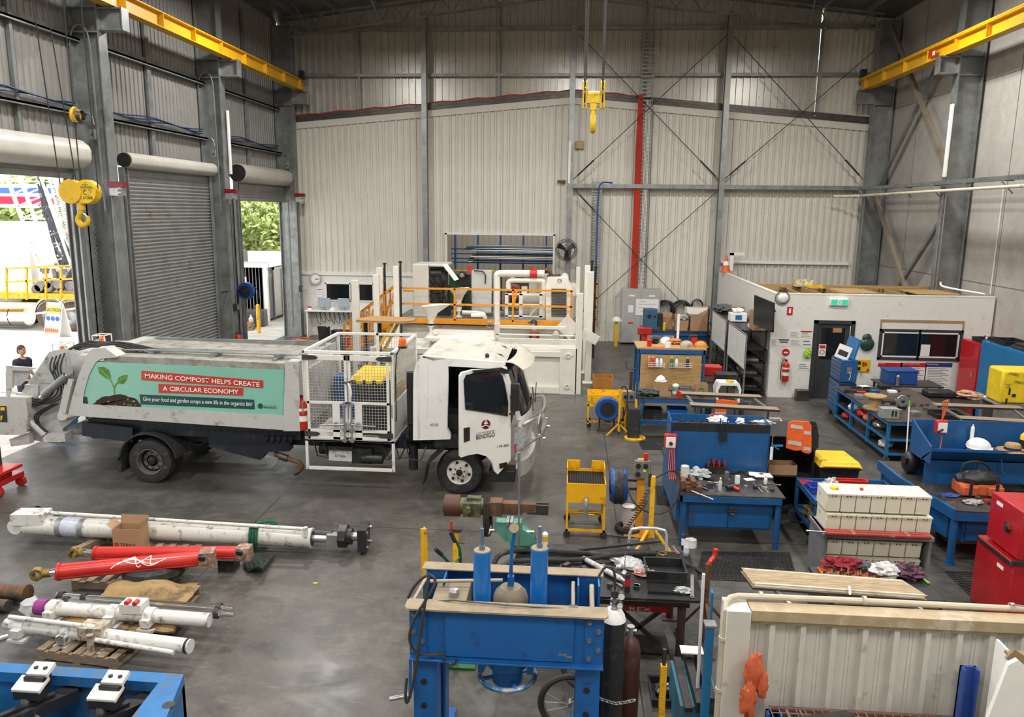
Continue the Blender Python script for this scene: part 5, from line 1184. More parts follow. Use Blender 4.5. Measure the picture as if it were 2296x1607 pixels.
person('person hidden behind the truck body, only boots showing beneath',(-10.45,16.9,0),.2,DARKT)
c=q4(1670,700,24.85)
pz=person('person in dark cap and rust shirt bending behind the deck edge',(c.x,24.85,0),PI,M('rust_shirt',(.25,.07,.03),.85),BLACK)
# ================= OUTSIDE =================
BRIGHTW=M('bright_white',(.85,.84,.80),.5,var=.03)  # one even bright white, for outdoor things and the corner housing
t=T('drill_truck','huge white drilling truck with raised mast parked outside','truck',(-25.5,33.5,0))
dw=lambda n,mb,mt,par=None,lab=None: PW(n,mb,mt,par or t,lab)
DY=31.6
def D(px,py,Y=DY): return QY(px,py,Y)
def db(mb,x0,y0,x1,y1,Y=DY,d=1.0):
    a=D(x0,y0,Y); b_=D(x1,y1,Y); return mb.box(a.x,Y,b_.z,b_.x,Y+d,a.z)
m=MB(); a=D(-60,690); b_=D(180,690); m.box(a.x-4,DY+.3,.85,b_.x,DY+.5,1.15).box(a.x-4,DY+1.8,.85,b_.x,DY+2.0,1.15); dw('chassis',m,BRIGHTW)
m=MB(); db(m,-160,560,60,668,DY+.3,1.6); db(m,35,560,75,655,DY+.2,1.5); db(m,120,563,172,655,DY+.2,1.5); db(m,62,640,120,665,DY+.3,1.5); dw('machinery_housing',m,BRIGHTW)
m=MB(); db(m,13,528,72,568,DY+.5,1.5); db(m,-80,495,125,575,DY+2.2,.8); dw('cabin_block',m,BRIGHTW)
m=MB()
def mast(p0,p1,w_,dep,n,mb):
    p0=Vector(p0);p1=Vector(p1); e=Vector((w_/2,0,0)); f=Vector((0,dep,0))
    for s in (-1,1):
        for q in (0,1): mb.bar(p0+e*s+f*q,p1+e*s+f*q,.12,.12)
    for k in range(n):
        a=p0.lerp(p1,k/n); b_=p0.lerp(p1,(k+1)/n)
        mb.bar(a-e,b_+e,.06,.06).bar(a+e,a-e,.06,.06).bar(a+e,a+e+f,.05,.05).bar(a-e+f,b_+e+f,.05,.05)
mast(D(125,600),D(38,350),1.5,.8,9,m); dw('mast',m,BRIGHTW)
m=MB(); mast(D(172,585,DY+.6),D(118,380,DY+.6),.45,.5,24,m); dw('ladder_mast',m,BRIGHTW)
m=MB(); random.seed(11)
for k in range(16): m.tube([D(random.uniform(85,110),400+random.uniform(0,60)),D(random.uniform(100,125),500),D(random.uniform(120,160),560),D(random.uniform(130,170),600)],.04,5,smooth=1)
for k in range(6): m.tube([D(140+random.uniform(-15,15),560),D(165+random.uniform(-5,8),600),D(150+random.uniform(-25,15),650)],.05,5)
dw('hydraulic_hoses',m,M('outdoor_hose',(.05,.055,.07),.5))
m=MB(); random.seed(13)
for k in range(14): db(m,*(lambda x,y:(x,y,x+random.uniform(5,16),y+random.uniform(6,20)))(random.uniform(75,150),random.uniform(590,640)),DY+random.uniform(0,.2),.3)
for k in range(6): q=D(random.uniform(70,170),random.uniform(600,650)); m.rod((q.x,DY-.1,q.z),(q.x,DY+.2,q.z),.2)
dw('valve_gear',m,M('gear_grey',(.25,.25,.26),.4,.4))
m=MB(); db(m,-60,655,178,672,DY-.3,.6)
for z0 in (602,632): a=D(15,z0,DY-.3); b_=D(178,z0-8,DY-.3); m.bar(a,b_,.07,.07)
for x in (15,60,103,137,176): m.bar(D(x,600,DY-.3),D(x,672,DY-.3),.07,.07)
dw('yellow_deck_rail',m,SYEL)
m=MB()
for a,b_ in ((-60,12),(14,48)):
    p=D(a,712,DY); q=D(b_,712,DY); m.rod((p.x,DY+.5,p.z),(q.x,DY+.5,q.z),.42,n=22)
dw('fuel_tank',m,CHROME)
for k,px in enumerate((112,158)):
    q=D(px,690,DY); w_=MB(); r=.62; w_.lathe([(.35,.0),(r*.8,-.02),(r,.06),(r,.3),(r*.8,.36),(.35,.34)],(q.x,DY-.1,r),30,'y'); wh=dw('wheel',w_,M('dusty_rubber',(.12,.09,.07),.8,var=.2))
    PW('rim',MB().lathe([(.36,.02),(.34,.06),(.2,.16),(.001,.12)],(q.x,DY-.1,r),24,'y'),STEEL,wh)
    m=MB(); n=12
    m.tube([(q.x+math.cos(R(10+160*i/n))*.78,DY+.1,r+.02+math.sin(R(10+160*i/n))*.78) for i in range(n+1)],.06,6); dw('mudguard',m,CHROME)
for px in (-40,75): 
    q=D(px,715,DY+1.8); dw('wheel',MB().lathe([(.0,.0),(.5,-.02),(.62,.06),(.62,.3),(.5,.36),(0,.34)],(q.x,DY+1.7,.62),24,'y'),RUB)
# caution sign
c=F(112,757); 
t=T('caution_sign','folding white caution A-board outside the nearest open roller door','sign',(c.x+.2,30,-.02),-.25)
for s in (-1,1): P('panel',MB().prism([(s*.32,0),(s*.32+.03,0),(.03,1.45),(0,1.45)],'x',-.42,.42),BRIGHTW,t)
P('yellow_header',MB().prism([(-.115,1.02),(-.125,1.02),(-.06,1.3),(-.05,1.3)],'x',-.38,.38),M('sign_yellow',(.7,.52,.08),.5),t)
m=MB()
for k in (-1,0,1): m.rod((k*.24,-.165,.8),(k*.24,-.15,.8),.1,n=18)
P('blue_roundel',m,M('sign_blue',(.03,.12,.4),.5),t)
m=MB()
for k in range(7): m.prism([(-.355+k*.1,.22),(-.31+k*.1,.22),(-.27+k*.1,.42),(-.315+k*.1,.42)],'y',-.28,-.25)
m.box(-.36,-.27,.3,.36,-.245,.34); P('barrier_stripes',m,M('stripe_orange',(.6,.16,.05),.5),t)
o=letters('CAUTION',.2,(0,-.125,1.15),(R(78),0,0),INK,t); P('leg',MB().bar((-.38,-.3,0),(-.38,-.02,1.45),.03,.03).bar((.38,-.3,0),(.38,-.02,1.45),.03,.03),STEEL,t)
# barrier tape across the door
OW('barrier_tape','white and red barrier tape stretched across the drill truck','tape',MB().bar(D(10,712,DY-1.2),D(178,690,DY-1.2),.01,.08),M('tape_white',(.7,.62,.6),.5))
# canopy stripe building, fence, trees
t=T('service_station_canopy','long white canopy with red and blue stripes beyond the drill truck','canopy',(-46,62,0))
a=QY(-40,448,62); 
P('fascia',MB().box(-20,0,a.z-1.9+1.3,34,1.5,a.z+1.3),BRIGHTW,t); P('blue_stripe',MB().box(-20,-.05,a.z+.55,34,0,a.z+1.0),M('stripe_blue',(.05,.15,.5),.5),t); P('red_stripe',MB().box(-20,-.05,a.z-.3,34,0,a.z+.3),M('stripe_red',(.5,.01,.06),.5),t)
for x in (-4,12): P('column',MB().box(x,.3,0,x+.8,1.1,a.z),BRIGHTW,t)
OW('warehouse','long pale warehouse behind the drill truck','building',MB().box(-100,95,0,-52,105,5.6).prism([(-101,5.6),(-51,5.6),(-76,8)],'y',94.8,105),BRIGHTW)
LEAFM=M('gum_leaves',(.34,.42,.14),.7,var=.5,sc=1.5)
random.seed(21)
def leafclump(m,c,r,n,s=.35):
    for i in range(n):
        d=Vector((random.gauss(0,1),random.gauss(0,1),random.gauss(0,.8))).normalized()*r*random.uniform(.6,1.05); p=Vector(c)+d
        a=Vector((random.uniform(-1,1),random.uniform(-1,1),random.uniform(-1,1))).normalized()*s; b_=a.orthogonal().normalized()*s*.5
        m.add([p-a,p+b_,p+a,p-b_],[(0,1,2,3)])
k=0
for (px,py,Y,r) in ((548,495,62,2.6),(585,480,60,2.8),(622,485,58,2.6),(10,440,85,4),(60,455,82,4),(125,450,80,4),(175,470,78,4)):
    q=QY(px,py,Y); m=MB()
    for j in range(6): leafclump(m,(q.x+random.uniform(-r,r)*.6,Y+random.uniform(-1,1),q.z-1+random.uniform(-r,r)*.5),r*.7,260,.3 if Y<70 else .45)
    t=T('tree',['green tree beyond the fence, leftmost seen through the far roller door','green tree beyond the fence, middle one seen through the far door','green tree beyond the fence, rightmost seen through the far door','tree behind the striped canopy at the left picture edge','tree behind the striped canopy left of the leaning mast','tree behind the drill mast','tree behind the ladder mast, rightmost'][k],'tree',(q.x,Y,0)); k+=1
    PW('foliage',m,LEAFM,t); PW('trunk',MB().tube([(q.x,Y,0),(q.x+.1,Y,q.z*.5),(q.x,Y,q.z)],.22,8),M('bark',(.2,.16,.12),.8),t)
OW('fence','long white corrugated fence in front of the trees','fence',corr(MB(),lambda u,d,z:(u,52-d,z),-60,-8,lambda u:0,lambda u:2.4,.4,.05),BRIGHTW)
t=T('excavator','small orange excavator by the white fence','excavator',(QY(535,560,46).x,46,0))
P('body',MB().box(-1,-.8,.6,1,.8,1.5).bar((.8,0,1.3),(2.2,0,1.9),.3,.3),M('kubota_orange',(.75,.12,.03),.4),t,None,.03); P('cab',MB().box(-.8,-.6,1.5,.3,.6,2.7),GLASS,t); P('track',MB().box(-1.2,-1,0,1.2,1,.6).bar((2.2,0,1.9),(2.5,0,.9),.3,.3),BLACK,t)
# grey site shed
def G(px,py,z=0): return F(px,py,z)
t=T('site_shed','grey panelled site shed with small window beyond the far roller door','shed',(-15.9,36.8,0))
GP=M('shed_grey',(.17,.18,.20),.5,var=.05)
P('wall_panels',corr(MB(),lambda u,d,z:(u,-1.3-d,z),-2.6,1.7,lambda u:.1,lambda u:2.6,.16,.015),GP,t); P('shell',MB().box(-2.6,-1.3,.1,1.7,1.8,2.6),GP,t)
P('trim',MB().box(1.55,-1.36,0,1.75,-1.2,2.7).box(-2.6,-1.38,2.55,1.8,-1.25,2.72).box(1.66,-1.3,2.55,1.8,1.9,2.72).box(1.7,1.7,0,1.8,1.85,2.6),BRIGHTW,t)
w_=P('shed_window',MB().box(-.6,-1.4,1.35,.75,-1.34,2.1),BRIGHTW,t); P('pane',MB().box(-.5,-1.42,1.45,.05,-1.39,2.0).box(.1,-1.42,1.45,.65,-1.39,2.0),GLASS,w_)
P('mesh_door',MB().box(1.72,-.6,.1,1.78,-.5,2.5).box(1.72,.5,.1,1.78,.6,2.5).box(1.72,-.6,2.4,1.78,.6,2.5).box(1.71,-.5,.15,1.73,.5,2.4),STEEL,t)
OW('bollard','yellow steel bollard outside the far roller door','bollard',MB().rod((-13.39,32.35,-.02),(-13.39,32.35,1.15),.085,n=18).ball((-13.39,32.35,1.15),.085),SYEL)
# pallet with bottles outside, wrapped goods
def pallet(label,loc,rz=0,L=1.16,W=1.16,group=None,rot=None):
    t=T('pallet',label,'pallet',loc,rz,group,rot)
    for k in range(3): P('bearer',MB().box(-L/2,-W/2+k*(W-.05)/2,.02,L/2,-W/2+.05+k*(W-.05)/2,.115),PALW,t)
    for k in range(7):
        x=-L/2+k*(L-.1)/6; P('top_board',MB().box(x,-W/2,.115,x+.1,W/2,.135),PALY,t)
    for k in range(3):
        x=-L/2+k*(L-.1)/2; P('bottom_board',MB().box(x,-W/2,0,x+.1,W/2,.02),PALY,t)
    return t
pallet('pallet with boxes and bottles outside the far roller door',(-14.6,33.3,-.02),.3)
random.seed(31)
for k in range(5): O('carton',('leftmost small pale','second small pale','middle small pale','fourth small pale','rightmost small pale')[k]+' carton on the pallet outside the far door','box',MB().box(-.1,-.1,0,.1,.1,.2),CARD,(-15.0+.22*k,33.15+.05*(k%2),.117),random.uniform(-.2,.2))
for k in range(2): O('drench_bottle',('left','right')[k]+' white plastic bottle standing on the outside pallet','bottle',MB().lathe([(.09,0),(.1,.02),(.1,.3),(.04,.38),(.03,.4),(.03,.46),(0,.46)],(0,0,0),16),PAPER,(-14.75+.5*k,33.6,.117))
O('wrapped_load','grey plastic wrapped load behind the outside pallet','load',MB().box(-.45,-.3,0,.45,.3,.75),M('dark_wrap',(.08,.08,.085),.3,var=.4,sc=15,bump=.6,bsc=20),(-14.3,34.3,-.02),.1,bev=.04)
# blue hose reel on an arm and extinguisher by the door post
cc=Vector((-11.2,27.0,0)); z_=plane_pt(552,652,(-11.2,0,0),(1,0,0))
t=T('hose_reel','blue round hose reel hanging from an arm by the far roller door','hose reel',z_)
P('reel_case',MB().lathe([(.1,-.09),(.28,-.1),(.3,-.06),(.3,.06),(.28,.1),(.1,.09)],(0,0,0),26,'y'),M('reel_blue',(.01,.07,.3),.35),t); P('hub',MB().rod((0,-.115,0),(0,.11,0),.2,n=22),BLACK,t)
P('arm',MB().bar((-.2,.0,.05),(-.2,-1.5,.1),.04,.04),DSTEEL,t); P('hose_end',MB().tube([(.22,0,.15),(.36,0,.12),(.42,0,-.05),(.43,0,-.25)],.015,6,smooth=1),HOSE,t)
z_=plane_pt(536,772,(-11.07,0,0),(1,0,0)); extinguisher('fire extinguisher on the column right of the closed roller door',(z_.x,z_.y,z_.z-.25),.62,.1)
# blue drums outside by the man
q=QY(8,860,15.6)
OW('drum','blue plastic drum at the left picture edge','drum',MB().lathe([(.0,0),(.26,0),(.3,.05),(.3,.85),(.26,.9),(0,.9)],(q.x-.1,17.6,0),22),M('drum_blue',(.01,.13,.42),.35))
# ================= CYLINDERS AND PALLETS ON THE LEFT FLOOR =================
OWH=M('chipped_white',(.66,.65,.61),.4,var=.04,dirt=(.10,.085,.07),damt=.26,dsc=6)
def G3(px,py,z): return F(px,py,z)
# long white telescopic cylinder
a=F(60,1176,.3); b_=F(695,1206,.22); d=(b_-a).normalized()
t=T('hydraulic_cylinder','longest white hydraulic cylinder with green sling and black rod','hydraulic cylinder',(a+b_)/2-V(0,0,.25))
w=lambda n,mb,mt,lab=None,par=None: PW(n,mb,mt,par or t,lab)
w('barrel',MB().rod(a,b_,.15,n=30),OWH)
w('clamp_band',MB().rod(a.lerp(b_,.12),a.lerp(b_,.135),.165,n=30).rod(a.lerp(b_,.2),a.lerp(b_,.215),.165,n=30),STEEL)
w('data_sheet',MB().rod(a.lerp(b_,.14),a.lerp(b_,.195),.158,n=30),M('faded_label',(.5,.53,.62),.5,var=.2,sc=20))
w('gland',MB().rod(b_,b_+d*.04,.16,n=30).m(1).rod(b_+d*.04,b_+d*.05,.12),[OWH,DSTEEL])
w('piston_rod',MB().rod(b_+d*.04,b_+d*.3,.06).bx(b_+d*.38,(.2,.14,.18)),[STEEL])
c2=F(92,1148,.52); d2=F(685,1186,.42); w('oil_pipe',MB().rod(c2,d2,.03).rod(d2-V(0,0,.12),d2+V(0,0,.03),.04),OWH)
w('end_lug',MB().bx(a+V(.1,0,.14),(.5,.3,.18),Rz(.1)).rod(a-d*.12+V(0,-.12,0),a-d*.12+V(0,.12,0),.12),OWH)
p=a+V(-.2,.35,.02); q=F(745,1200,.25)
t2=T('drill_rod','long black rod with square end flanges beside the white cylinder','rod',(p+q)/2-V(0,0,.2))
PW('shaft',MB().rod(p,q,.075,n=20).rod(p,p+d*.12,.15,n=20),BLACK,t2)
e=q+d*.12; PW('flange_block',MB().rod(e,e+d*.12,.19,n=8).rod(e+d*.1,e+d*.2,.13),BLACK,t2); PW('splined_end',MB().rod(e+d*.2,e+d*.32,.07),STEEL,t2); PW('flange_block',MB().bx(e+d*.38,(.14,.36,.36),Matrix.Rotation(.1,3,'Z')),BLACK,t2)
for k in range(4): c=e+d*.46+V(0,(-.12,.12,-.12,.12)[k],(-.12,-.12,.12,.12)[k]); PW('bolt',MB().rod(c-V(.02,0,0),c+V(.02,0,0),.03,n=6),STEEL,t2)
OW('support_timber','short timber bearer under the longest white cylinder, by the box','timber',MB().bar(F(245,1210,.06)+V(0,.5,0),F(165,1240,.06),.12,.12),PALW)
OW('support_block','dark rubber block under the right end of red cylinder','block',MB().bx(F(513,1262,.08),(.25,.2,.16)),RUB)
# green sling
c=a.lerp(b_,.81); m=MB()
for k in range(3):
    x=c.x+.05*k-.04; m.tube([(x,c.y-.1,.03)]+[(x+.02*math.sin(j),c.y+math.cos(R(210-j*30))*.175,c.z+math.sin(R(210-j*30))*.175) for j in range(8)]+[(x+.05,c.y+.19,.1)],.025,6,smooth=1)
m.tube([(c.x,c.y,c.z+.17),(c.x+.15,c.y+.15,c.z+.2),(c.x+.3,c.y+.2,c.z+.12),(c.x+.2,c.y+.15,c.z+.14)],.03,6,smooth=2)
OW('lifting_sling','dark green lifting sling looped round the longest white cylinder','sling',m,M('sling_green',(.01,.09,.05),.8,var=.3,sc=20))
m=MB(); random.seed(6)
for k in range(7):
    s0=F(555+random.uniform(-8,8),1240,.03); m.tube([s0,F(545+8*k,1262+random.uniform(-8,8),.04+.02*k),F(560+random.uniform(-15,25),1280+random.uniform(-6,4),.03+.02*k),F(590+random.uniform(-10,28),1250+random.uniform(-12,12),.05)],.032,6,smooth=2)
OW('webbing_strap','heap of dark webbing straps on floor at the white cylinder right end','strap',m,M('strap_dark_green',(.012,.02,.015),.85,var=.3,sc=20))
# cardboard box with lettering
def openbox(label,c,rz,sx,sy,sz,mt=CARD,flaps=True,group=None):
    t=T('cardboard_box',label,'box',c,rz,group)
    P('carton',MB().tray(-sx/2,-sy/2,0,sx/2,sy/2,sz,.008),mt,t)
    if flaps:
        P('flap',MB().add([(-sx/2,-sy/2,sz),(-sx/2,sy/2,sz),(-sx/2-sy*.35,sy/2,sz+sy*.3),(-sx/2-sy*.35,-sy/2,sz+sy*.3)],[(0,1,2,3)]),mt,t)
        P('flap',MB().add([(-sx/2,sy/2,sz),(sx/2,sy/2,sz),(sx/2,sy/2+sz*.1,sz+sy*.55),(-sx/2,sy/2+sz*.1,sz+sy*.55)],[(0,1,2,3)]),mt,t)
        P('flap',MB().add([(sx/2,-sy/2,sz),(sx/2,sy/2,sz),(sx/2+.02,sy/2,sz+sy*.5),(sx/2+.02,-sy/2,sz+sy*.5)],[(0,1,2,3)]),mt,t)
    return t
c=F(297,1225,.137); c.y+=.0
bxx=openbox('open cardboard box with black and red lettering against the white cylinder',(c.x,c.y-.02,.137),0,.44,.24,.34)
text_on('TEREX.',V(c.x-.11,c.y-.143,.22),V(c.x+.16,c.y-.143,.22),.06,INK,bxx); P('red_logo',MB().box(-.19,-.126,.055,-.13,-.121,.12),RED,bxx)
# red cylinders
def redcyl(lb,eye,b0,b1,z,r,deco=False):
    E_=F(*eye,z); A=F(*b0,z); B=F(*b1,z+.05); d=(B-A).normalized()
    t=T('hydraulic_cylinder',lb,'hydraulic cylinder',((A+B)/2).xy.to_3d())
    PW('barrel',MB().rod(A,B,r,n=26).rod(A,A+d*.04,r*1.12,n=26),RED,t)
    PW('chrome_rod',MB().rod(E_,A,.05,n=18),CHROME,t)
    n_=V(-d.y,d.x,0)
    PW('rod_eye',MB().pipe(E_-d*.08+n_*.05+V(0,0,.0),E_-d*.08-n_*.05,.085,.045).rod(E_,E_+d*.08,.06),M('yellowed_eye',(.35,.22,.05),.5,.3,dirt=(.06,.05,.03),damt=.5,dsc=15),t)
    PW('end_bracket',MB().bx(B+d*.02,(.2,r*2,r*2),Matrix.Rotation(math.atan2(d.y,d.x),3,'Z')).rod(B-V(0,.12,-.02),B+V(0,.12,.02),.08).m(1).rod(B-V(0,.14,-.04),B+V(0,-.1,.06),.05),[M('greasy_bracket',(.25,.13,.09),.4,dirt=(.4,.38,.33),damt=.4,dsc=15),BLACK],t)
    PW('oil_pipe',MB().rod(A+V(0,-r*.8,-r*.5),B+V(0,-r*.8,-r*.5),.018),RED,t)
    if deco:
        m=MB()
        for (u0,u1,a0,a1) in ((.38,.62,10,70),(.45,.7,60,20),(.42,.75,35,45),(.5,.58,80,10),(.62,.66,75,15)):
            pts=[]
            for i in range(9):
                u=u0+(u1-u0)*i/8; an=R(a0+(a1-a0)*i/8+25*math.sin(i*.8)); pts.append(A.lerp(B,u)-n_*0+V(0,-1,0)*math.cos(an)*(r+.004)+V(0,0,1)*math.sin(an)*(r+.004))
            m.tube(pts,.008,5,smooth=1)
        PW('white_scroll',m,WINK,t)
    return t
redcyl('rear red hydraulic cylinder lying behind the other red one',(180,1238),(213,1240),(545,1238),.3,.095)
redcyl('front red hydraulic cylinder with white scroll painting',(98,1285),(130,1282),(462,1250),.36,.108,True)
a=F(190,1318,.0); pallet('large pallet carrying the tyre and red cylinders',(-6.25,10.3,0),.03,1.3,1.3)
c=F(338,1275,.135)
O('tyre','worn black tyre lying on the large pallet under red cylinders','tyre',MB().lathe([(.2,.03),(.3,.0),(.40,.02),(.43,.08),(.42,.16),(.33,.2),(.2,.18),(.24,.1),(.2,.03)],(0,0,0),34),RUB,(-5.82,9.93,.137))
# padding, rods and white cylinders
BUFF=M('brown_padding',(.32,.21,.09),.85,var=.15,sc=5,dirt=(.12,.08,.04),damt=.35,bump=.6,bsc=6)
c=F(320,1345,.1)
OW('padding_sheet','tan padded sheet heaped behind the chrome rods','padding',MB().grid(lambda u,v:(c.x-.65+1.25*u+.05*math.sin(v*5),c.y-.15+.62*v,.13+.14*math.sin(v*PI)*math.sin(u*PI)**.5+.03*MN.noise(Vector((u*5,v*5,1)))+.02*math.sin(u*13)),24,16,.04),BUFF)
c=F(280,1395,.1)
OW('padding_sheet','tan padded sheet under the middle white cylinder','padding',MB().grid(lambda u,v:(c.x-.75+1.5*u,c.y-.22+.45*v,.145+.04*math.sin(u*9)*math.sin(v*4)+.03*MN.noise(Vector((u*6,v*4,5)))),24,12,.04),BUFF)
pallet('pallet under tan padding and the middle white cylinder',(-5.55,9.15,0),.05,1.1,1.0)
pallet('front pallet under the lowest white cylinder',(-5.65,8.25,0),-.1,1.05,.7)
def rodthing(lb,p0,p1,z,r,rings):
    A=F(*p0,z);B=F(*p1,z); d=(B-A).normalized(); t=T('piston_rod',lb,'rod',((A+B)/2)-V(0,0,r))
    PW('chrome_bar',MB().rod(A,B,r,n=20).rod(B,B+d*.12,r*.7,n=16),CHROME,t)
    for u in rings: PW('seal_ring',MB().rod(A.lerp(B,u)-d*.03,A.lerp(B,u)+d*.03,r*1.5,n=20),BLACK,t)
rodthing('upper chrome piston rod lying on tan padding',(127,1335),(503,1363),.32,.04,(.03,.17,.97)); rodthing('lower chrome piston rod behind the middle white cylinder',(132,1346),(505,1376),.28,.045,(.05,.95))
def wcyl(lb,p0,p1,z,r,fit):
    A=F(*p0,z);B=F(*p1,z); d=(B-A).normalized(); M3=Matrix.Rotation(math.atan2(d.y,d.x),3,'Z'); t=T('hydraulic_cylinder',lb,'hydraulic cylinder',((A+B)/2)-V(0,0,r))
    PW('barrel',MB().rod(A,B,r,n=26),OWH,t); PW('end_cap',MB().rod(B,B+d*.03,r*.99,n=26).rod(A-d*.1,A,r*.8,n=20),OWH,t)
    for u in fit: c=A.lerp(B,u); PW('mounting_bracket',MB().rod(c-d*.06,c+d*.06,r*1.25,n=20).bx(c+V(0,-r*1.0,-.03),(.12,.16,.1),M3).bx(c+V(0,-r*.9,-.12),(.22,.18,.03),M3),OWH,t)
    return t,A,B,d
t,A,B,d=wcyl('middle white hydraulic cylinder with purple wrapped end',(110,1362),(465,1390),.26,.085,(.04,.42,.65))
PW('purple_wrap',MB().rod(A-d*.16,A-d*.02,.1,n=20),M('purple_wrap',(.25,.03,.2),.4),t); PW('plastic_wrap',MB().ball(A-d*.24,.12,(1.1,1,1),14,amp=.2,fr=4),PLAS,t)
PW('valve_block',MB().bx(A.lerp(B,.55)+V(0,0,.12),(.28,.2,.12)).m(1).rod(A.lerp(B,.53)+V(0,-.1,.2),A.lerp(B,.53)+V(0,-.02,.2),.03).rod(A.lerp(B,.58)+V(0,-.1,.2),A.lerp(B,.58)+V(0,-.02,.2),.03),[OWH,RED],t)
t,A,B,d=wcyl('front white hydraulic cylinder with slim side pipe on a pallet',(30,1400),(422,1448),.24,.085,(.06,.33,))
PW('slim_pipe',MB().rod(A+V(0,-.05,.13),A.lerp(B,.5)+V(0,-.05,.13),.03).rod(A.lerp(B,.5)+V(0,-.13,.02),A.lerp(B,.95)+V(0,-.13,-.02),.03),OWH,t); PW('knob',MB().rod(A.lerp(B,.33)+V(0,-.1,-.02),A.lerp(B,.33)+V(0,-.17,-.02),.06),STEEL,t)
PW('valve_block',MB().bx(A.lerp(B,.48)+V(0,0,.06),(.3,.22,.16)).rod(A.lerp(B,.5)+V(0,-.16,-.1),A.lerp(B,.5)+V(0,-.16,.1),.04).bx(A.lerp(B,.5)+V(0,-.1,-.13),(.25,.2,.02)),M('rust_white',(.5,.45,.36),.5,dirt=(.2,.12,.06),damt=.5,dsc=10),t)
PW('black_seal',MB().rod(B-d*.02,B+d*.01,.088,n=26),BLACK,t)
OW('wooden_wedge','pale short wooden stick on the floor at the left picture edge','stick',MB().bar(F(-5,1432,.02),F(18,1425,.02),.05,.03),PAPER)
A=F(-60,1318,.15);B=F(55,1330,.15)
t=T('pump_housing','rusty brown gear pump cut off by the left picture edge','pump',((A+B)/2).xy.to_3d()); PW('housing',MB().rod(A,B,.1,n=18).rod(B,B+V(.05,0,0),.12,n=18),RUST,t); PW('flange',MB().rod(A+V(0,-.25,-.05),B+V(-.05,-.25,-.05),.08,n=14).bx((A+B)/2+V(0,-.1,-.1),(.5,.4,.06)),DSTEEL,t)
# red transmission jack at the left edge
t=T('trolley_jack','low red wheeled trolley jack at the left picture edge','jack',(-10.75,13.2,0))
P('chassis',MB().box(-.8,-.35,.18,.35,.35,.28).box(-.8,-.5,.42,.45,.2,.48).box(.1,-.2,.28,.3,.1,.42),RED,t,None,.01); P('load_block',MB().box(-.8,-.4,.48,.12,.1,.85),DSTEEL,t)
for p in ((.3,-.3),(.3,.3),(-.6,-.3)): P('wheel',MB().rod((p[0],p[1]-.04,.09),(p[0],p[1]+.04,.09),.09,n=16),RED,t)
# blue pipe cutting stand bottom left
t=T('pipe_clamp_bench','scuffed blue steel pipe clamping bench in bottom left corner','bench',(-4.6,5.3,0))
SB=M('scuffed_blue',(.02,.15,.38),.38,.1,var=.15,dirt=(.12,.11,.10),damt=.32,dsc=4)
zb=.9
q0=F(412,1512,zb); q1=F(0,1487,zb); q2=F(225,1620,zb)
L=lambda px,py,z=zb: F(px,py,z)
def sl3(mb,pts,z0,z1):
    n=len(pts); return mb.add([(p.x,p.y,z0) for p in pts]+[(p.x,p.y,z1) for p in pts],[tuple(reversed(range(n))),tuple(range(n,2*n))]+[(i,(i+1)%n,n+(i+1)%n,n+i) for i in range(n)])
m=MB(); sl3(m,[L(-60,1502),L(355,1530),L(412,1511),L(-60,1481)],zb-.1,zb); sl3(m,[L(412,1511),L(355,1530),L(270,1640),L(360,1640)],zb-.1,zb) ; PW('top_frame',m,SB,t)
m=MB(); m.box(q0.x-.05,4.6,0,q0.x,q0.y,zb-.1); m.box(-8,q0.y-.05,0,q0.x,q0.y,zb-.1); PW('side_panel',m,SB,t)
m=MB(); m.box(-8,4.7,.45,q0.x-.3,q0.y-.2,.48); PW('inner_tray',m,BLUE,t)
m=MB(); sl3(m,[L(-60,1508,.86),L(340,1535,.86),L(350,1531,.86),L(-60,1502,.86)],.8,.86); PW('slide_rail',m,DSTEEL,t)
c=L(378,1580); PW('drain_hole',MB().rod((c.x,c.y,zb-.01),(c.x,c.y,zb+.002),.055,n=20),BLACK,t)
for k,(px,py) in enumerate(((70,1545),(238,1565))):
    t2=T('pipe_clamp',('left','right')[k]+' black clamp with two holed white jaw pads on the blue bench','clamp',F(px,py,.9)-V(0,0,.15))
    o=F(px,py,.9); PW('arm',MB().bar(o+V(.25,.25,-.18),o+V(-.3,-.5,-.18),.16,.12).bar(o+V(.15,.1,-.1),o+V(-.35,-.55,-.1),.05,.02),BLACK,t2)
    PW('jaw_body',MB().bx(o+V(0,0,-.02),(.26,.16,.1)).bx(o+V(.03,.06,.06),(.2,.12,.12)),BLACK,t2,None,.01)
    PW('jaw_pad',MB().bx(o+V(0,-.0,.05),(.27,.17,.05),Matrix.Rotation(.3,3,'X')),SWHITE,t2,None,.01); PW('jaw_pad',MB().bx(o+V(.05,.09,.15),(.2,.14,.04),Matrix.Rotation(.3,3,'X')).m(1).rod(o+V(.01,.08,.168),o+V(.01,.08,.18),.02).rod(o+V(.1,.08,.168),o+V(.1,.08,.18),.02),[SWHITE,BLACK],t2,None,0)
    PW('screw',MB().rod(o+V(-.02,-.05,-.3),o+V(-.02,-.05,-.05),.045).rod(o+V(-.02,-.05,-.2),o+V(.14,-.12,-.2),.015),STEEL,t2)
OW('floor_scrap','tiny bright yellow scrap on the open floor','scrap',MB().bx(F(707,1307,.005),(.06,.03,.008)),HYEL)
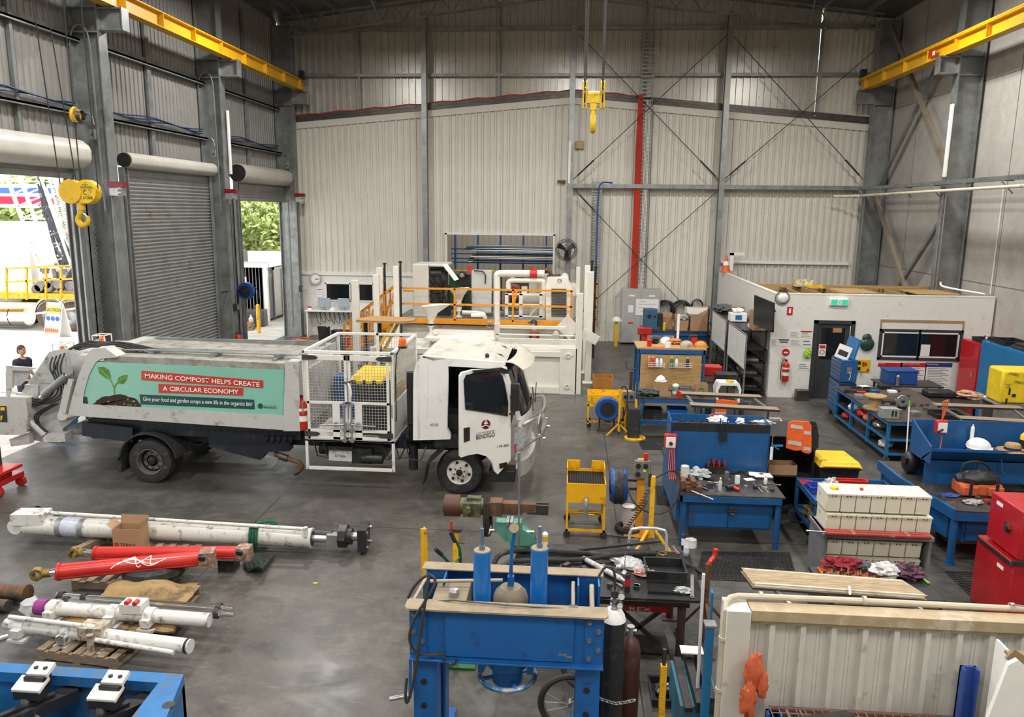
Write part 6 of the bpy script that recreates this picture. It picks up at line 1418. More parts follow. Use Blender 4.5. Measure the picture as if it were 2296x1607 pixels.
# ================= BLUE WORKSHOP PRESS =================
PRB=M('press_blue',(.011,.11,.36),.38,var=.08,sc=2,dirt=(.03,.045,.09),damt=.12,dsc=5)
DUSTB=M('dust_on_blue',(.30,.24,.16),.8,var=.2,sc=6,dirt=(.1,.13,.2),damt=.15)
y0,y1=6.42,7.35; zt,zb=1.75,1.22
t=T('workshop_press','large blue hydraulic workshop press with two upright cylinders','press',(-.5,6.9,0))
w=lambda n,mb,mt,lab=None,bev=0,par=None: PW(n,mb,mt,par or t,lab,bev)
x0=-1.40;x1=.38
def chan(y,s): # channel beam, flanges pointing away by s
    m=MB(); m.box(x0,y,zb,x1,y+.02,zt-.015); f0,f1=sorted((y,y+s*.16)); m.box(x0,f0,zb,x1,f1,zb+.02); return m
w('front_beam',chan(y0+.08,-.55).add([],[]),PRB,None,.004); w('rear_beam',chan(y1,-1),PRB,None,.004)
w('dusty_flange',MB().prism([(x0,y0-.02),(x1,y0-.02),(x1+.03,y0+.02),(x1+.03,y0+.17),(x0-.03,y0+.17),(x0-.03,y0+.02)],'z',zt-.015,zt),DUSTB,None,.003)
w('dusty_flange',MB().box(x0-.02,y1-.14,zt-.015,x1+.02,y1+.02,zt),DUSTB,None,.003)
w('face_plate',MB().box(-1.07,y0+.055,zb+.03,.11,y0+.08,zt-.03),PRB,None,.004)
w('maker_mark',MB().box(-.03,y0+.05,zb+.10,.05,y0+.055,zb+.115).box(.03,y0+.05,zb+.08,.10,y0+.055,zb+.095),STEEL)
for k,x in enumerate((x0+.08,x1-.09)):
    w('end_plate',MB().box(x-.08,y0+.06,zb+.02,x+.08,y0+.08,zt-.02),PRB)
    for j in range(5):
        c=V(x+(-.04,.04)[j%2],y0+.045,zb+.08+j*.09); w('bolt',MB().rod(c,c+V(0,.02,0),.028,n=6).rod(c-V(0,.02,0),c,.016,n=10),M('bolt_blue_grey',(.15,.22,.32),.4,.4))
    xx=(x0+.02,x1-.24)[k]
    w('leg',MB().box(xx,y0+.1,0,xx+.22,y0+.12,zb).box(xx,y0+.12,0,xx+.02,y0+.34,zb).box(xx+.2,y0+.12,0,xx+.22,y0+.34,zb),PRB,None,.004)
    w('leg',MB().box(xx,y1-.12,0,xx+.22,y1-.10,zt-.02).box(xx,y1-.32,0,xx+.02,y1-.12,zt-.02).box(xx+.2,y1-.32,0,xx+.22,y1-.12,zt-.02),PRB,None,.004)
    w('foot',MB().box(xx-.05,y0-.1,0,xx+.27,y1+.1,.04),PRB)
    w('pin_hole',MB().rod((xx+.1,y0+.09,.95),(xx+.1,y0+.1,.95),.03,n=14).rod((xx+.1,y0+.09,.7),(xx+.1,y0+.1,.7),.03,n=14),BLACK)
for k,(px,yy,lb) in enumerate(((1081,6.75,'left'),(1210,6.85,'right'))):
    c=QY(px,1218,yy); cc=V(c.x,yy,0)
    cy=w('ram_cylinder',MB().rod(cc+V(0,0,1.45),cc+V(0,0,2.18),.082,n=30),M('ram_blue',(.012,.16,.52),.28,var=.04,coat=.4))
    w('dusty_cap',MB().rod(cc+V(0,0,2.18),cc+V(0,0,2.19),.076,n=30).m(1).rod(cc+V(0,0,2.19),cc+V(0,0,2.23),.028,n=6).rod(cc+V(0,0,2.2),cc+V(0,0,2.4),.017,n=14),[DUSTB,M('bolt_blue_grey',(0,0,0))],None,0,cy)
c=QY(1145,1345,6.95)
w('reservoir_dome',MB().lathe([(.17,0),(.17,.12),(.15,.18),(.1,.23),(.0,.25)],(c.x,6.95,1.5),28),M('dusty_dome',(.22,.18,.12),.6,var=.2))
w('gauge_pipe',MB().tube([(c.x,6.95,1.74),(c.x,6.95,1.95),(c.x+.01,6.95,2.15),(c.x+.03,6.93,2.3)],.018,8,smooth=1).box(c.x-.03,6.92,1.74,c.x+.03,6.98,1.84),PRB)
w('pressure_gauge',MB().rod((c.x+.03,6.93,2.33),(c.x+.03,6.88,2.36),.045,n=20),DUSTB)
c=QY(1020,1330,6.9)
w('oil_tank',MB().box(c.x-.2,6.7,1.45,c.x+.13,7.15,1.66),M('dusty_tank',(.24,.19,.12),.6,var=.15),None,.008)
w('filler_cap',MB().lathe([(.05,0),(.052,.05),(.04,.07),(.0,.075)],(c.x,6.85,1.66),18),STEEL)
w('small_bracket',MB().box(c.x-.03,6.6,1.62,c.x+.02,6.64,1.72),STEEL)
w('cross_rod',MB().rod((x0+.1,7.0,1.72),(c.x+.45,7.05,1.74),.018).rod((.1,6.65,1.5),(.1,7.15,1.7),.02).rod((.28,6.6,1.5),(.28,7.1,1.7),.025).rod((x0-.02,6.6,1.66),(x0+.05,7.1,1.72),.016),M('dusty_bar',(.35,.3,.22),.6))
w('cable_wire',MB().tube([(x0,6.62,1.70),(x0+.4,6.55,1.77),(-.5,6.5,1.775),(.08,6.55,1.74)],.007,6),DSTEEL)
w('pulley',MB().rod((.06,6.58,1.7),(.14,6.58,1.7),.06,n=18),DSTEEL)
# lower head and handwheel
hx=-.52
w('ram_head',MB().rod((hx,6.85,.98),(hx,6.85,1.2),.2,n=28).box(hx-.3,6.7,1.08,hx+.3,7.0,1.17).rod((hx,6.85,.8),(hx,6.85,.98),.15,n=24).box(hx-.26,6.6,1.02,hx-.2,7.1,1.14).box(hx+.2,6.6,1.02,hx+.26,7.1,1.14),PRB,None,.01)
for k in range(8): a=k*PI/4; w('bolt',MB().rod((hx+.22*math.cos(a),6.85+.2*math.sin(a),1.16),(hx+.22*math.cos(a),6.85+.2*math.sin(a),1.22),.018,n=6),PRB)
hw=w('handwheel',MB().torus((hx,6.85,.86),.27,.026,'z',40,10),M('worn_wheel',(.03,.13,.30),.3,.4,dirt=(.45,.46,.46),damt=.5,dsc=5))
m=MB()
for k in range(4): a=k*PI/2+.4; m.bar((hx+.06*math.cos(a),6.85+.06*math.sin(a),.86),(hx+.26*math.cos(a),6.85+.26*math.sin(a),.86),.04,.02)
w('spoke',m,PRB,None,0,hw)
# hoses and crank
o=V(x0,6.4,0)
m=MB().tube([QY(1000,1465,6.4),QY(940,1470,6.38),QY(915,1440,6.35),QY(925,1390,6.35),QY(965,1330,6.35),QY(980,1300,6.4),QY(960,1285,6.4),QY(930,1310,6.4),QY(915,1340,6.4)],.014,8,smooth=2)
m.tube([QY(962,1285,6.4),QY(955,1340,6.35),QY(945,1400,6.33),QY(935,1480,6.33),QY(925,1540,6.33),QY(912,1582,6.33),QY(908,1560,6.35),QY(912,1520,6.4)],.014,8,smooth=2).tube([QY(995,1478,6.42),QY(1005,1495,6.42),QY(1020,1488,6.42),QY(1025,1478,6.42)],.014,8,smooth=2)
w('hydraulic_hose',m,M('hose_brown',(.04,.035,.03),.5))
w('crank_handle',MB().bar((x0+.0,6.5,1.2),(x0-.0,6.45,.82),.04,.02).m(1).rod((x0+.02,6.45,.85),(x0-.18,6.4,.83),.022),[PRB,STEEL])
# gas bottles right of the press
def gasbottle(lb,x,y,h,r,mt,top=True):
    t=T('gas_bottle',lb,'gas bottle',(x,y,0)); P('cylinder',MB().lathe([(r*.9,0),(r,.03),(r,h-.16),(r*.8,h-.07),(r*.4,h-.02),(r*.25,h)],(0,0,0),26),mt,t)
    P('valve',MB().rod((0,0,h),(0,0,h+.08),.025).rod((-.04,0,h+.05),(.06,0,h+.05),.018).rod((0,0,h+.08),(0,0,h+.1),.04),STEEL,t); return t
g=gasbottle('tall black gas bottle with white ring and gauges beside the press',.50,7.0,1.52,.115,BLACK)
P('white_shoulder',MB().lathe([(.117,1.41),(.105,1.46),(.07,1.52)],(0,0,0),26),PAPER,g)
P('regulator',MB().rod((0,-.03,1.68),(0,.05,1.68),.04).rod((.06,-.06,1.68),(.06,-.02,1.68),.04).rod((.05,-.05,1.58),(.05,-.01,1.58),.035).tube([(0,0,1.66),(0,0,1.85),(-.03,0,1.95),(-.1,0,1.96),(-.16,0,1.85)],.012,6,smooth=1),DSTEEL,g)
P('gauge_face',MB().rod((.06,-.065,1.68),(.06,-.06,1.68),.032).rod((.05,-.055,1.58),(.05,-.05,1.58),.028),PAPER,g)
gasbottle('maroon gas bottle behind the black one',.70,7.35,1.05,.11,M('gas_maroon',(.06,.02,.015),.45,dirt=(.1,.07,.05),damt=.3))
m=MB()
for k in range(17): m.torus((.36+.022*k,6.86-.03*math.sin(k/17*PI),.62+.03*abs(k-8)/8),.016,.005,'y' if k%2 else 'z',8,4)
OW('chain','steel chain strapping the gas bottles together','chain',m,STEEL)
# bicycle-like wheels of the bottle trolley
tr=T('bottle_trolley','spoked wheel trolley standing behind right leg of the press','trolley',(.12,7.55,0))
for k,(x,y,z) in enumerate(((-.02,-.35,.34),(.2,.35,.34))):
    m=MB().torus((x,y,z),.30,.034,'y',36,8); wh=P('trolley_wheel',m,M('bike_tyre',(.06,.055,.045),.8,bump=.3,bsc=30),tr)
    m=MB().torus((x,y,z),.265,.01,'y',32,6).rod((x,y-.04,z),(x,y+.04,z),.025)
    for j in range(16): a=j*PI/8; m.rod((x+.02*math.cos(a+1),y+.02*(-1)**j,z+.02*math.sin(a+1)),(x+.265*math.cos(a),y,z+.265*math.sin(a)),.0025,n=4)
    P('spokes',m,STEEL,wh)
P('axle',MB().rod((-.02,-.35,.34),(.2,.35,.34),.02).bar((.1,0,.3),(.1,.05,1.3),.04,.04),DSTEEL,tr)
OW('pipe_stub','short black pipe standing on the floor left of the press','pipe',MB().pipe(V(-1.05,6.15,0),V(-1.05,6.15,.28),.045,.036),BLACK)
# green sack truck, yellow post, stand with machine part
t=T('sack_truck','green two handled sack truck behind the press','sack truck',(F(1010,1330,.0).x,8.3,0))
w=lambda n,mb,mt,lab=None,bev=0,par=None: PW(n,mb,mt,par or t,lab,bev)
a=QY(1010,1295,8.3)
w('frame',MB().tube([QY(978,1232,8.0),QY(1005,1258,8.1),QY(1012,1275,8.2),V(a.x,8.3,1.2),V(a.x,8.35,.1)],.018,8,smooth=1).tube([QY(1012,1195,8.3),QY(1030,1225,8.3),QY(1032,1245,8.3),V(QY(1032,1290,8.4).x,8.4,1.2),V(QY(1032,1290,8.4).x,8.4,.1)],.018,8,smooth=1).rod(QY(1012,1275,8.2),QY(1031,1248,8.3),.012).box(a.x-.1,8.2,0,a.x+.3,8.5,.03),M('truck_green',(.01,.10,.03),.4))
w('hand_grip',MB().rod(QY(976,1230,8.0),QY(990,1243,8.05),.025).rod(QY(1010,1192,8.3),QY(1021,1215,8.3),.025),BLACK)
a=QY(950,1185,8.6)
OW('support_post','yellow angle steel post standing behind left end of press','post',MB().bar((a.x+.02,8.6,0),(a.x,8.6,a.z),.075,.02,(0,1,0)).bar((a.x+.02,8.62,0),(a.x,8.62,a.z),.02,.075,(0,1,0)).box(a.x-.15,8.5,0,a.x+.2,8.8,.02),SYEL)
# pipe stand + machine + vice
a=F(1070,1150,1.1)
zc=1.12
MA=F(998,1132,zc+.05); MBp=F(1165,1138,zc+.05); d=(MBp-MA).normalized(); n_=V(-d.y,d.x,0)
t=T('machine_part','rusty paint flaked shaft housing clamped in the green vice','machine part',((MA+MBp)/2)-V(0,0,.15))
w('end_drum',MB().rod(MA,MA+d*.22,.155,n=26).rod(MA-d*.02,MA,.1),M('drum_maroon_rust',(.10,.035,.025),.55,.2,dirt=(.05,.04,.03),damt=.4))
w('housing',MB().rod(MA+d*.22,MA+d*.6,.12,n=20).bx(MA+d*.4-n_*.12,(.25,.1,.2)).rod(MA+d*.35-n_*.1+V(0,0,.02),MA+d*.35-n_*.24+V(0,0,.02),.05,n=6).bx(MA+d*.42+V(0,0,.1),(.2,.12,.08)),M('flaked_green',(.12,.13,.06),.5,.3,var=.4,sc=15,dirt=(.06,.05,.04),damt=.5,dsc=10))
w('clamp_block',MB().bx(MA+d*.72,(.2,.22,.2)).bx(MA+d*.95,(.3,.14,.16)).rod(MA+d*.6,MA+d*1.3,.06).bx(MA+d*1.18+V(0,0,.02),(.24,.14,.12)),RUST)
w('fork_end',MB().bx(MA+d*1.32+n_*.05,(.3,.04,.14)).bx(MA+d*1.32-n_*.05,(.3,.04,.14)),DSTEEL)
c=MA+d*.58; m=MB()
for k in range(2): m.tube([c+V(.04*k,0,.15),c-n_*.14+V(.04*k,0,.05),c-n_*.14+V(.04*k,0,-.3),c-n_*.1+V(.04*k,0,-.42),c-n_*.08+V(.04*k+.06,0,-.3),c+n_*.1+V(.04*k,0,0),c+V(.04*k,0,.15)],.025,6,smooth=1)
OW('webbing_strap','dark strap hung over the rusty shaft housing','strap',m,M('strap_brown',(.03,.022,.018),.9))
s_=T('pipe_stand','worn yellow adjustable pipe stand under the rusty housing','stand',(QY(1022,1200,9.85).x,9.85,0))
sx=QY(1022,1200,9.85).x
P('post',MB().box(-.035,-.035,.25,.035,.035,zc-.1),SYEL,s_)
for a in (90,210,330): P('leg',MB().bar((0,0,.4),(.38*math.cos(R(a)),.38*math.sin(R(a)),.015),.05,.03),SYEL,s_)
P('head',MB().bx((0,0,zc-.08),(.16,.12,.04)).m(1).bx((-.05,-.06,zc),(.03,.03,.12)),[DSTEEL,RED],s_); P('screw_pin',MB().rod((.03,0,.85),(.12,-.02,.85),.012),RUST,s_)
# ================= SMALL-ITEM BUILDERS =================
def bottle(name,label,loc,h=.22,r=.033,mt=PLAS,capm=PAPER,cat='bottle',band=None):
    t=T(name,label,cat,loc); P('body',MB().lathe([(r*.85,0),(r,.01),(r,h*.62),(r*.75,h*.75),(r*.35,h*.86),(r*.35,h*.93)],(0,0,0),14),mt,t)
    P('cap',MB().rod((0,0,h*.9),(0,0,h),r*.42),capm,t)
    if band is not None: P('label_band',MB().lathe([(r*1.02,h*.2),(r*1.02,h*.5)],(0,0,0),14),band,t)
    return t
def can(name,label,loc,h=.2,r=.033,mt=BLACK,band=None,cat='can'):
    t=T(name,label,cat,loc); P('body',MB().lathe([(r,0),(r,h*.86),(r*.7,h*.93),(r*.35,h*.95),(r*.35,h),(0,h)],(0,0,0),14),mt,t)
    if band is not None: P('label_band',MB().lathe([(r*1.02,h*.3),(r*1.02,h*.7)],(0,0,0),14),band,t)
    return t
def tin(name,label,loc,h,r,mt,cat='tin',rim=STEEL):
    t=T(name,label,cat,loc); P('body',MB().lathe([(r,0),(r,h),(r*.94,h),(r*.94,h*.9),(0,h*.9)],(0,0,0),22),mt,t); P('rim',MB().torus((0,0,h),r*.98,r*.05,'z',22,5),rim,t); return t
def hardhat(label,loc,mt=PAPER,rz=0,r=.14,group=None):
    t=T('hard_hat',label,'hard hat',loc,rz); P('shell',MB().ball((0,0,.02),r,(1.12,.9,.95),20,flat=.05),mt,t,None,.003); P('brim',MB().lathe([(r*.9,0),(r*1.12,.0),(r*1.15,.012),(r*.9,.02)],(0,0,0),24).bx((r*1.1,0,.01),(r*.5,r*1.1,.012)),mt,t); P('ridge',MB().tube([(math.cos(a)*r*1.14,0,.02+math.sin(a)*r*.97) for a in [PI*i/10 for i in range(11)]],.012,6),mt,t); return t
def spanner(label,p0,p1,z,r=.011):
    a=F(*p0,z)+V(0,0,.012); b_=F(*p1,z)+V(0,0,.012); d=(b_-a).normalized(); n_=V(-d.y,d.x,0); m=MB().bar(a,b_,r*2,.01)
    m.pipe(b_+d*.02-V(0,0,.007),b_+d*.02+V(0,0,.007),.026,.013,12).pipe(a-d*.015-V(0,0,.006),a-d*.015+V(0,0,.006),.02,.01,12)
    return OW('spanner',label,'spanner',m,STEEL)
def rag(name,label,loc,r,mt,seed=0,sz=(1.2,1,.5),cat='rag',rz=0): return O(name,label,cat,MB().ball((0,0,r*sz[2]*.8),r,sz,22,amp=.35,fr=2.6,seed=seed,flat=.75),mt,loc,rz)
def tub(name,label,x0,y0,z0,x1,y1,z1,mt=BLACK,cat='tub',t_=.012):
    t=T(name,label,cat,((x0+x1)/2,(y0+y1)/2,z0)); PW('tub_body',MB().tray(x0,y0,z0,x1,y1,z1,t_),mt,t,None,.004); PW('rim',MB().box(x0-.012,y0-.012,z1-.02,x1+.012,y0,z1).box(x0-.012,y1,z1-.02,x1+.012,y1+.012,z1).box(x0-.012,y0,z1-.02,x0,y1,z1).box(x1,y0,z1-.02,x1+.012,y1,z1),mt,t); return t
def carton(label,x0,y0,z0,x1,y1,z1,mt=CARD,open_=True,rz=0):
    return openbox(label,((x0+x1)/2,(y0+y1)/2,z0),rz,x1-x0,y1-y0,z1-z0,mt,open_)
GREYM=M('grey_metal',(.22,.22,.22),.45,.3,var=.2,sc=8)
# ================= STEEL TABLE WITH VICE =================
TZ=.86
t=T('steel_table','black steel welding table with brown legs behind the press','table',(.5,9.2,0))
PW('tabletop',MB().prism([(-.68,8.5),(1.58,8.5),(1.64,8.56),(1.66,9.8),(-.6,9.95)],'z',TZ-.035,TZ),M('table_black',(.028,.028,.03),.3,.4,var=.4,sc=3,dirt=(.07,.065,.06),damt=.3,dsc=3),t,None,.004)
LEGM=M('leg_maroon_brown',(.06,.025,.02),.5,dirt=(.02,.02,.02),damt=.4)
PW('apron',MB().box(-.6,8.62,TZ-.16,1.5,8.67,TZ-.035).box(-.6,9.7,TZ-.16,1.5,9.75,TZ-.035).box(1.45,8.67,TZ-.16,1.5,9.7,TZ-.035),LEGM,t)
for x,y in ((-.5,8.68),(1.42,8.68),(-.5,9.65),(1.42,9.65)): PW('leg',MB().rod((x,y,0),(x,y,TZ-.03),.05,n=16).box(x-.1,y-.1,0,x+.1,y+.1,.015),LEGM,t)
c=F(1160,1195,TZ); c=V(-.55,9.72,TZ)
t=T('bench_vice','large green bench vice on the far left corner of black table','vice',c)
P('base',MB().lathe([(.13,0),(.13,.03),(.08,.06),(.08,.12)],(0,0,0),22),VGRN,t); P('fixed_jaw',MB().prism([(-.16,.1),(.16,.1),(.14,.2),(-.02,.3),(-.02,.38),(-.16,.38),(-.2,.25)],'y',-.1,.1),VGRN,t,None,.02)
P('moving_jaw',MB().prism([(-.36,.3),(-.22,.14),(-.18,.2),(-.2,.38),(-.36,.38)],'y',-.09,.09),VGRN,t,None,.015); P('jaw_plate',MB().box(-.22,-.11,.36,-.17,.11,.41).box(-.18,-.11,.36,-.13,.11,.41),STEEL,t); P('screw_handle',MB().rod((-.45,0,.24),(.15,0,.24),.022).rod((-.44,-.13,.24),(-.44,.13,.24),.01),STEEL,t)
a=QY(1165,1015,9.6); b_=QY(1165,1130,9.6)
OW('threaded_bar','thin knurled steel bar standing upright above the vice','bar',MB().rod((a.x,9.62,TZ+.0),(a.x,9.62,a.z),.013,n=8).box(a.x-.03,9.60,a.z-.16,a.x,9.63,a.z),STEEL)
def tp(px,py,dz=0): return F(px,py,TZ)+V(0,0,dz)
def corrhose(m,pts,r): 
    pts=[Vector(p) for p in pts]
    for _ in range(3):
        q=[]
        for i in range(len(pts)-1): a,b_=pts[i],pts[i+1]; q+=[a*.75+b_*.25,a*.25+b_*.75]
        pts=[pts[0]]+q[1:-1]+[pts[-1]]
    L=sum((pts[i+1]-pts[i]).length for i in range(len(pts)-1)); N_=int(L/.012); out=[]; i=0; acc=0; seg=(pts[1]-pts[0]).length
    for k in range(N_+1):
        s=L*k/N_
        while i<len(pts)-2 and s>acc+seg: acc+=seg; i+=1; seg=(pts[i+1]-pts[i]).length
        out.append(pts[i].lerp(pts[i+1],min(1,(s-acc)/max(seg,1e-6))))
    n=N_; return m.tube(out,lambda u:r*(1 if int(round(u*n))%2 else .8),8)
OW('corrugated_hose','upper ribbed black hose running across the black table','hose',corrhose(MB(),[tp(1100,1285,-.1),tp(1110,1260,.1),tp(1160,1238,.04),tp(1280,1243,.035),tp(1420,1252,.035),tp(1530,1262,.035),tp(1590,1285,-.05)],.035),RUB)
OW('corrugated_hose','lower ribbed black hose looping from table behind the press','hose',corrhose(MB(),[tp(1105,1300,-.1),tp(1125,1272,.08),tp(1190,1262,.04),tp(1300,1262,.035),tp(1400,1256,.10),tp(1470,1256,.10)],.035),M('black_rubber',(0,0,0)))
OW('rubber_strip','black bent rubber strip lying on the far side of the table','strip',MB().bar(tp(1300,1240,.05),tp(1480,1228,.1),.05,.03),RUB)
a=tp(1308,1258,.04); b_=tp(1392,1305,.045)
OW('plastic_roll','clear plastic wrapped roll lying diagonally on the black table','roll',MB().rod(a,b_,.035,n=14).rod(b_,b_+(b_-a)*.12,.03,.01),M('wrap_film',(.45,.45,.46),.2,.2,var=.4,sc=30,bump=.5,bsc=40))
c=tp(1410,1268); rag('plastic_bag','crumpled clear plastic bag on the middle of the black table',c,.15,M('bag_film',(.6,.6,.6),.15,var=.3,sc=20,alpha=.7),3,(1.4,1,.35),'bag',-.5)
c=tp(1442,1288); rag('stained_rag','pink stained rag beside the clear plastic bag',c,.09,M('rag_pink',(.42,.22,.2),.9,var=.4,sc=25),5,(1.3,1,.4))
can('spray_can','black and red spray can standing near front of the table',tp(1406,1325),.24,.034,M('can_black_red',(.02,.02,.02),.3),M('can_red',(.45,.02,.03),.3))
bottle('water_bottle','clear water bottle on the far right corner of the black table',tp(1538,1245),.24,.036,PLAS,PAPER,'bottle',M('label_pale',(.6,.7,.75),.5)); can('spray_can','green topped white and black spray can behind the water bottle',tp(1532,1232),.24,.03,BLACK,PAPER)
tub('oil_crate','deep black plastic crate with oily water on the black table',1.02,8.95,TZ,1.5,9.35,TZ+.13,BLACK,'crate')
OW('oil_pan','low black oil drip pan beside front of the black crate','pan',MB().tray(1.0,8.62,TZ,1.42,8.88,TZ+.03,.01),M('pan_black',(.02,.02,.02),.15))
spanner('large chrome spanner near front right corner of the black table',(1552,1292),(1552,1338),TZ,.02)
spanner('short chrome spanner beside the water bottle',(1510,1228),(1519,1240),TZ)
rag('rag','grey crumpled rag by the big chrome spanner',tp(1530,1328),.07,M('rag_grey',(.35,.37,.38),.9,var=.3,sc=25),9,(1.2,.9,.5))
OW('hose_clip','brass hose clip lying at far side of the table','clip',MB().torus(tp(1485,1242,.012),.05,.007,'z',20,5),M('brass',(.5,.35,.12),.3,.8))
can('adhesive_bottle','white bottle with yellow lid at the left of the black table',tp(1222,1220),.18,.04,PAPER,SYEL)
OW('wiping_cloth','small white paper scrap in front of the crate','paper',MB().bx(tp(1498,1312,.004),(.1,.02,.003)),PAPER)
OW('thin_rod','thin steel rod lying on left half of the black table','rod',MB().rod(tp(1255,1278,.008),tp(1283,1287,.008),.006,n=6),STEEL)
a=tp(1400,1290); t=T('oil_gun','small steel oil pump with thin upright spout','oil can',a); P('pot',MB().lathe([(.04,0),(.045,.04),(.02,.07)],(0,0,0),16),STEEL,t); P('spout',MB().rod((0,0,.06),(.0,0,.32),.005,n=6),STEEL,t)
# under the table
t=T('pallet_jack_stand','red trolley jack with white lettering under the black table','jack',(1.0,8.9,0))
jp=P('red_beam',MB().box(-.4,-.05,.5,.3,.05,.58),RED,t); text_on('- REX',V(.72,8.84,.54),V(1.08,8.84,.54),.05,PAPER,jp); P('scissor_frame',MB().bar((-.3,0,.05),(.2,0,.5),.05,.04,(0,1,0)).bar((.2,0,.05),(-.3,0,.5),.05,.04,(0,1,0)).box(-.35,-.2,.04,.3,.2,.1),BLACK,t)
t=tub('parts_tray','black oil tray holding greasy parts under the black table',1.0,7.7,.0,1.45,8.15,.1,BLACK,'tray')
rag('greasy_part','round greasy bearing part lying in the black oil tray',(1.15,7.95,.015),.09,M('greasy_metal',(.1,.1,.11),.25,.6,var=.4,sc=40),2,(1,1,.7),'part')
t=T('pipe_stand','worn yellow pipe stand in front of the black oil tray','stand',(1.22,7.05,0)); sx=QY(1488,1500,7.0).x; t.location=(sx,7.0,0)
P('post',MB().box(-.03,-.03,.2,.03,.03,.95),SYEL,t); P('screw',MB().rod((0,0,.95),(0,0,1.12),.018).m(0),DSTEEL,t)
for a in (80,200,320): P('leg',MB().bar((0,0,.35),(.33*math.cos(R(a)),.33*math.sin(R(a)),.015),.05,.02),SYEL,t)
t=T('steel_trestle','rusty brown steel trestle right of the black table','trestle',(1.83,9.1,0))
P('post',MB().rod((-.05,0,0),(-.05,0,1.05),.035),RUST,t); P('handle',MB().tube([(-.05,0,1.0),(-.03,0,1.08),(.03,.05,1.12),(.04,.05,1.22)],.03,8,smooth=1),RED,t)
for a in (30,150,270): P('leg',MB().bar((-.05,0,.55),(.42*math.cos(R(a)),.42*math.sin(R(a)),.02),.04,.03),RUST,t)
# ================= YELLOW FLOOR EQUIPMENT =================
c=F(1312,1210); y0=12.05
t=T('drain_cart','yellow wheeled oil drain cart with steel elbow tap','cart',(.33,12.45,0))
w=lambda n,mb,mt,lab=None,bev=0,par=None: PW(n,mb,mt,par or t,lab,bev)
DY_=M('drain_yellow',(.78,.40,.01),.4,var=.06,dirt=(.15,.09,.02),damt=.14,dsc=7)
X0_,X1_,Y0_,Y1_=.02,.66,12.08,12.85
w('tank',MB().tray(X0_,Y0_,.62,X1_,Y1_,.95,.015),DY_); w('splash_guard',MB().box(X0_,Y1_-.02,.95,X0_+.22,Y1_,1.1).box(X1_-.22,Y1_-.02,.95,X1_,Y1_,1.1).box(X0_,Y0_+.4,.95,X0_+.015,Y1_,1.08).box(X1_-.015,Y0_+.4,.95,X1_,Y1_,1.08),DY_)
w('grate',mesh_panel(lambda u,v:(u,v,.9),X0_+.02,X1_-.02,Y0_+.02,Y1_-.02,.04,.006),BLACK); w('oily_tray',MB().box(X0_+.02,Y0_+.02,.84,X1_-.02,Y1_-.02,.86),BLACK)
for x in (X0_,X1_-.035):
    for y in (Y0_,Y1_-.035): w('leg',MB().box(x,y,.12,x+.035,y+.035,.62),DY_)
w('lower_frame',MB().box(X0_,Y0_,.12,X1_,Y0_+.035,.16).box(X0_,Y1_-.035,.12,X1_,Y1_,.16).box(X0_,Y0_,.12,X0_+.035,Y1_,.16).box(X1_-.035,Y0_,.12,X1_,Y1_,.16).box(X0_,Y0_+.4,.3,X1_,Y0_+.43,.33),DY_)
def castor(m,x,y,z,r=.06): return m.rod((x,y-.02,r),(x,y+.02,r),r,n=16).bar((x-.01,y-.03,r),(x,y-.03,z),.03,.006).bar((x-.01,y+.03,r),(x,y+.03,z),.03,.006)
for x in (X0_+.02,X1_-.02):
    for y in (Y0_+.03,Y1_-.03): w('castor',castor(MB(),x,y,.13),DSTEEL)
w('drain_elbow',MB().tube([(.34,Y0_,.7),(.34,Y0_-.1,.7),(.34,Y0_-.13,.62),(.34,Y0_-.13,.5)],.035,12,smooth=1).rod((.34,Y0_-.13,.44),(.34,Y0_-.13,.52),.045,n=8).m(1).rod((.36,Y0_-.13,.48),(.48,Y0_-.13,.47),.012),[GREYM,DY_])
# tyre-like blue hose reel post
sx=1.24
t=T('reel_post','orange upright post carrying power sockets and a blue hose reel','post',(sx,12.4,0))
w('post',MB().box(sx-.06,12.36,0,sx+.06,12.44,1.3).box(sx-.25,12.2,0,sx+.25,12.6,.02),M('post_orange',(.72,.30,.02),.45,dirt=(.2,.1,.03),damt=.2))
w('socket_box',MB().box(sx-.12,12.28,1.0,sx+.12,12.36,1.3),GREYM,None,.008)
for k,(a,b_) in enumerate(((-.06,1.22),(.06,1.22),(-.06,1.08))): w('socket',MB().rod((sx+a,12.25,b_),(sx+a,12.29,b_),.04,n=16),BLACK)
w('lime_switch',MB().box(sx+.02,12.265,1.12,sx+.07,12.29,1.16).m(1).box(sx+.03,12.3,1.3,sx+.09,12.36,1.42),[M('lime',(.45,.7,.05),.5),RED])
w('hose_reel',MB().lathe([(.13,-.13),(.26,-.14),(.29,-.1),(.29,.1),(.26,.14),(.13,.13)],(sx-.36,12.42,.82),30,'x'),M('reel_blue',(0,0,0)))
w('hose_coil',MB().lathe([(.30,-.08),(.31,-.04),(.30,0),(.31,.04),(.30,.08)],(sx-.36,12.42,.82),30,'x').rod((sx-.505,12.42,.82),(sx-.22,12.42,.82),.15,n=22),RUB)
w('reel_bracket',MB().box(sx-.22,12.4,.75,sx-.05,12.44,.79).box(sx-.22,12.4,.9,sx-.05,12.44,.94),DSTEEL)
m=MB(); n=90; m.tube([(sx-.25+.35*i/n+.035*math.cos(i*.9),12.2+.035*math.sin(i*.9),.12+.55*i/n) for i in range(n)],.008,5)
OW('coiled_cable','black coiled cable in front of the orange reel post','cable',m,BLACK)
t=tin('paint_bucket','white paint bucket with blue label behind the orange post',(1.1,12.7,0),.36,.14,M('bucket_white',(.72,.72,.7),.45,dirt=(.3,.28,.25),damt=.2),'bucket',BLACK); P('blue_label',MB().lathe([(.143,.12),(.143,.26)],(0,0,0),22,arc=PI*.8),M('label_blue',(.02,.3,.6),.5),t)
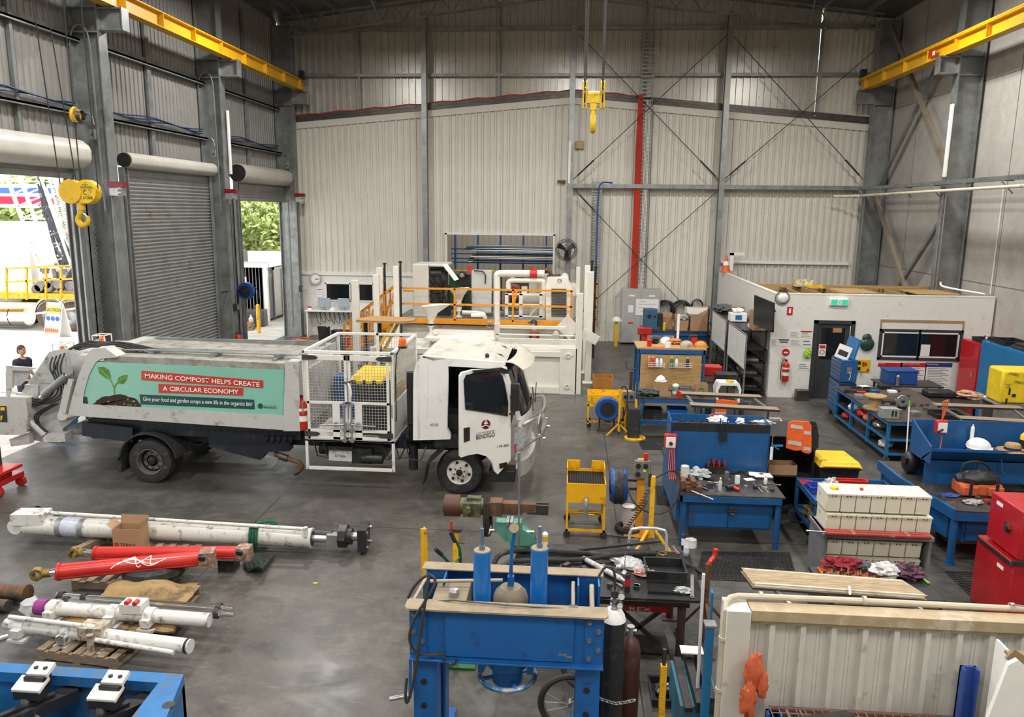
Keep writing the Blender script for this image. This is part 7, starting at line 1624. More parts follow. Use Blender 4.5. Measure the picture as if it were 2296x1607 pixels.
OW('rubber_ring','black rubber ring round the foot of the white bucket','ring',MB().torus((1.08,12.5,.05),.18,.05,'z',26,8),RUB)
OW('lever_rod','thin dark steel handle lying between drain cart and post','bar',MB().rod((.7,12.2,.03),(1.15,12.15,.03),.015),DSTEEL)
sx=F(1460,1250).x; sy=11.7
t=T('pipe_stand','worn yellow pipe stand with air tool right of the reel post','stand',(sx,sy,0))
P('post',MB().box(-.035,-.035,.25,.035,.035,1.25),SYEL,t); P('air_nozzle',MB().rod((-.05,0,1.1),(-.06,-.02,1.5),.018).m(1).rod((-.05,0,1.1),(-.05,-.01,1.3),.03),[STEEL,DSTEEL],t)
for a in (100,220,340): P('leg',MB().bar((0,0,.45),(.36*math.cos(R(a)),.36*math.sin(R(a)),.015),.05,.03),SYEL,t)
m=MB(); n=70; m.tube([(sx-.3+.28*i/n+.03*math.cos(i*.9),sy+.05+.03*math.sin(i*.9),.65+.45*(i/n)**1.5) for i in range(n)],.007,5)
m.tube([(sx+.0,sy,1.2),(sx+.35,sy+.3,1.3),(sx+.5,sy+.3,1.1),(sx+.4,sy+.2,.7),(sx+.1,sy+.1,.55),(sx-.3,sy+.2,.7),(sx-.4,sy+.5,1.1)],.016,6,smooth=3)
OW('air_hose','grey air hose looping round the yellow pipe stand','hose',m,RUB)
t=T('folding_trolley','grey tubular trolley handle standing behind the black table','trolley',(1.2,10.6,0))
P('handle',MB().tube([(-.27,0,.05),(-.27,0,.75),(-.22,0,.85),(.22,0,.85),(.27,0,.75),(.27,0,.05)],.022,8,smooth=1),M('pale_tube',(.6,.62,.63),.3,.3),t); P('nameplate',MB().box(-.28,-.02,.58,-.14,.0,.68),GREYM,t); P('base',MB().box(-.3,-.05,0,.3,.4,.04),DSTEEL,t)
tin('grease_tin','white and red grease tin on floor beside the blue bench leg',(2.05,11.95,0),.12,.085,PAPER)
OW('red_pliers','red handled pliers on the floor by the yellow stand','pliers',MB().rod((1.55,11.7,.02),(1.8,11.62,.02),.015).rod((1.6,11.74,.02),(1.8,11.66,.02),.012),RED)
# ================= FLOOR MATS =================
def mat_(label,pts,cell=.06):
    P_=[F(*p) for p in pts]; t=T('rubber_mat',label,'mat',(P_[0]+P_[2])/2)
    a,b_,c,d=P_; nu=int((b_-a).length/cell); nv=int((d-a).length/cell)
    m=MB(); f=lambda u,v:((a*(1-u)+b_*u)*(1-v)+(d*(1-u)+c*u)*v)
    for i in range(nu+1): m.bar(f(i/nu,0)+V(0,0,.008),f(i/nu,1)+V(0,0,.008),.022,.014)
    for j in range(nv+1): m.bar(f(0,j/nv)+V(0,0,.008),f(1,j/nv)+V(0,0,.008),.022,.014)
    PW('mat_grid',m,RUB,t); return t
mat_('perforated black rubber mat in front of the central blue bench',[(1560,1298),(1788,1308),(1770,1240),(1575,1238)]); mat_('perforated rubber mat by the right blue bench leg',[(2190,1350),(2290,1352),(2296,1290),(2120,1282)])
mat_('perforated rubber mat at the rear left of central bench',[(1440,1008),(1512,1008),(1500,978),(1428,978)]); mat_('narrow rubber mat left of the central blue bench',[(1473,1130),(1512,1135),(1500,1092),(1470,1090)])
# ================= CENTRAL BLUE BENCH =================
BX0,BX1,BY0,BYm,BY1,BZ=1.82,3.46,11.9,13.15,14.4,.9
TOPM=M('bench_top_grime',(.045,.043,.04),.42,.2,var=.4,sc=3,dirt=(.12,.10,.08),damt=.25,dsc=4)
t=T('work_bench','central blue steel workbench with back panel and two doors','workbench',((BX0+BX1)/2,13.1,0))
w=lambda n,mb,mt,lab=None,bev=0,par=None: PW(n,mb,mt,par or t,lab,bev)
w('worktop',MB().box(BX0,BY0,BZ-.02,BX1,BY1,BZ),TOPM); w('frame',MB().box(BX0,BY0,BZ-.13,BX1,BY0+.05,BZ-.02).box(BX0,BY1-.05,BZ-.13,BX1,BY1,BZ-.02).box(BX0,BY0,BZ-.13,BX0+.05,BY1,BZ-.02).box(BX1-.05,BY0,BZ-.13,BX1,BY1,BZ-.02),BLUE,None,.004)
for x in (BX0+.08,BX1-.08):
    for y in (BY0+.08,BY1-.08): w('leg',MB().rod((x,y,0),(x,y,BZ-.1),.05,n=18),BLUE)
w('cupboard',MB().box(BX0+.15,BY0+.12,.3,BX1-.15,BYm,BZ-.13).box(BX0,BY0+.35,.3,BX0+.15,BY1-.2,BZ-.13),BLUE)
for k,(a,b_) in enumerate(((BX0+.17,2.6),(2.62,BX1-.2))): d_=w('door',MB().box(a,BY0+.1,.33,b_,BY0+.12,BZ-.15),BLUE,None,.003)
w('latch',MB().box(2.58,BY0+.07,.6,2.76,BY0+.1,.64).rod((2.63,BY0+.05,.58),(2.7,BY0+.05,.56),.02),DSTEEL)
w('back_panel',MB().box(BX0,BYm,BZ,BX1,BYm+.02,1.68).box(BX0,BYm+.5,BZ,BX1,BYm+.52,1.76),BLUE); w('top_shelf',MB().tray(BX0-.02,BYm-.0,1.62,BX1+.02,BYm+.52,1.74,.012),BLUE,None,.003); w('dark_lip',MB().box(BX0,BYm-.015,1.6,BX1-.0,BYm,1.74),BLACK)
w('side_fin',MB().prism([(BYm,BZ),(BYm+.52,BZ),(BYm+.52,1.8),(BYm,1.76)],'x',BX0-.03,BX0-.01).box(BX1+.005,BYm,BZ,BX1+.02,BYm+.5,1.74),BLUE)
def bt_(px,py,dz=0): return F(px,py,BZ)+V(0,0,dz)
# things on the bench
tin('paint_tin','white paint tin standing at left of the central bench',bt_(1535,1068),.19,.07,M('bucket_white',(0,0,0)))
can('spray_can','black and gold spray can at the back of the central bench',bt_(1559,1045),.22,.034,BLACK,M('gold_label',(.4,.3,.05),.4)); can('grease_jar','dark grease jar with grey lid on the central bench',bt_(1629,1073),.14,.04,M('jar_grey',(.12,.13,.14),.4),None,'jar')
tin('coffee_cup','white paper coffee cup in the middle of central bench',bt_(1653,1083),.13,.042,PAPER,'cup'); bottle('water_bottle','clear water bottle at the front edge of the central bench',bt_(1614,1100),.22,.032); bottle('drink_bottle','tall clear empty bottle at the back panel of the central bench',bt_(1668,1052),.24,.045,PLAS,PLAS)
bottle('glue_bottle','small white bottle with yellow cap on the central bench',bt_(1716,1085),.14,.03,PAPER,HYEL)
rag('rag_heap','grey rag heap behind the vice on the central bench',bt_(1568,1070),.14,M('rag_grey',(0,0,0)),4,(1.3,1,.6)); rag('plastic_bag','dark clear plastic bag in left back corner of central bench',bt_(1540,1040),.13,M('dark_bag',(.06,.06,.065),.2,var=.4,sc=20),7,(1.1,1,1.0),'bag')
t=T('bench_vice','rusty brown bench vice at the left front of the central bench','vice',bt_(1550,1100))
P('fixed_body',MB().box(-.1,-.08,0,.16,.14,.1).box(-.02,-.1,.1,.06,.16,.2),RUST,t,None,.01); P('moving_jaw',MB().box(-.2,-.1,.06,-.1,.12,.2).box(-.12,-.03,.08,.1,.05,.14),RUST,t,None,.01); P('handle',MB().rod((-.02,-.14,.05),(.3,-.28,-.03),.013).rod((.06,-.16,.02),(.1,-.2,.02),.022),STEEL,t)
t=T('tool_caddy','black and red tool caddy against the back panel','tool caddy',bt_(1605,1058)); P('tray',MB().tray(-.16,-.1,0,.16,.1,.12),BLACK,t)
for k in range(7): P('tool_handle',MB().rod((-.13+.045*k,0,.05),(-.13+.045*k,.03*(k%2),.2+.02*(k%3)),.014,n=8),(RED,BLACK)[k%2],t)
O('tablet','black tablet computer lying on the central bench','tablet',MB().box(-.13,-.09,0,.13,.09,.012).m(1).box(-.11,-.075,.012,.11,.075,.014),[BLACK,GLASS],bt_(1583,1090),-.3,bev=.003)
t=T('clipboard','open papers and folder at the right of the central bench','papers',bt_(1707,1068)); P('folder',MB().bx((0,-.03,.01),(.34,.26,.018),Rz(-.1)),BLACK,t); P('paper_sheet',MB().bx((.02,.0,.024),(.30,.21,.004),Rz(.05)).bx((-.06,.03,.03),(.28,.2,.003),Rz(-.15)),PAPER,t)
O('paper_pad','small torn paper pad in the middle of the central bench','paper',MB().bx((0,0,.005),(.16,.12,.008),Rz(.3)),PAPER,bt_(1680,1075)); tin('round_tin','small open silver tin at the front of the central bench',bt_(1672,1095),.05,.035,STEEL)
spanner('chrome ratchet lying near the front of the central bench',(1690,1085),(1708,1103),BZ); spanner('dark spanner beside the chrome ratchet',(1706,1090),(1722,1105),BZ); spanner('short spanner at the right end of the central bench',(1725,1085),(1745,1088),BZ)
O('heat_gun','red and black power drill lying beside the grease jar','drill',MB().rod((-.1,0,.05),(.1,0,.05),.04).m(1).rod((.02,0,.05),(.06,-.12,.03),.03),[BLACK,RED],bt_(1640,1098),.5)
t=T('socket_outlet','red and white power outlet box on left end of the bench panel','power outlet',QY(1503,988,13.0)); P('guard',MB().box(-.1,-.05,-.12,.1,.05,.12),RED,t,None,.01); P('outlet_face',MB().box(-.08,-.07,-.1,.08,-.05,.08),PAPER,t); P('plug',MB().rod((0,-.12,-.02),(0,-.07,-.02),.03),BLACK,t)
m=MB()
for k in range(4): m.tube([QY(1503+k*3,1005,12.95),QY(1498+5*k,1050,12.7),QY(1502+4*k,1075,12.5)],.008,5,smooth=1)
OW('cables','red cables dangling from the red power outlet box','cables',m,M('red_cable',(0,0,0)))
def clutter(n,x0,x1,y0,y1,z,seed,label,group):
    random.seed(seed)
    for k in range(n):
        a=random.uniform(0,PI); L=random.uniform(.08,.24); d=V(math.cos(a),math.sin(a),0)*L/2; mt=(DSTEEL,BLACK,STEEL,GREYM,RUST,BLACK,DSTEEL,RED)[k%8]; m=MB()
        if k%3==0: m.rod(-d,d,.01,n=8).rod(-d,d*-.1,.018,n=8)
        elif k%3==1: m.lathe([(.02,-.012),(.04,-.012),(.04,.02),(.02,.02)],(0,0,0),12)
        else: m.bx((0,0,.01),(L*.5,.06,.045),Rz(a))
        O('hand_tool',label,'tool',m,mt,(random.uniform(x0,x1),random.uniform(y0,y1),z+.014),0,group)
clutter(26,2.0,3.35,12.15,13.05,BZ,5,'one of the small tools scattered over the central bench top','small tools scattered on the central bench')
clutter(16,-.2,1.0,8.7,9.3,TZ,9,'one of the small greasy parts scattered on black table','small parts scattered on the black table')
clutter(14,6.4,7.9,11.8,12.4,BZ,12,'one of the small tools scattered on right blue bench','small tools scattered on the right bench')
# silicone gun hanging on panel, black frame, stuff on top shelf
a=QY(1730,990,13.1); t=T('sealant_gun','caulking gun with white cartridge hanging at the panel right end','sealant gun',a); P('cartridge',MB().rod((0,-.05,-.3),(0,-.05,-.08),.026).m(1).rod((0,-.05,-.08),(0,-.05,0),.012).tube([(0,-.05,0),(0,-.05,.1),(.03,-.05,.14)],.008,6).m(2).bar((.0,-.05,-.06),(.18,-.05,-.05),.03,.03).bar((.0,-.05,-.05),(.12,-.05,-.12),.02,.02),[PAPER,STEEL,BLUE2],t)
c=QY(1622,950,13.1); OW('wire_hanger','black wire frame hanging over the blue back panel','frame',MB().box(c.x-.06,13.08,c.z-.3,c.x+.07,13.11,c.z-.16).box(c.x-.06,13.08,c.z-.16,c.x-.045,13.1,c.z+.1).box(c.x+.055,13.08,c.z-.16,c.x+.07,13.1,c.z+.1),BLACK)
SZ=1.632
def sh(px,py): 
    p=F(px,py,SZ+.02); p.y=min(max(p.y,BYm+.08),BYm+.42); p.z=SZ; return p
rag('rag_heap','white rag heap on the top shelf of the central panel',sh(1603,935),.12,PAPER,12,(1.4,.8,.6)); rag('foil_bag','crumpled white foil bag on the shelf above panel',sh(1658,945),.07,PAPER,15,(1,1,.8),'bag'); 
for k,(px,lb) in enumerate(((1530,'leftmost'),(1556,'second'),(1580,'third'),(1690,'rightmost'))):
    o=MB()
    for j in range(3): o.torus((0,0,.02+.02*j),.09-.01*j,.012,'z',20,5)
    O('cable_coil','%s black cable coil lying along the bench top shelf'%lb,'cable',o,BLACK,sh(px,950),0)
rag('packing_bags','pale plastic packets on right half of the top shelf',sh(1705,950),.12,M('packet_mix',(.6,.58,.5),.4,var=.6,sc=25),18,(1.6,.7,.4),'bag')
can('spray_can','red spray can upright on the top shelf',sh(1592,940),.18,.03,RED,PAPER)
# black cabinet with hi vis vest right of the panel
t=T('black_cabinet','open black steel cabinet behind right end of the central bench','cabinet',(3.95,14.0,0))
P('shell',MB().box(-.42,-.5,0,-.4,.5,1.45).box(.4,-.5,0,.42,.5,1.45).box(-.42,.48,0,.42,.5,1.45).box(-.42,-.5,1.43,.42,.5,1.45).box(-.4,-.5,.7,.4,.5,.72).box(-.4,-.5,0,.4,.5,.05),BLACK,t)
carton('brown cardboard box on the black cabinet shelf',3.6,13.55,.72,4.1,13.85,.9,CARD,False)
def vest(label,pts,y,mt=HIVIS,th=.04,bands=()):
    t=T('hivis_garment',label,'vest',QY(*pts[0],y)); m=MB(); slab(m,pts,(0,y,0),(0,1,0),th)
    PW('cloth',m,mt,t,None,.008)
    for b_ in bands: mm=MB(); slab(mm,b_,(0,y-.006,0),(0,1,0),.006); PW('reflective_band',mm,REFL,t)
    return t
z2=lambda x,y:(1450+x/2.714,880+y/2.714)
vest('orange hi-vis shirt draped over the black cabinet',[z2(*p) for p in [(868,185),(900,175),(950,180),(985,178),(1000,200),(1000,360),(985,370),(950,360),(945,348),(900,350),(852,335),(858,270)]],13.45,bands=([z2(*p) for p in [(862,290),(943,302),(942,325),(858,312)]],[z2(*p) for p in [(880,192),(950,205),(950,225),(874,214)]],[z2(*p) for p in [(958,232),(998,238),(998,258),(956,252)]],[z2(*p) for p in [(956,330),(998,335),(996,355),(954,350)]]))
vest('dark green jacket draped next to the orange hi-vis shirt',[z2(*p) for p in [(1000,180),(1030,185),(1045,260),(1042,330),(1020,360),(1002,330)]],13.46,M('dark_green_cloth',(.012,.02,.018),.9))
# yellow lidded bin
BINL=M('bin_lid_yellow',(0,0,0))
c=F(1880,1040,.98); t=wheelie('large yellow lidded recycling bin behind the blue cart',(4.78,13.75,0),PI,BLACK,BINL,1.02,.68)
# ================= BLUE CART =================
t=T('tool_cart','blue wheeled tool cart between the two blue workbenches','cart',(4.8,12.6,0))
w=lambda n,mb,mt,lab=None,bev=0,par=None: PW(n,mb,mt,par or t,lab,bev)
KX0,KX1,KY0,KY1=3.97,5.45,12.05,13.15
w('top_tray',MB().tray(KX0,KY0,.72,KX1,KY1,.82,.02),BLUE,None,.004); w('lower_tray',MB().tray(KX0,KY0,.25,KX1,KY1,.33,.02),BLUE)
for x in (KX0,KX1-.05):
    for y in (KY0,KY1-.05): w('leg',MB().box(x,y,.2,x+.05,y+.05,.75),BLUE)
for x in (KX0+.05,KX1-.1):
    for y in (KY0-.02,KY1-.04): w('wheel',MB().lathe([(.0,.0),(.08,0),(.13,.01),(.14,.03),(.13,.05),(.08,.06),(0,.06)],(x,y,.14),22,'y'),RUB)
rag('tool_bag','heap of black and yellow straps inside the blue cart',(4.2,12.5,.27),.22,M('strap_mix',(.08,.06,.02),.8,var=.9,sc=9),21,(1,1.4,.7),'straps'); 
random.seed(77)
CM=[RED,BLACK,STEEL,DSTEEL,CHROME,GREYM]
def kz(px,py): return F(px,py,.745)
t_=tub('red_tray','red metal parts tray at the front of the blue cart',4.3,12.2,.745,4.75,12.3,.79,RED,'tray'); tub('red_tray','long red tray at the back of the blue cart',4.55,12.95,.745,5.1,13.08,.86,RED,'tray')
tub('blue_box','small blue parts box at the left end of the cart',4.05,12.55,.745,4.3,12.85,.86,M('box_blue',(.02,.06,.35),.4),'box'); rag('plastic_bag','clear plastic bag beside the blue parts box on cart',(4.42,12.75,.745),.13,M('bag_film',(0,0,0)),23,(1,1,.9),'bag'); O('red_case','red flat case at the far left of the cart','case',MB().box(-.12,-.1,0,.12,.1,.06),RED,(4.1,13.0,.745),0,bev=.008)
O('notepad','white notepad at the right end of the cart','notepad',MB().bx((0,0,.005),(.2,.15,.01),Rz(-.2)),PAPER,(5.3,12.5,.745))
n=0
for k in range(34):
    x=random.uniform(4.6,5.35); y=random.uniform(12.25,12.85); a=random.uniform(0,PI); L=random.uniform(.12,.28); d=V(math.cos(a),math.sin(a),0); mt=CM[k%6]
    z=.757+.016*(k%4); m=MB().rod(d*(-L/2),d*(L/2),.01,n=8)
    if k%3==0: m.rod(d*(-L/2),d*(-.0),.02,n=10)
    else: m.pipe(d*(L/2)-V(0,0,.006),d*(L/2)+V(0,0,.006),.022,.011,10)
    O('hand_tool','one of the jumbled hand tools heaped on the blue cart','tool',m,mt,(x,y,z),0,'hand tools heaped on the blue cart')
# ================= BIN RACK =================
t=T('bin_rack','grey steel rack standing in front of the blue cart','rack',(4.35,10.9,0))
w=lambda n,mb,mt,lab=None,bev=0,par=None: PW(n,mb,mt,par or t,lab,bev)
GS=M('grey_rack',(.24,.25,.26),.4,.4,var=.2,dirt=(.14,.14,.14),damt=.3)
RX0,RX1,RY0,RY1=3.62,5.08,10.5,11.15
w('leg_panel',MB().box(RX0,RY0,0,RX0+.04,RY1,.92),GS,None,.004); w('leg_panel',MB().box(RX1-.04,RY0,0,RX1,RY1,.92),GS,None,.004)
w('top_frame',MB().box(RX0-.02,RY0-.02,.86,RX1+.02,RY1,.92),GS,None,.006); w('shelf',MB().box(RX0+.04,RY0+.1,.28,RX1-.04,RY1,.3).box(RX0+.04,RY1-.02,.1,RX1-.04,RY1,.86),GS)
def binrow(n,x0,x1,y0,z0,h,dep,grp,lab,flip=False):
    ww=(x1-x0)/n; m=MB(); a=ww/2-.006
    body=MB().add([(-a,0,0),(a,0,0),(a,dep,0),(-a,dep,0),(-a,-.02,h),(a,-.02,h),(a,dep,h),(-a,dep,h)],[(0,3,2,1),(4,5,6,7),(0,1,5,4),(1,2,6,5),(2,3,7,6),(3,0,4,7)])
    lid=MB().box(-a-.002,-.03,h-.012,a+.002,dep,h+.012).box(-a,dep*.5-.003,h+.012,a,dep*.5+.003,h+.016)
    first=None
    for k in range(n):
        loc=(x0+ww*(k+.5),y0,z0)
        if first is None:
            first=T('storage_bin',lab%'leftmost','storage bin',loc,0,grp); P('bin_body',body,CREAM,first,None,.008); P('lid',lid,CREAM,first); P('catch',MB().box(-.03,-.03,h-.03,-.015,-.018,h-.01).box(.015,-.03,h-.03,.03,-.018,h-.01),DSTEEL,first)
        else: dup(first,loc,label=lab%(['','second from left','third from left','fourth from left','fifth from left','sixth from left','rightmost'][k] if n==7 else ['','second from left','third from left','fourth from left','fifth from left','rightmost'][k]))
binrow(7,3.64,5.06,10.62,1.2,.26,.42,'top row of cream bins','%s cream lidded bin in the top row on the grey rack')
binrow(7,3.66,5.1,10.62,.92,.24,.42,'second row of cream bins','%s cream lidded bin in the second row, above red tubes')
binrow(6,3.7,5.0,10.62,.56,.22,.4,'third row of cream bins','%s cream bin inside the grey rack, upper row')
binrow(6,3.7,5.0,10.62,.3,.22,.4,'bottom row of cream bins','%s cream bin inside the grey rack, lower row')
for k,(y,z) in enumerate(((10.52,.95),(10.44,.95))):
    m=MB().rod((3.62,y,z),(5.02,y,z-.0),.032,n=14); o=OW('red_tube',('rear','front')[k]+' scuffed red tube lying along the grey rack','tube',m,M('scuffed_red',(.34,.03,.025),.45,dirt=(.45,.3,.2),damt=.14,dsc=8))
OW('lever_bar','pale steel lever poking out left of the red tubes','lever',MB().rod((3.35,10.45,.97),(3.62,10.45,.96),.014),STEEL)
can('yellow_tape','yellow tape roll on the top left cream bin',(3.8,10.8,1.474),.03,.06,HYEL,None,'tape'); O('red_stopper','small red cap on a cream bin of the top row','cap',MB().rod((0,0,0),(0,0,.03),.025),RED,(4.17,10.78,1.474))
# ================= BLACK TOOL CHEST WITH SOCKETS =================
t=T('tool_chest','black tool chest below the dusty board','tool chest',(3.75,9.1,0))
w=lambda n,mb,mt,lab=None,bev=0,par=None: PW(n,mb,mt,par or t,lab,bev)
w('carcass',MB().box(3.12,8.72,.12,4.42,9.45,.86),BLACK,None,.01); w('top_mat',MB().box(3.1,8.7,.86,4.45,9.47,.9),M('chest_mat',(.012,.012,.013),.5),None,.01)
for k in range(4): d_=w('drawer',MB().box(3.15,8.7,.16+.17*k,4.39,8.725,.31+.17*k),BLACK); w('pull',MB().box(3.18,8.69,.29+.17*k,4.36,8.7,.3+.17*k),STEEL,None,0,d_)
for x in (3.2,4.3): w('castor',castor(MB(),x,8.8,.12,.055),DSTEEL); w('castor',castor(MB(),x,9.3,.12,.055),DSTEEL)
w('side_handle',MB().rod((4.48,8.8,.8),(4.48,9.35,.8),.018).rod((4.42,8.8,.8),(4.48,8.8,.8),.012).rod((4.42,9.35,.8),(4.48,9.35,.8),.012),GREYM)
st=T('socket_set','orange socket tray full of chrome sockets on the black chest','socket set',(3.55,9.2,.9)); P('tray',MB().tray(-.36,-.2,0,.36,.2,.03,.01),M('tray_orange',(.6,.12,.03),.5),st)
for i in range(12):
    for j in range(5): P('socket',MB().rod((-.32+.058*i,-.15+.07*j,.01),(-.32+.058*i,-.15+.07*j,.05+.02*((i+j)%3)),.013+.004*((i*j)%2),n=10),(CHROME,DSTEEL)[(i+j)%2],st)
rag('rag_heap','dark red rag heap behind the socket tray',(3.5,9.42,.9),.15,M('rag_darkred',(.2,.01,.02),.9,var=.4,sc=20),31,(1.4,.7,.6)); rag('rag_heap','white and grey rag heap on the black chest',(3.98,9.3,.9),.15,M('rag_white',(.5,.5,.5),.9,var=.5,sc=12),33,(1.3,.9,.55)); rag('rag_heap','navy and pink rag heap at the right of the black chest',(4.25,9.28,.9),.15,M('rag_navypink',(.1,.04,.07),.9,var=.9,sc=9),35,(1.1,.9,.6))
rag('rag_heap','dark grey rag heap between red and white rags',(3.78,9.42,.9),.11,M('rag_darkgrey',(.09,.09,.1),.9,var=.5,sc=20),37,(1.3,.8,.6))
OW('green_knife','lime green handled scraper at chest right edge','scraper',MB().bar((4.38,9.35,.915),(4.42,9.1,.915),.03,.015),M('lime_green',(.15,.5,.05),.4))
# ================= RIGHT BLUE BENCH =================
t=T('work_bench','right blue steel workbench with hat laden parts tray','workbench',(7.0,12.8,0))
w=lambda n,mb,mt,lab=None,bev=0,par=None: PW(n,mb,mt,par or t,lab,bev)
CX0_,CX1_=5.85,8.3
w('worktop',MB().prism([(5.9,11.62),(CX1_,11.55),(CX1_,14.0),(5.66,14.0),(5.66,13.1)],'z',BZ-.02,BZ),TOPM); w('frame',MB().prism([(5.9,11.62),(CX1_,11.55),(CX1_,11.6),(5.92,11.67)],'z',BZ-.16,BZ-.02).prism([(5.9,11.62),(5.93,11.66),(5.7,13.1),(5.7,14.0),(5.65,14.0),(5.65,13.1)],'z',BZ-.16,BZ+.01),BLUE)
w('cupboard',MB().box(6.1,11.75,.35,CX1_,12.6,BZ-.14).prism([(5.95,11.9),(6.1,11.9),(6.1,13.9),(5.72,13.9),(5.72,13.2)],'z',.35,BZ-.1),BLUE); w('door',MB().box(6.15,11.73,.38,7.2,11.75,BZ-.17),BLUE,None,.003)
for x,y in ((5.95,11.7),(8.2,11.65),(5.75,13.9),(8.2,13.9)): w('leg',MB().rod((x,y,0),(x,y,BZ-.02),.055,n=18).box(x-.08,y-.08,0,x+.08,y+.08,.012),BLUE)
w('back_panel',MB().box(5.95,12.85,BZ,CX1_,12.87,1.5).box(5.9,13.35,BZ,CX1_,13.37,1.86).prism([(12.6,1.32),(13.36,1.32),(13.36,1.86),(12.6,1.6)],'x',5.9,5.92),BLUE); w('parts_tray',MB().add([(5.9,12.62,1.5),(CX1_,12.62,1.5),(CX1_,12.87,1.3),(5.9,12.87,1.3),(5.9,12.6,1.53),(CX1_,12.6,1.53),(CX1_,12.89,1.33),(5.9,12.89,1.33)],[(0,1,2,3),(7,6,5,4),(0,4,5,1),(1,5,6,2),(2,6,7,3),(3,7,4,0)]).box(5.9,12.85,1.3,CX1_,13.36,1.32),BLUE)
for k,px in enumerate((2190,2245)): 
    c=QY(px,1040,12.8); w('wire_hook',MB().tube([(c.x,12.8,c.z+.12),(c.x-.03,12.76,c.z+.1),(c.x,12.75,c.z-.12),(c.x+.06,12.76,c.z-.16)],.009,6,smooth=1),BLACK if k==0 else BLUE2)
zs=1.325
c=QY(2195,990,13.05); hardhat('white hard hat on cardboard box in the right bench tray',(c.x,13.05,1.475),PAPER,-.5,.155); cb=carton('small brown box under the white hard hat',c.x-.13,12.93,zs,c.x+.3,13.15,1.47,CARD,False); text_on('BANKERS',V(c.x+.0,12.92,1.40),V(c.x+.17,12.92,1.40),.03,INK,cb)
c=QY(2270,1010,12.98); t=T('straw_hat','straw hat with dark band in the right bench tray','hat',(c.x,12.98,1.45)); STRAW=M('straw',(.36,.23,.10),.8,var=.35,sc=40,bump=.5,bsc=60)
P('brim',MB().lathe([(.12,.03),(.2,.005),(.235,.02),(.235,.03),(.2,.018),(.12,.045)],(0,0,0),30),STRAW,t); P('crown',MB().lathe([(.125,.03),(.118,.12),(.10,.145),(.0,.135)],(0,0,0),26),STRAW,t); P('hat_band',MB().lathe([(.128,.04),(.124,.085)],(0,0,0),26),BLACK,t)
carton('low box carrying the straw hat',c.x-.15,12.92,zs,c.x+.15,13.2,1.45,CARD,False)
c=QY(2130,1008,13.0); O('yellow_tray','yellow plastic tray at left end of the right bench tray','tray',MB().tray(-.14,-.12,0,.14,.12,.05,.01),HYEL,(c.x,13.05,zs),.2)
can('spray_bottle','small white bottle on ledge behind the hard hat',(QY(2184,968,13.2).x,13.25,zs),.5,.03,PAPER,None,'bottle'); can('sealant_tin','yellow and black canister at the right edge of the bench tray',(QY(2292,985,13.2).x,13.15,zs),.42,.06,HYEL,BLACK,'canister')
# power outlet hanging above
c=QY(2110,955,13.0)
t=T('socket_outlet','red and white power outlet box hanging on orange cables','power outlet',c); P('guard',MB().box(-.09,-.05,-.12,.09,.05,.1),RED,t,None,.01); P('outlet_face',MB().box(-.07,-.07,-.09,.07,-.05,.07),PAPER,t); P('plug',MB().rod((-.02,-.11,-.03),(-.1,-.15,-.06),.02),BLACK,t)
m=MB(); 
for k in range(3): m.tube([(c.x,13.0,c.z+.1),(c.x+.02+.03*k,13.02,c.z+.3),(c.x-.03+.04*k,13.0,c.z+.42),(c.x+.08,13.0,c.z+.45-.02*k)],.01,5,smooth=2)
m.tube([(c.x+.02,13,c.z-.1),(c.x+.03,12.98,c.z-.3),(c.x-.06,12.9,c.z-.55)],.01,5,smooth=1); OW('orange_cable','orange cables tangled above the hanging power outlet','cable',m,M('cable_orange',(.6,.12,.03),.5))
# welding mask, orange tool bag, knitted gloves
c=F(2060,1065,BZ); t=T('welding_mask','black welding mask and round shield at the bench left corner','mask',(5.95,13.35,BZ)); P('shell',MB().ball((-.02,0,.2),.17,(.8,.9,1.2),18,flat=.9).m(0),BLACK,t,None,0); P('round_shield',MB().rod((.2,.1,.3),(.24,.14,.3),.25,n=28),M('shield_black',(.02,.02,.022),.5),t); P('lens',MB().box(-.15,-.12,.2,-.1,.06,.3),GLASS,t)
t=T('tool_bag','orange and black tool bag on the right blue bench','bag',(6.6,12.4,BZ))
OB=M('bag_orange',(.5,.10,.03),.8,var=.2,sc=15,bump=.3); P('bag_body',MB().box(-.33,-.14,0,.33,.2,.2),OB,t,None,.04); P('bag_top',MB().ball((0,.03,.24),.3,(1.1,.55,.5),20,amp=.12,fr=3),BLACK,t)
for x in (-.2,.2): P('pocket',MB().box(x-.12,-.18,.02,x+.12,-.13,.17),OB,t,None,.02); P('strap',MB().box(x-.02,-.2,.02,x+.02,-.17,.24),BLACK,t)
P('carry_handle',MB().tube([(-.25,.1,.3),(-.2,.12,.5),(.15,.12,.5),(.25,.1,.3)],.02,6,smooth=2),BLACK,t)
rag('knitted_gloves','black and white knitted gloves on the right bench front',F(2180,1128,BZ),.11,M('knit_bw',(.28,.28,.28),.9,var=.95,sc=45),41,(1.3,.8,.25),'gloves')
rag('blue_cloth','small blue cloth in front of the orange tool bag',F(2130,1112,BZ),.1,M('cloth_blue',(.03,.06,.3),.9),43,(1.6,.6,.2)); O('wooden_disc','brown wooden disc at the right picture edge of bench','disc',MB().rod((0,0,0),(0,0,.03),.16,n=24),PLY,F(2296,1118,BZ))
tub('black_tray','flat black tray against the panel of right bench',6.9,12.5,BZ,7.5,12.8,BZ+.06,BLACK,'tray')
carton('open brown cardboard box on floor under the right bench',6.3,12.5,0,6.8,12.95,.3); carton('second cardboard box further right under right bench',7.2,12.7,0,7.8,13.2,.35)
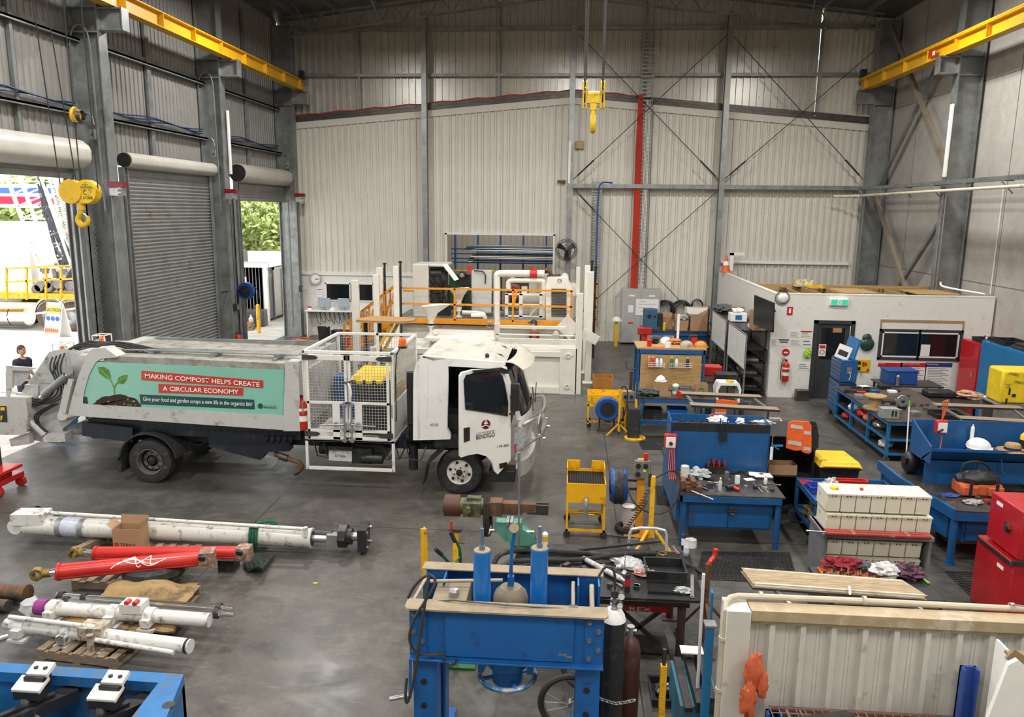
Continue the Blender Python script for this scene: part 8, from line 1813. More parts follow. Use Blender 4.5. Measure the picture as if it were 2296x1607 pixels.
# ================= RED TOOL CABINET (right edge) =================
t=T('tool_cabinet','tall red two tier tool cabinet cut by the right picture edge','tool cabinet',(6.3,10.0,0))
w=lambda n,mb,mt,lab=None,bev=0,par=None: PW(n,mb,mt,par or t,lab,bev)
w('lower_carcass',MB().box(5.72,9.7,.0,7.0,10.6,.95),CRED,None,.01); w('upper_carcass',MB().box(5.78,9.72,.98,6.95,10.5,1.62),CRED,None,.01)
w('trim_strip',MB().box(5.70,9.66,.94,7.0,9.72,.985),BLACK); w('side_strip',MB().box(5.695,9.7,.9,5.72,10.55,.94),BLACK)
w('handle',MB().box(5.74,9.95,1.3,5.78,10.05,1.38).m(1).box(5.73,9.97,1.25,5.76,10.02,1.33),[CHROME,BLACK]); w('white_tag',MB().box(5.775,10.2,1.5,5.779,10.35,1.55).box(5.715,9.9,.75,5.719,10.05,.8),PAPER)
for k in range(4): w('drawer',MB().box(5.85,9.70,1.02+.14*k,6.9,9.715,1.14+.14*k),CRED)
# ================= FOREGROUND WALL, BOARD AND SHELF =================
WY=6.5; WZ=1.9
t=T('partition_wall','low cream corrugated steel partition in the right foreground','partition',(3.0,WY,0))
w=lambda n,mb,mt,lab=None,bev=0,par=None: PW(n,mb,mt,par or t,lab,bev)
CW=M('partition_cream',(.62,.60,.55),.45,var=.05,dirt=(.3,.24,.16),damt=.12,dsc=2)
w('ribbed_sheet',corr(MB(),lambda u,d,z:(u,WY-d,z),1.66,5.3,lambda u:.0,lambda u:WZ-.1,.265,.07,.01,((0,0),(.22,0),(.225,.12),(.235,0),(.34,0),(.345,.12),(.355,0),(.55,0),(.63,1),(.80,1),(.88,0))),CW)
w('end_post',MB().box(1.43,WY-.14,0,1.64,WY+.12,WZ-.004),CW,None,.006); w('top_rail',MB().box(1.645,WY-.12,WZ-.1,5.3,WY+.05,WZ-.0).box(1.645,WY-.09,WZ-.14,5.3,WY-.0,WZ-.1),M('partition_top_dusty',(.42,.33,.21),.7,var=.15,dirt=(.55,.5,.42),damt=.2),None,.004)
m=MB().tube([(1.42,WY-.1,.1),(1.42,WY-.1,WZ-.05),(1.45,WY+.0,WZ+.04),(1.6,WY+.08,WZ+.04),(5.3,WY+.08,WZ+.02)],.028,10,smooth=1)
for x in (1.75,2.65,3.9): m.pipe((x,WY+.08,WZ+.04),(x+.03,WY+.08,WZ+.04),.04,.028,14)
for z in (.6,1.1,1.6): m.pipe((1.42,WY-.1,z),(1.42,WY-.1,z+.03),.04,.028,14)
OW('conduit_pipe','grey plastic pipe clipped along the foreground partition top','pipe',m,M('pvc_grey',(.50,.44,.34),.5,var=.1))
t=T('dusty_board','dusty white edged wooden board on arms beyond the partition','board',(2.4,6.95,1.86))
BP=[(1.72,7.22),(3.18,7.10),(3.36,6.78),(3.30,6.74),(1.80,6.88)]
PW('board',MB().prism([(1.74,7.16),(3.17,7.05),(3.26,6.78),(1.78,6.87)],'z',1.88,1.92),OLDW,t,None,.02); PW('white_edge',MB().tube([(1.74,7.16,1.9),(3.17,7.05,1.9),(3.26,6.78,1.9),(1.78,6.87,1.9)],.024,8,True),M('board_edge_white',(.62,.58,.5),.5,dirt=(.4,.3,.2),damt=.3),t)
PW('steel_backing',MB().prism([(1.72,7.18),(3.18,7.07),(3.28,6.76),(1.76,6.85)],'z',1.86,1.88),DSTEEL,t)
for a,b_ in (((1.95,6.98),(2.05,6.55)),((3.1,6.9),(3.2,6.55))): PW('support_arm',MB().bar((a[0],a[1],1.85),(b_[0],b_[1],1.85),.03,.03),STEEL,t)
OW('tie_wire','short tie hanging from board edge to the partition pipe','wire',MB().tube([(2.62,6.83,1.94),(2.6,6.75,1.93),(2.55,6.62,1.98)],.012,6),PAPER)
OW('yellow_wire','yellow and grey wire hooked over the partition top','wire',MB().tube([(3.9,WY+.05,WZ+.08),(4.0,WY-.0,WZ+.09),(4.02,WY-.15,WZ+.0),(4.05,WY-.16,WZ-.25)],.008,6,smooth=1),GREYM)
# wire shelf with offcuts in front of it
t=T('wire_shelf','wire mesh shelf on blue uprights in front of the partition','shelf',(2.7,5.9,0))
SHZ=1.0
PW('wire_deck',mesh_panel(lambda u,v:(u,v,SHZ),1.85,3.72,5.35,6.35,.075,.004),STEEL,t); PW('deck_beam',MB().box(1.85,6.33,SHZ-.08,3.72,6.37,SHZ-.0).box(1.85,5.33,SHZ-.08,3.72,5.37,SHZ),M('beam_redbrown',(.2,.06,.04),.5),t)
for x in (1.82,3.42): 
    for y in (5.36,6.3): PW('upright',MB().box(x,y-.03,0,x+.02,y+.05,1.5 if x>2 else .98).box(x+.11,y-.03,0,x+.13,y+.05,1.5 if x>2 else .98).box(x,y+.03,0,x+.13,y+.05,1.5 if x>2 else .98),M('upright_blue',(.03,.08,.33),.4),t)
random.seed(55)
OW('steel_plate','dark steel plate offcut at left of the wire shelf','plate',MB().prism([(2.02,6.0),(2.55,6.25),(2.5,6.32),(2.05,6.2)],'z',SHZ+.005,SHZ+.03),DSTEEL)
OW('steel_angle','long dark angle iron lying along the wire shelf','angle iron',MB().bar((2.1,5.85,SHZ+.03),(3.1,6.15,SHZ+.06),.06,.03),DSTEEL)
OW('steel_tube','short wide steel tube standing at right of the wire shelf','tube',MB().pipe(V(3.02,5.95,SHZ+.005),V(3.02,5.95,SHZ+.15),.07,.062,26),M('tube_steel',(.3,.3,.3),.3,.7))
OW('pipe_offcut','pale pipe offcut lying right of the wide steel tube','pipe',MB().rod((3.2,5.9,SHZ+.03),(3.28,6.25,SHZ+.03),.025),PAPER); OW('pipe_offcut','grey pipe end lying in the middle of wire shelf','pipe',MB().rod((2.5,5.5,SHZ+.05),(2.55,5.9,SHZ+.05),.045),GREYM)
OW('steel_bar','thin bright bar lying across left of the wire shelf','bar',MB().rod((2.0,5.6,SHZ+.012),(1.98,6.3,SHZ+.012),.008),STEEL); OW('steel_bar','second thin bar lying crossways on the wire shelf','bar',MB().rod((2.15,5.5,SHZ+.012),(2.1,6.3,SHZ+.012),.008),STEEL)
t=T('orange_garment','crumpled orange work glove hung on the partition left post','glove',(1.67,6.24,1.42)); 
P('cuff',MB().ball((0,0,-.02),.09,(.9,.6,1.9),18,amp=.2,fr=3,seed=3),M('glove_orange',(.55,.11,.04),.75,var=.2,sc=12),t)
P('lower_fold',MB().ball((-.05,-.05,-.26),.09,(.75,.6,1.8),18,amp=.25,fr=3,seed=8).ball((.07,-.02,-.12),.07,(.7,.6,1.7),16,amp=.2,fr=3,seed=11),M('glove_orange',(0,0,0)),t)
a=QY(2250,1480,5.5)
t=T('white_housing','white steel box section housing at the bottom right corner','housing',(4.0,5.2,0))
PW('front_plate',MB().prism([(3.22,1.3),(3.36,1.98),(3.42,2.02),(3.56,1.9),(3.56,.3),(3.22,.3)],'y',5.58,5.62),BRIGHTW,t,None,.004); PW('side_plate',MB().box(3.54,5.62,.3,3.56,6.1,1.9).box(3.56,5.58,.0,4.3,5.62,1.9),BRIGHTW,t); PW('brown_edge',MB().bar((3.40,5.66,2.03),(3.56,5.66,1.92),.1,.02,(0,1,0)).box(3.5,5.62,1.9,4.2,5.9,1.92),M('brown_edge',(.25,.17,.09),.6),t); PW('stand',MB().box(3.24,5.6,0,3.56,6.0,.3),DSTEEL,t)
# blue post and steel sections left of the partition
x_=QY(1612,1500,6.7).x
OW('blue_upright','blue steel upright left of the foreground partition','upright',MB().box(1.35,6.78,0,1.42,6.86,1.5).m(1).box(1.33,6.76,1.5,1.44,6.88,1.52),[BLUE2,GALV]); OW('blue_offcut','short blue bar leaning behind the blue upright','bar',MB().bar((1.46,7.15,.0),(1.42,7.0,1.75),.06,.02),BLUE2); OW('white_tube','thin white tube leaning above the blue upright','tube',MB().rod((1.40,7.3,0),(1.36,7.15,1.85),.016),PAPER)
t=T('channel_offcuts','stack of dark channel sections with white label on low blue stand','steel sections',(1.45,7.6,0)); P('low_stand',MB().box(-.25,-.5,0,.15,.3,.45),TEALB,t)
for k in range(3): P('channel',MB().box(-.22+.11*k,-.6,.45,-.14+.11*k,.3,.5+.06*k),BLACK,t)
P('white_label',MB().box(-.16,.15,.625,.08,.3,.64).m(0),PAPER,t)
# ================= SITE OFFICE =================
OX0,OX1,OY,OZ=5.84,11.9,22.7,3.05
OFW=M('office_wall_white',(.78,.77,.73),.55,var=.03,dirt=(.5,.47,.42),damt=.04,dsc=5)
ST('wall_office_front',MB().box(OX0,OY,0,7.0,OY+.1,OZ).box(7.0,OY,2.3,8.15,OY+.1,OZ).box(8.15,OY,0,8.9,OY+.1,OZ).box(8.9,OY,0,11.1,OY+.1,1.24).box(8.9,OY,2.05,11.1,OY+.1,OZ).box(11.1,OY,0,OX1,OY+.1,OZ),OFW)
ST('wall_office_left',MB().box(OX0,OY+.1,0,OX0+.1,31.4,OZ),OFW)
ST('wall_office_inner',MB().box(OX0+.1,25.3,0,OX1,25.4,OZ-.2),M('office_inner_dark',(.12,.12,.13),.8))
ST('ceiling_office',MB().box(OX0+.1,OY+.1,OZ-.2,OX1,25.3,OZ-.17).box(OX0+.1,25.3,2.1,OX1,31.4,2.15),M('ceiling_board_brown',(.10,.08,.055),.9,var=.3))
m=MB().box(OX0+.1,OY+.1,OZ-.17,OX1,OY+.15,OZ-.01).box(OX0+.1,25.3,OZ-.17,OX1,25.4,OZ+.03)
for k in range(10): m.box(OX0+.2+.6*k,OY+.15,OZ-.17,OX0+.245+.6*k,25.3,OZ-.02)
ST('ceiling_office_joists',m,PINE)
ST('trim_office_corner',MB().box(OX0-.01,OY-.01,OZ-.03,OX1,OY+.11,OZ+.01).box(OX0-.01,OY+.1,OZ-.03,OX0+.11,31.4,OZ+.01),OFW)
d=ST('door_1',MB().box(7.0,OY-.04,0,7.12,OY+.1,2.3).box(8.03,OY-.04,0,8.15,OY+.1,2.3).box(7.0,OY-.04,2.2,8.15,OY+.1,2.3).box(7.12,OY+.02,0,7.24,OY+.06,2.2).box(7.9,OY+.02,0,8.03,OY+.06,2.2).box(7.24,OY+.02,0,7.9,OY+.06,1.15).box(7.24,OY+.02,2.08,7.9,OY+.06,2.2),M('door_charcoal',(.035,.037,.042),.5),.004)
P('pane',MB().box(7.24,OY+.03,1.15,7.9,OY+.05,2.08),GLASS,d); P('door_edge',MB().box(8.0,OY-.05,.9,8.02,OY-.04,2.15),PAPER,d); P('door_sign',MB().box(7.2,OY+.01,1.25,7.4,OY+.02,1.6).m(1).box(7.22,OY+.005,1.48,7.38,OY+.01,1.57).torus((7.3,OY+.008,1.37),.06,.01,'y',20,5),[PAPER,RED],d); P('posted_note',MB().box(7.55,OY+.01,1.95,7.8,OY+.02,2.08),CARD,d)
f=window('window_2',8.84,11.14,OY-.01,1.2,2.09,9.95,M('window_charcoal',(.04,.042,.048),.5),GLASS,.07)
P('inner_frame',MB().box(8.93,OY-.03,1.28,11.05,OY+.0,1.32).box(8.93,OY-.03,1.97,11.05,OY,2.01).box(8.93,OY-.03,1.28,8.97,OY,2.01).box(11.01,OY-.03,1.28,11.05,OY,2.01).box(9.93,OY-.04,1.28,9.98,OY,2.01),PAPER,f); P('posted_note',MB().box(10.03,OY-.01,1.33,10.28,OY-.0,1.66),PAPER,f)
m=MB().box(8.84,OY-.03,2.3,11.14,OY,2.36).box(8.84,OY-.03,2.1,8.88,OY,2.3).box(11.1,OY-.03,2.1,11.14,OY,2.3); ST('trim_window_pine',m,PINE)
def onw(px,py,d=0): return QY(px,py,OY-d)
def sheet(name,label,px0,py0,px1,py1,mt=PAPER,lines=0,Y=OY,cat='notice',acc=None):
    a=QY(px0,py0,Y); b_=QY(px1,py1,Y); m=MB().box(a.x,Y-.012,b_.z,b_.x,Y-.004,a.z); m.m(1); h=a.z-b_.z
    for k in range(lines): z=b_.z+h*(k+.5)/lines*.8+h*.05; m.box(a.x+(b_.x-a.x)*.1,Y-.015,z,b_.x-(b_.x-a.x)*(.1+.12*(k%3)),Y-.012,z+h/lines*.25)
    if acc: m.m(2).box(a.x,Y-.015,b_.z+h*.82,b_.x,Y-.012,a.z)
    return OW(name,label,cat,m,[mt,GREYM]+([acc] if acc else []))
t=T('exit_sign','green running man exit sign above the office door','exit sign',onw(1880,677)); P('housing',MB().box(-.26,-.1,-.1,.26,0,.1),PAPER,t,None,.01); P('green_face',MB().box(-.23,-.11,-.08,-.06,-.1,.08).box(.06,-.11,-.08,.23,-.1,.08),M('exit_green',(.02,.35,.2),.4,emit=(.05,.6,.35),es=.6),t)
P('running_man',MB().box(-.06,-.11,-.08,.06,-.1,.08).m(1).rod((.01,-.115,.055),(.01,-.11,.055),.015,n=10).bar((.0,-.113,.04),(-.01,-.113,-.01),.02,.004,(0,1,0)).bar((-.01,-.113,-.01),(.03,-.113,-.04),.014,.004,(0,1,0)).bar((-.01,-.113,-.01),(-.03,-.113,-.065),.014,.004,(0,1,0)).bar((0,-.113,.03),(.04,-.113,.02),.01,.004,(0,1,0)).bar((0,-.113,.03),(-.035,-.113,.01),.01,.004,(0,1,0)),[PAPER,M('exit_green',(0,0,0))],t)
q=onw(1760,850,.12); extinguisher('fire extinguisher on the white office wall left of the door',(q.x,OY-.12,q.z-.05),.6,.1)
q=onw(1762,790,.01); O('round_sign','round red extinguisher sign above the office extinguisher','sign',MB().rod((0,0,0),(0,-.01,0),.11,n=24).m(1).box(-.06,-.014,-.02,.06,-.01,.02),[RED,PAPER],(q.x,OY,q.z))
q=onw(1771,697); O('extinguisher_sign','red extinguisher location sign high on the office wall','sign',MB().box(-.08,-.01,-.12,.08,0,.12).m(1).box(-.03,-.014,-.06,.03,-.01,.08),[RED,PAPER],(q.x,OY,q.z))
sheet('notice','pale notice sheet furthest left on the office wall',1728,757,1743,777,PAPER,7); sheet('notice','sheet with dark photograph on the office wall',1746,760,1768,776,PAPER,1,acc=DSTEEL)
sheet('notice','white notice with heading, upper left of the four by the office door',1770,741,1792,757,PAPER,6); sheet('notice','notice with red and black logo beside the office door',1795,741,1819,757,PAPER,4,acc=RED); sheet('notice','text sheet lower left of the four by the door',1771,759,1797,775,PAPER,7); sheet('notice','sheet with four small portraits by the office door',1799,759,1819,779,PAPER,2)
sheet('notice','white sign with black lettering below the green gloves',1789,812,1815,829,PAPER,3)
q=onw(1810,795,.05); rag('work_gloves','lime green gloves hanging beside the office door',(q.x,OY-.07,q.z-.08),.11,M('lime_glove',(.35,.6,.05),.7),51,(.8,.5,1.3),'gloves')
for k,(a,b_,ac) in enumerate(((1969,2018,RED),(2019,2072,RED),(2076,2129,M('poster_navy',(.03,.04,.2),.5)))): sheet('hose_chart',('left','middle','right')[k]+' product chart poster under the office window',a,812,b_,868,PAPER,12,cat='poster',acc=ac)
text_on('HYCO',onw(1970,811,.02)-V(0,0,.04),onw(1985,812,.02)-V(0,0,.04),.035,PAPER,bpy.data.objects['hose_chart']); text_on('RYCO ADAPTORS',onw(2024,812,.02)-V(0,0,.04),onw(2062,813,.02)-V(0,0,.04),.035,PAPER,bpy.data.objects['hose_chart.001']); text_on('RYCO HOSES',onw(2078,813,.02)-V(0,0,.04),onw(2104,814,.02)-V(0,0,.04),.035,PAPER,bpy.data.objects['hose_chart.002'])
q=onw(1943,767); O('green_mirror','dark green rounded dome hanging between door and window','dome',MB().ball((0,0,-.05),.2,(1,.35,1),20).ball((-.02,-.0,.13),.13,(1,.4,1),16),M('dome_green',(.02,.06,.05),.12,coat=.6),(q.x,OY-.06,q.z))
q=onw(1940,818); t=T('lockout_board','yellow lockout board with red tags right of the door','board',(q.x-.1,OY-.02,q.z-.2)); P('panel',MB().box(-.22,-.02,0,.22,.02,.36),HYEL,t,None,.01); P('red_tag',MB().box(.0,-.05,.18,.05,-.02,.3).box(.07,-.05,.2,.12,-.02,.28).box(.14,-.05,.04,.19,-.02,.1),RED,t); P('padlock',MB().box(-.17,-.04,.22,-.05,-.02,.31).box(-.15,-.04,.05,-.05,-.02,.15),BLACK,t); P('key_hook',MB().rod((-.1,-.03,-.1),(-.1,-.03,.02),.008).rod((0,-.03,-.12),(0,-.03,.02),.008),STEEL,t)
q=onw(1757,668,.1); t=T('sun_hat','white wide hat hanging at the office wall top corner','hat',(q.x,OY-.06,q.z)); P('crown',MB().ball((0,0,0),.15,(1,.5,1),18),PAPER,t); P('brim',MB().torus((-.02,.02,0),.19,.02,'y',24,6),GREYM,t); rag('dried_wreath','brown dried bundle hanging above the white hat',(q.x+.0,OY-.05,q.z+.17),.1,RUST,53,(1.2,.5,.7),'bundle')
# television
t=T('television','black television on a wall arm at the office corner','television',(5.45,22.3,2.05),0)
P('screen',MB().add([(-.22,.25,.95),(.18,-.35,.80),(.2,-.38,-.02),(-.2,.22,.12),(-.17,.29,.95),(.23,-.31,.80),(.25,-.34,-.02),(-.15,.26,.12)],[(0,1,2,3),(7,6,5,4),(0,4,5,1),(1,5,6,2),(2,6,7,3),(3,7,4,0)]),M('tv_black',(.015,.016,.018),.12),t); P('wall_arm',MB().bar((.05,0,.5),(.42,.35,.5),.05,.05).box(.3,.3,.4,.4,.4,.6),BLACK,t)
# roof items
t=T('traffic_cone','orange traffic cone on the office left wall top','cone',(5.9,30.3,OZ+.01)); P('cone_body',MB().lathe([(.17,.03),(.03,.65),(.0,.65)],(0,0,0),20),M('cone_orange',(.65,.12,.03),.5),t); P('base',MB().box(-.2,-.2,0,.2,.2,.03),M('cone_orange',(0,0,0)),t); P('white_collar',MB().lathe([(.125,.27),(.09,.43)],(0,0,0),20),PAPER,t)
O('channel_rail','white channel rail fixed along back wall above the office','rail',MB().box(6.0,31.93,3.30,11.0,32.03,3.42).box(6.25,31.4,OZ,6.4,31.5,3.75).box(6.25,31.4,3.65,6.8,31.5,3.77),PAPER)
carton('yellow and white printed box on the office roof',7.05,25.0,OZ-.01,7.6,25.3,OZ+.2,M('box_print',(.6,.5,.3),.6,var=.8,sc=8),False); carton('flat yellow box beside the printed box on roof',7.3,24.5,OZ-.01,7.8,24.8,OZ+.07,HYEL,False)
for k,(x,y) in enumerate(((8.9,25.0),(9.9,24.8))): O('timber_length',('left','right')[k]+' loose pine timber lying across the office joists','timber',MB().box(-.7,-.05,0,.9,.05,.05),PINE,(x,y,OZ-.01),.1)
for k,(x0,x1) in enumerate(((7.9,8.9),(10.0,11.2))): O('roof_sheet',('left','right')[k]+' plywood sheet laid over the office joists','sheet',MB().box(x0,23.2,0,x1,24.6,.02),PLY,(0,0,OZ-.018))
OW('conduit','white conduit bending over the right part of office roof','conduit',MB().tube([(11.15,24.4,3.3),(11.1,24.3,3.2),(11.3,23.9,OZ+.1),(11.7,22.9,OZ+.06)],.03,7,smooth=2),PAPER)
O('car_battery','old black battery on the floor at the office door','battery',MB().box(-.18,-.12,0,.18,.12,.3).m(1).rod((-.1,0,.3),(-.1,0,.33),.02).rod((.1,0,.3),(.1,0,.33),.02),[DSTEEL,STEEL],(6.75,22.45,0),bev=.01)
# ================= BLACK SHELVING AND WHITEBOARDS =================
t=T('steel_shelving','long black open steel shelving along the office side wall','shelving',(5.4,25.7,0))
for x in (5.02,5.7):
    for y in (22.85,24.7,26.6,28.5): PW('upright',MB().box(x,y,0,x+.05,y+.05,1.95),BLACK,t)
for z in (.15,.55,.95,1.35,1.88): PW('shelf_level',MB().box(5.02,22.85,z,5.75,22.89,z+.05).box(5.02,22.85,z,5.06,28.55,z+.05).box(5.71,22.85,z,5.75,28.55,z+.05).box(5.06,22.89,z+.01,5.71,28.5,z+.03),BLACK,t)
for (y0,y1,z0,lb,mt) in ((23.0,23.8,.19,'oily tray on the lowest black shelf at its near end',DSTEEL),(23.1,23.9,.59,'grey sheet stack on the second black shelf',GREYM),(23.0,23.6,.99,'pale folded papers on the middle black shelf',GREYM),(24.3,24.9,1.39,'green case on the fourth black shelf',VGRN)): OW('shelf_item',lb,'tray',MB().box(5.15,y0,z0,5.6,y1,z0+.08),mt,bev=.01)
openbox('tall brown cardboard box on the shelving top by television',(5.5,23.1,1.94),0,.35,.5,.55,CARD,False); openbox('flat brown box standing on the shelving top',(5.45,25.6,1.94),0,.4,.3,.35,CARD,False); 
O('printed_box','white and blue printed box on the shelving top','box',MB().box(-.25,-.2,0,.25,.2,.25).m(1).box(-.1,-.205,.05,.1,-.2,.2),[PAPER,BLUE2],(5.3,24.9,1.94)); rag('rag_heap','white rag on top of the printed box',(5.3,24.9,2.19),.14,PAPER,61,(1.2,1,.6)); rag('rag_heap','dark coat bundle at far end of the shelving top',(5.3,27.2,1.94),.28,M('rag_darkgrey',(0,0,0)),63,(1,1.6,.5)); O('white_bottle','white canister lying on its side at near end of shelving top','canister',MB().rod((0,0,.06),(.25,.1,.06),.06,n=14),PAPER,(5.35,23.5,1.94))
def wboard(label,y0,y1,z0=1.0,z1=1.95,x=4.92):
    t=T('whiteboard',label,'whiteboard',(x,(y0+y1)/2,0)); PW('board_face',MB().box(x-.012,y0,z0,x,y1,z1),BWHITE,t); PW('frame',MB().box(x-.02,y0-.03,z0-.03,x+.01,y1+.03,z0).box(x-.02,y0-.03,z1,x+.01,y1+.03,z1+.03).box(x-.02,y0-.03,z0,x+.01,y0,z1).box(x-.02,y1,z0,x+.01,y1+.03,z1),STEEL,t)
    for y in (y0,y1): PW('leg',MB().box(x-.02,y-.02,.06,x+.02,y+.02,z1).box(x-.25,y-.02,.06,x+.25,y+.02,.1).rod((x-.2,y-.02,.035),(x-.2,y+.02,.035),.035).rod((x+.2,y-.02,.035),(x+.2,y+.02,.035),.035),STEEL,t)
    m=MB(); random.seed(int(y0*10))
    for k in range(15):
        z=z1-.07-k*.05; u=y0+.1
        while u<y1-.15:
            L=random.uniform(.03,.14)
            if random.random()<.75 and u+L<y1-.05: m.box(x-.014,u,z,x-.012,u+L,z+.006)
            u+=L+.05
    for u in (y0+.25,(y0+y1)/2,y1-.3): m.box(x-.015,u,z0+.12,x-.012,u+.03,z0+.15)
    PW('handwriting',m,GREYM,t); return t
wboard('nearer whiteboard on a stand full of faint writing',21.75,24.2); wboard('farther whiteboard on a stand behind the nearer one',24.6,27.0)
# ================= LONG BLUE SHELVED BENCH =================
LX0,LX1,LY0,LY1,LZ=6.88,8.65,16.7,20.05,.95
t=T('shelved_bench','long blue shelved bench with brown top near the office','workbench',((LX0+LX1)/2,18.4,0))
w=lambda n,mb,mt,lab=None,bev=0,par=None: PW(n,mb,mt,par or t,lab,bev)
w('worktop',MB().box(LX0-.03,LY0-.03,LZ-.03,LX1+.03,LY1+.03,LZ),M('brown_top',(.07,.05,.038),.5,var=.3,dirt=(.03,.028,.026),damt=.3),None,.004)
for y in (LY0,17.8,18.9,LY1-.06):
    for x in (LX0,LX1-.06): w('leg',MB().box(x,y,.14,x+.06,y+.06,LZ-.03),BLUE2)
for z in (.2,.52): w('shelf',MB().box(LX0,LY0,z,LX1,LY1,z+.015),TOPM); w('shelf_rail',MB().box(LX0-.01,LY0,z-.02,LX0+.02,LY1,z+.03).box(LX0,LY0-.01,z-.02,LX1,LY0+.02,z+.03),BLUE2)
w('top_rail',MB().box(LX0-.01,LY0,LZ-.1,LX0+.03,LY1,LZ-.03).box(LX0,LY0-.01,LZ-.1,LX1,LY0+.03,LZ-.03),BLUE2)
for x in (LX0+.05,LX1-.05):
    for y in (LY0+.05,LY1-.1): w('castor',castor(MB(),x,y,.16,.07),RUST)
def lt(px,py,z=LZ): 
    p=F(px,py,z); p.x=min(max(p.x,LX0+.1),LX1-.1); p.y=min(max(p.y,LY0+.1),LY1-.12); return p
t=T('cable_spool','wooden cable spool standing on the long shelved bench','spool',lt(1948,915)); P('flange',MB().rod((0,0,.28),(0,0,.31),.24,n=28),PLY,t); P('flange',MB().rod((0,0,0),(0,0,.03),.24,n=28),PLY,t); P('core',MB().lathe([(.13,.03),(.13,.28)],(0,0,0),20),PINE,t)
t=T('power_supply','grey vented power supply box on the shelved bench','power supply',lt(1974,935)); P('case',MB().box(-.18,-.12,0,.18,.12,.22),M('psu_grey',(.28,.30,.28),.5),t,None,.008); P('vents',MB().box(.02,-.125,.05,.06,-.12,.18).box(.09,-.125,.05,.13,-.12,.18),BLACK,t)
t=T('toothed_reel','round silver toothed reel on a black stand on shelved bench','reel',lt(2022,918)); P('disc',MB().lathe([(.04,-.02),(.13,-.02),(.14,0),(.13,.02),(.04,.02)],(0,0,.2),24,'y'),STEEL,t); P('stand',MB().box(-.05,.0,0,.1,.12,.2),BLACK,t)
tub('drip_tray','black rectangular tray at right front of the shelved bench',8.0,16.95,LZ,8.6,17.45,LZ+.1,BLACK,'tray'); tub('parts_tray','black shallow tray at the back of the shelved bench',7.15,19.5,LZ,7.6,19.85,LZ+.05,BLACK,'tray')
random.seed(91)
IT=[('black_case','black case',BLACK,(.14,.1,.09),'case'),('red_folder','red folder',RED,(.16,.12,.03),'folder'),('white_carton','small white carton',PAPER,(.1,.08,.06),'box'),('grey_casting','grey casting',GREYM,(.1,.1,.09),'casting'),('blue_parts_box','blue parts box',BLUE,(.1,.08,.07),'box')]
spots=[(1905,880,0,'at far left of'),(1925,878,1,'near far end of'),(1935,868,2,'behind the spool on'),(1992,905,0,'right of the spool on'),(2008,925,3,'beside the grey power supply on'),(1960,880,4,'in the middle of'),(1980,870,0,'at the back of'),(2000,880,2,'behind the silver reel on'),(2050,930,3,'next to the black tray on'),(1912,892,3,'at the left edge of')]
for px,py,k,wh in spots:
    n_,l_,mt,sz,ct=IT[k]; O(n_,'%s %s the long shelved bench'%(l_,wh),ct,MB().box(-sz[0],-sz[1],0,sz[0],sz[1],sz[2]),mt,lt(px,py),random.uniform(-.4,.4),bev=.008)
for k,(y,z,mt,nm,lb,ct) in enumerate(((19.6,.22,RED,'red_bag','red bag on lowest shelf at far end of shelved bench','bag'),(18.6,.54,RED,'red_bag','red and grey bag on middle shelf of the shelved bench','bag'),(19.2,.54,PAPER,'white_bottle','white bottle on the top inner shelf of shelved bench','bottle'),(18.2,.54,M('hat_orange',(.7,.15,.03),.4),'hard_hat','orange hard hat inside the shelved bench','hard hat'),(17.6,.54,STEEL,'cable_loop','silver cable loop on middle shelf of shelved bench','cable'),(17.2,.22,M('rag_white',(0,0,0)),'knitted_gloves','pale gloves on lowest shelf near front of shelved bench','gloves'),(18.0,.22,BLACK,'black_pads','black pads on the lowest shelf of shelved bench','pads'))):
    O(nm,lb,ct,MB().ball((0,0,.08),.16,(1,1.1,.6),16,amp=.12,fr=3,seed=k,flat=.8),mt,(LX0+.2,y,z))
t=tin('oil_drum','black drum of brooms with white crest under shelved bench',(8.15,17.0,.22),.4,.2,BLACK,'drum',CRED) ; 
t=T('push_broom','push broom with green tipped white handle leaning on the shelved bench','broom',(7.2,16.45,0)); P('handle',MB().rod((.02,0,.08),(.05,.2,1.35),.014),PAPER,t); P('grip',MB().rod((.05,.19,1.3),(.052,.21,1.42),.016),M('lime_green',(0,0,0)),t); P('broom_head',MB().box(-.22,-.04,0,.22,.04,.09),OLDW,t)
clutter(30,7.1,8.4,17.3,19.9,LZ,15,'one of the small tools scattered on the long shelved bench','small tools scattered on the shelved bench')
clutter(14,1.95,3.3,18.5,19.1,.9,17,'one of the small tools scattered on plywood panel bench','small tools scattered on the plywood bench')
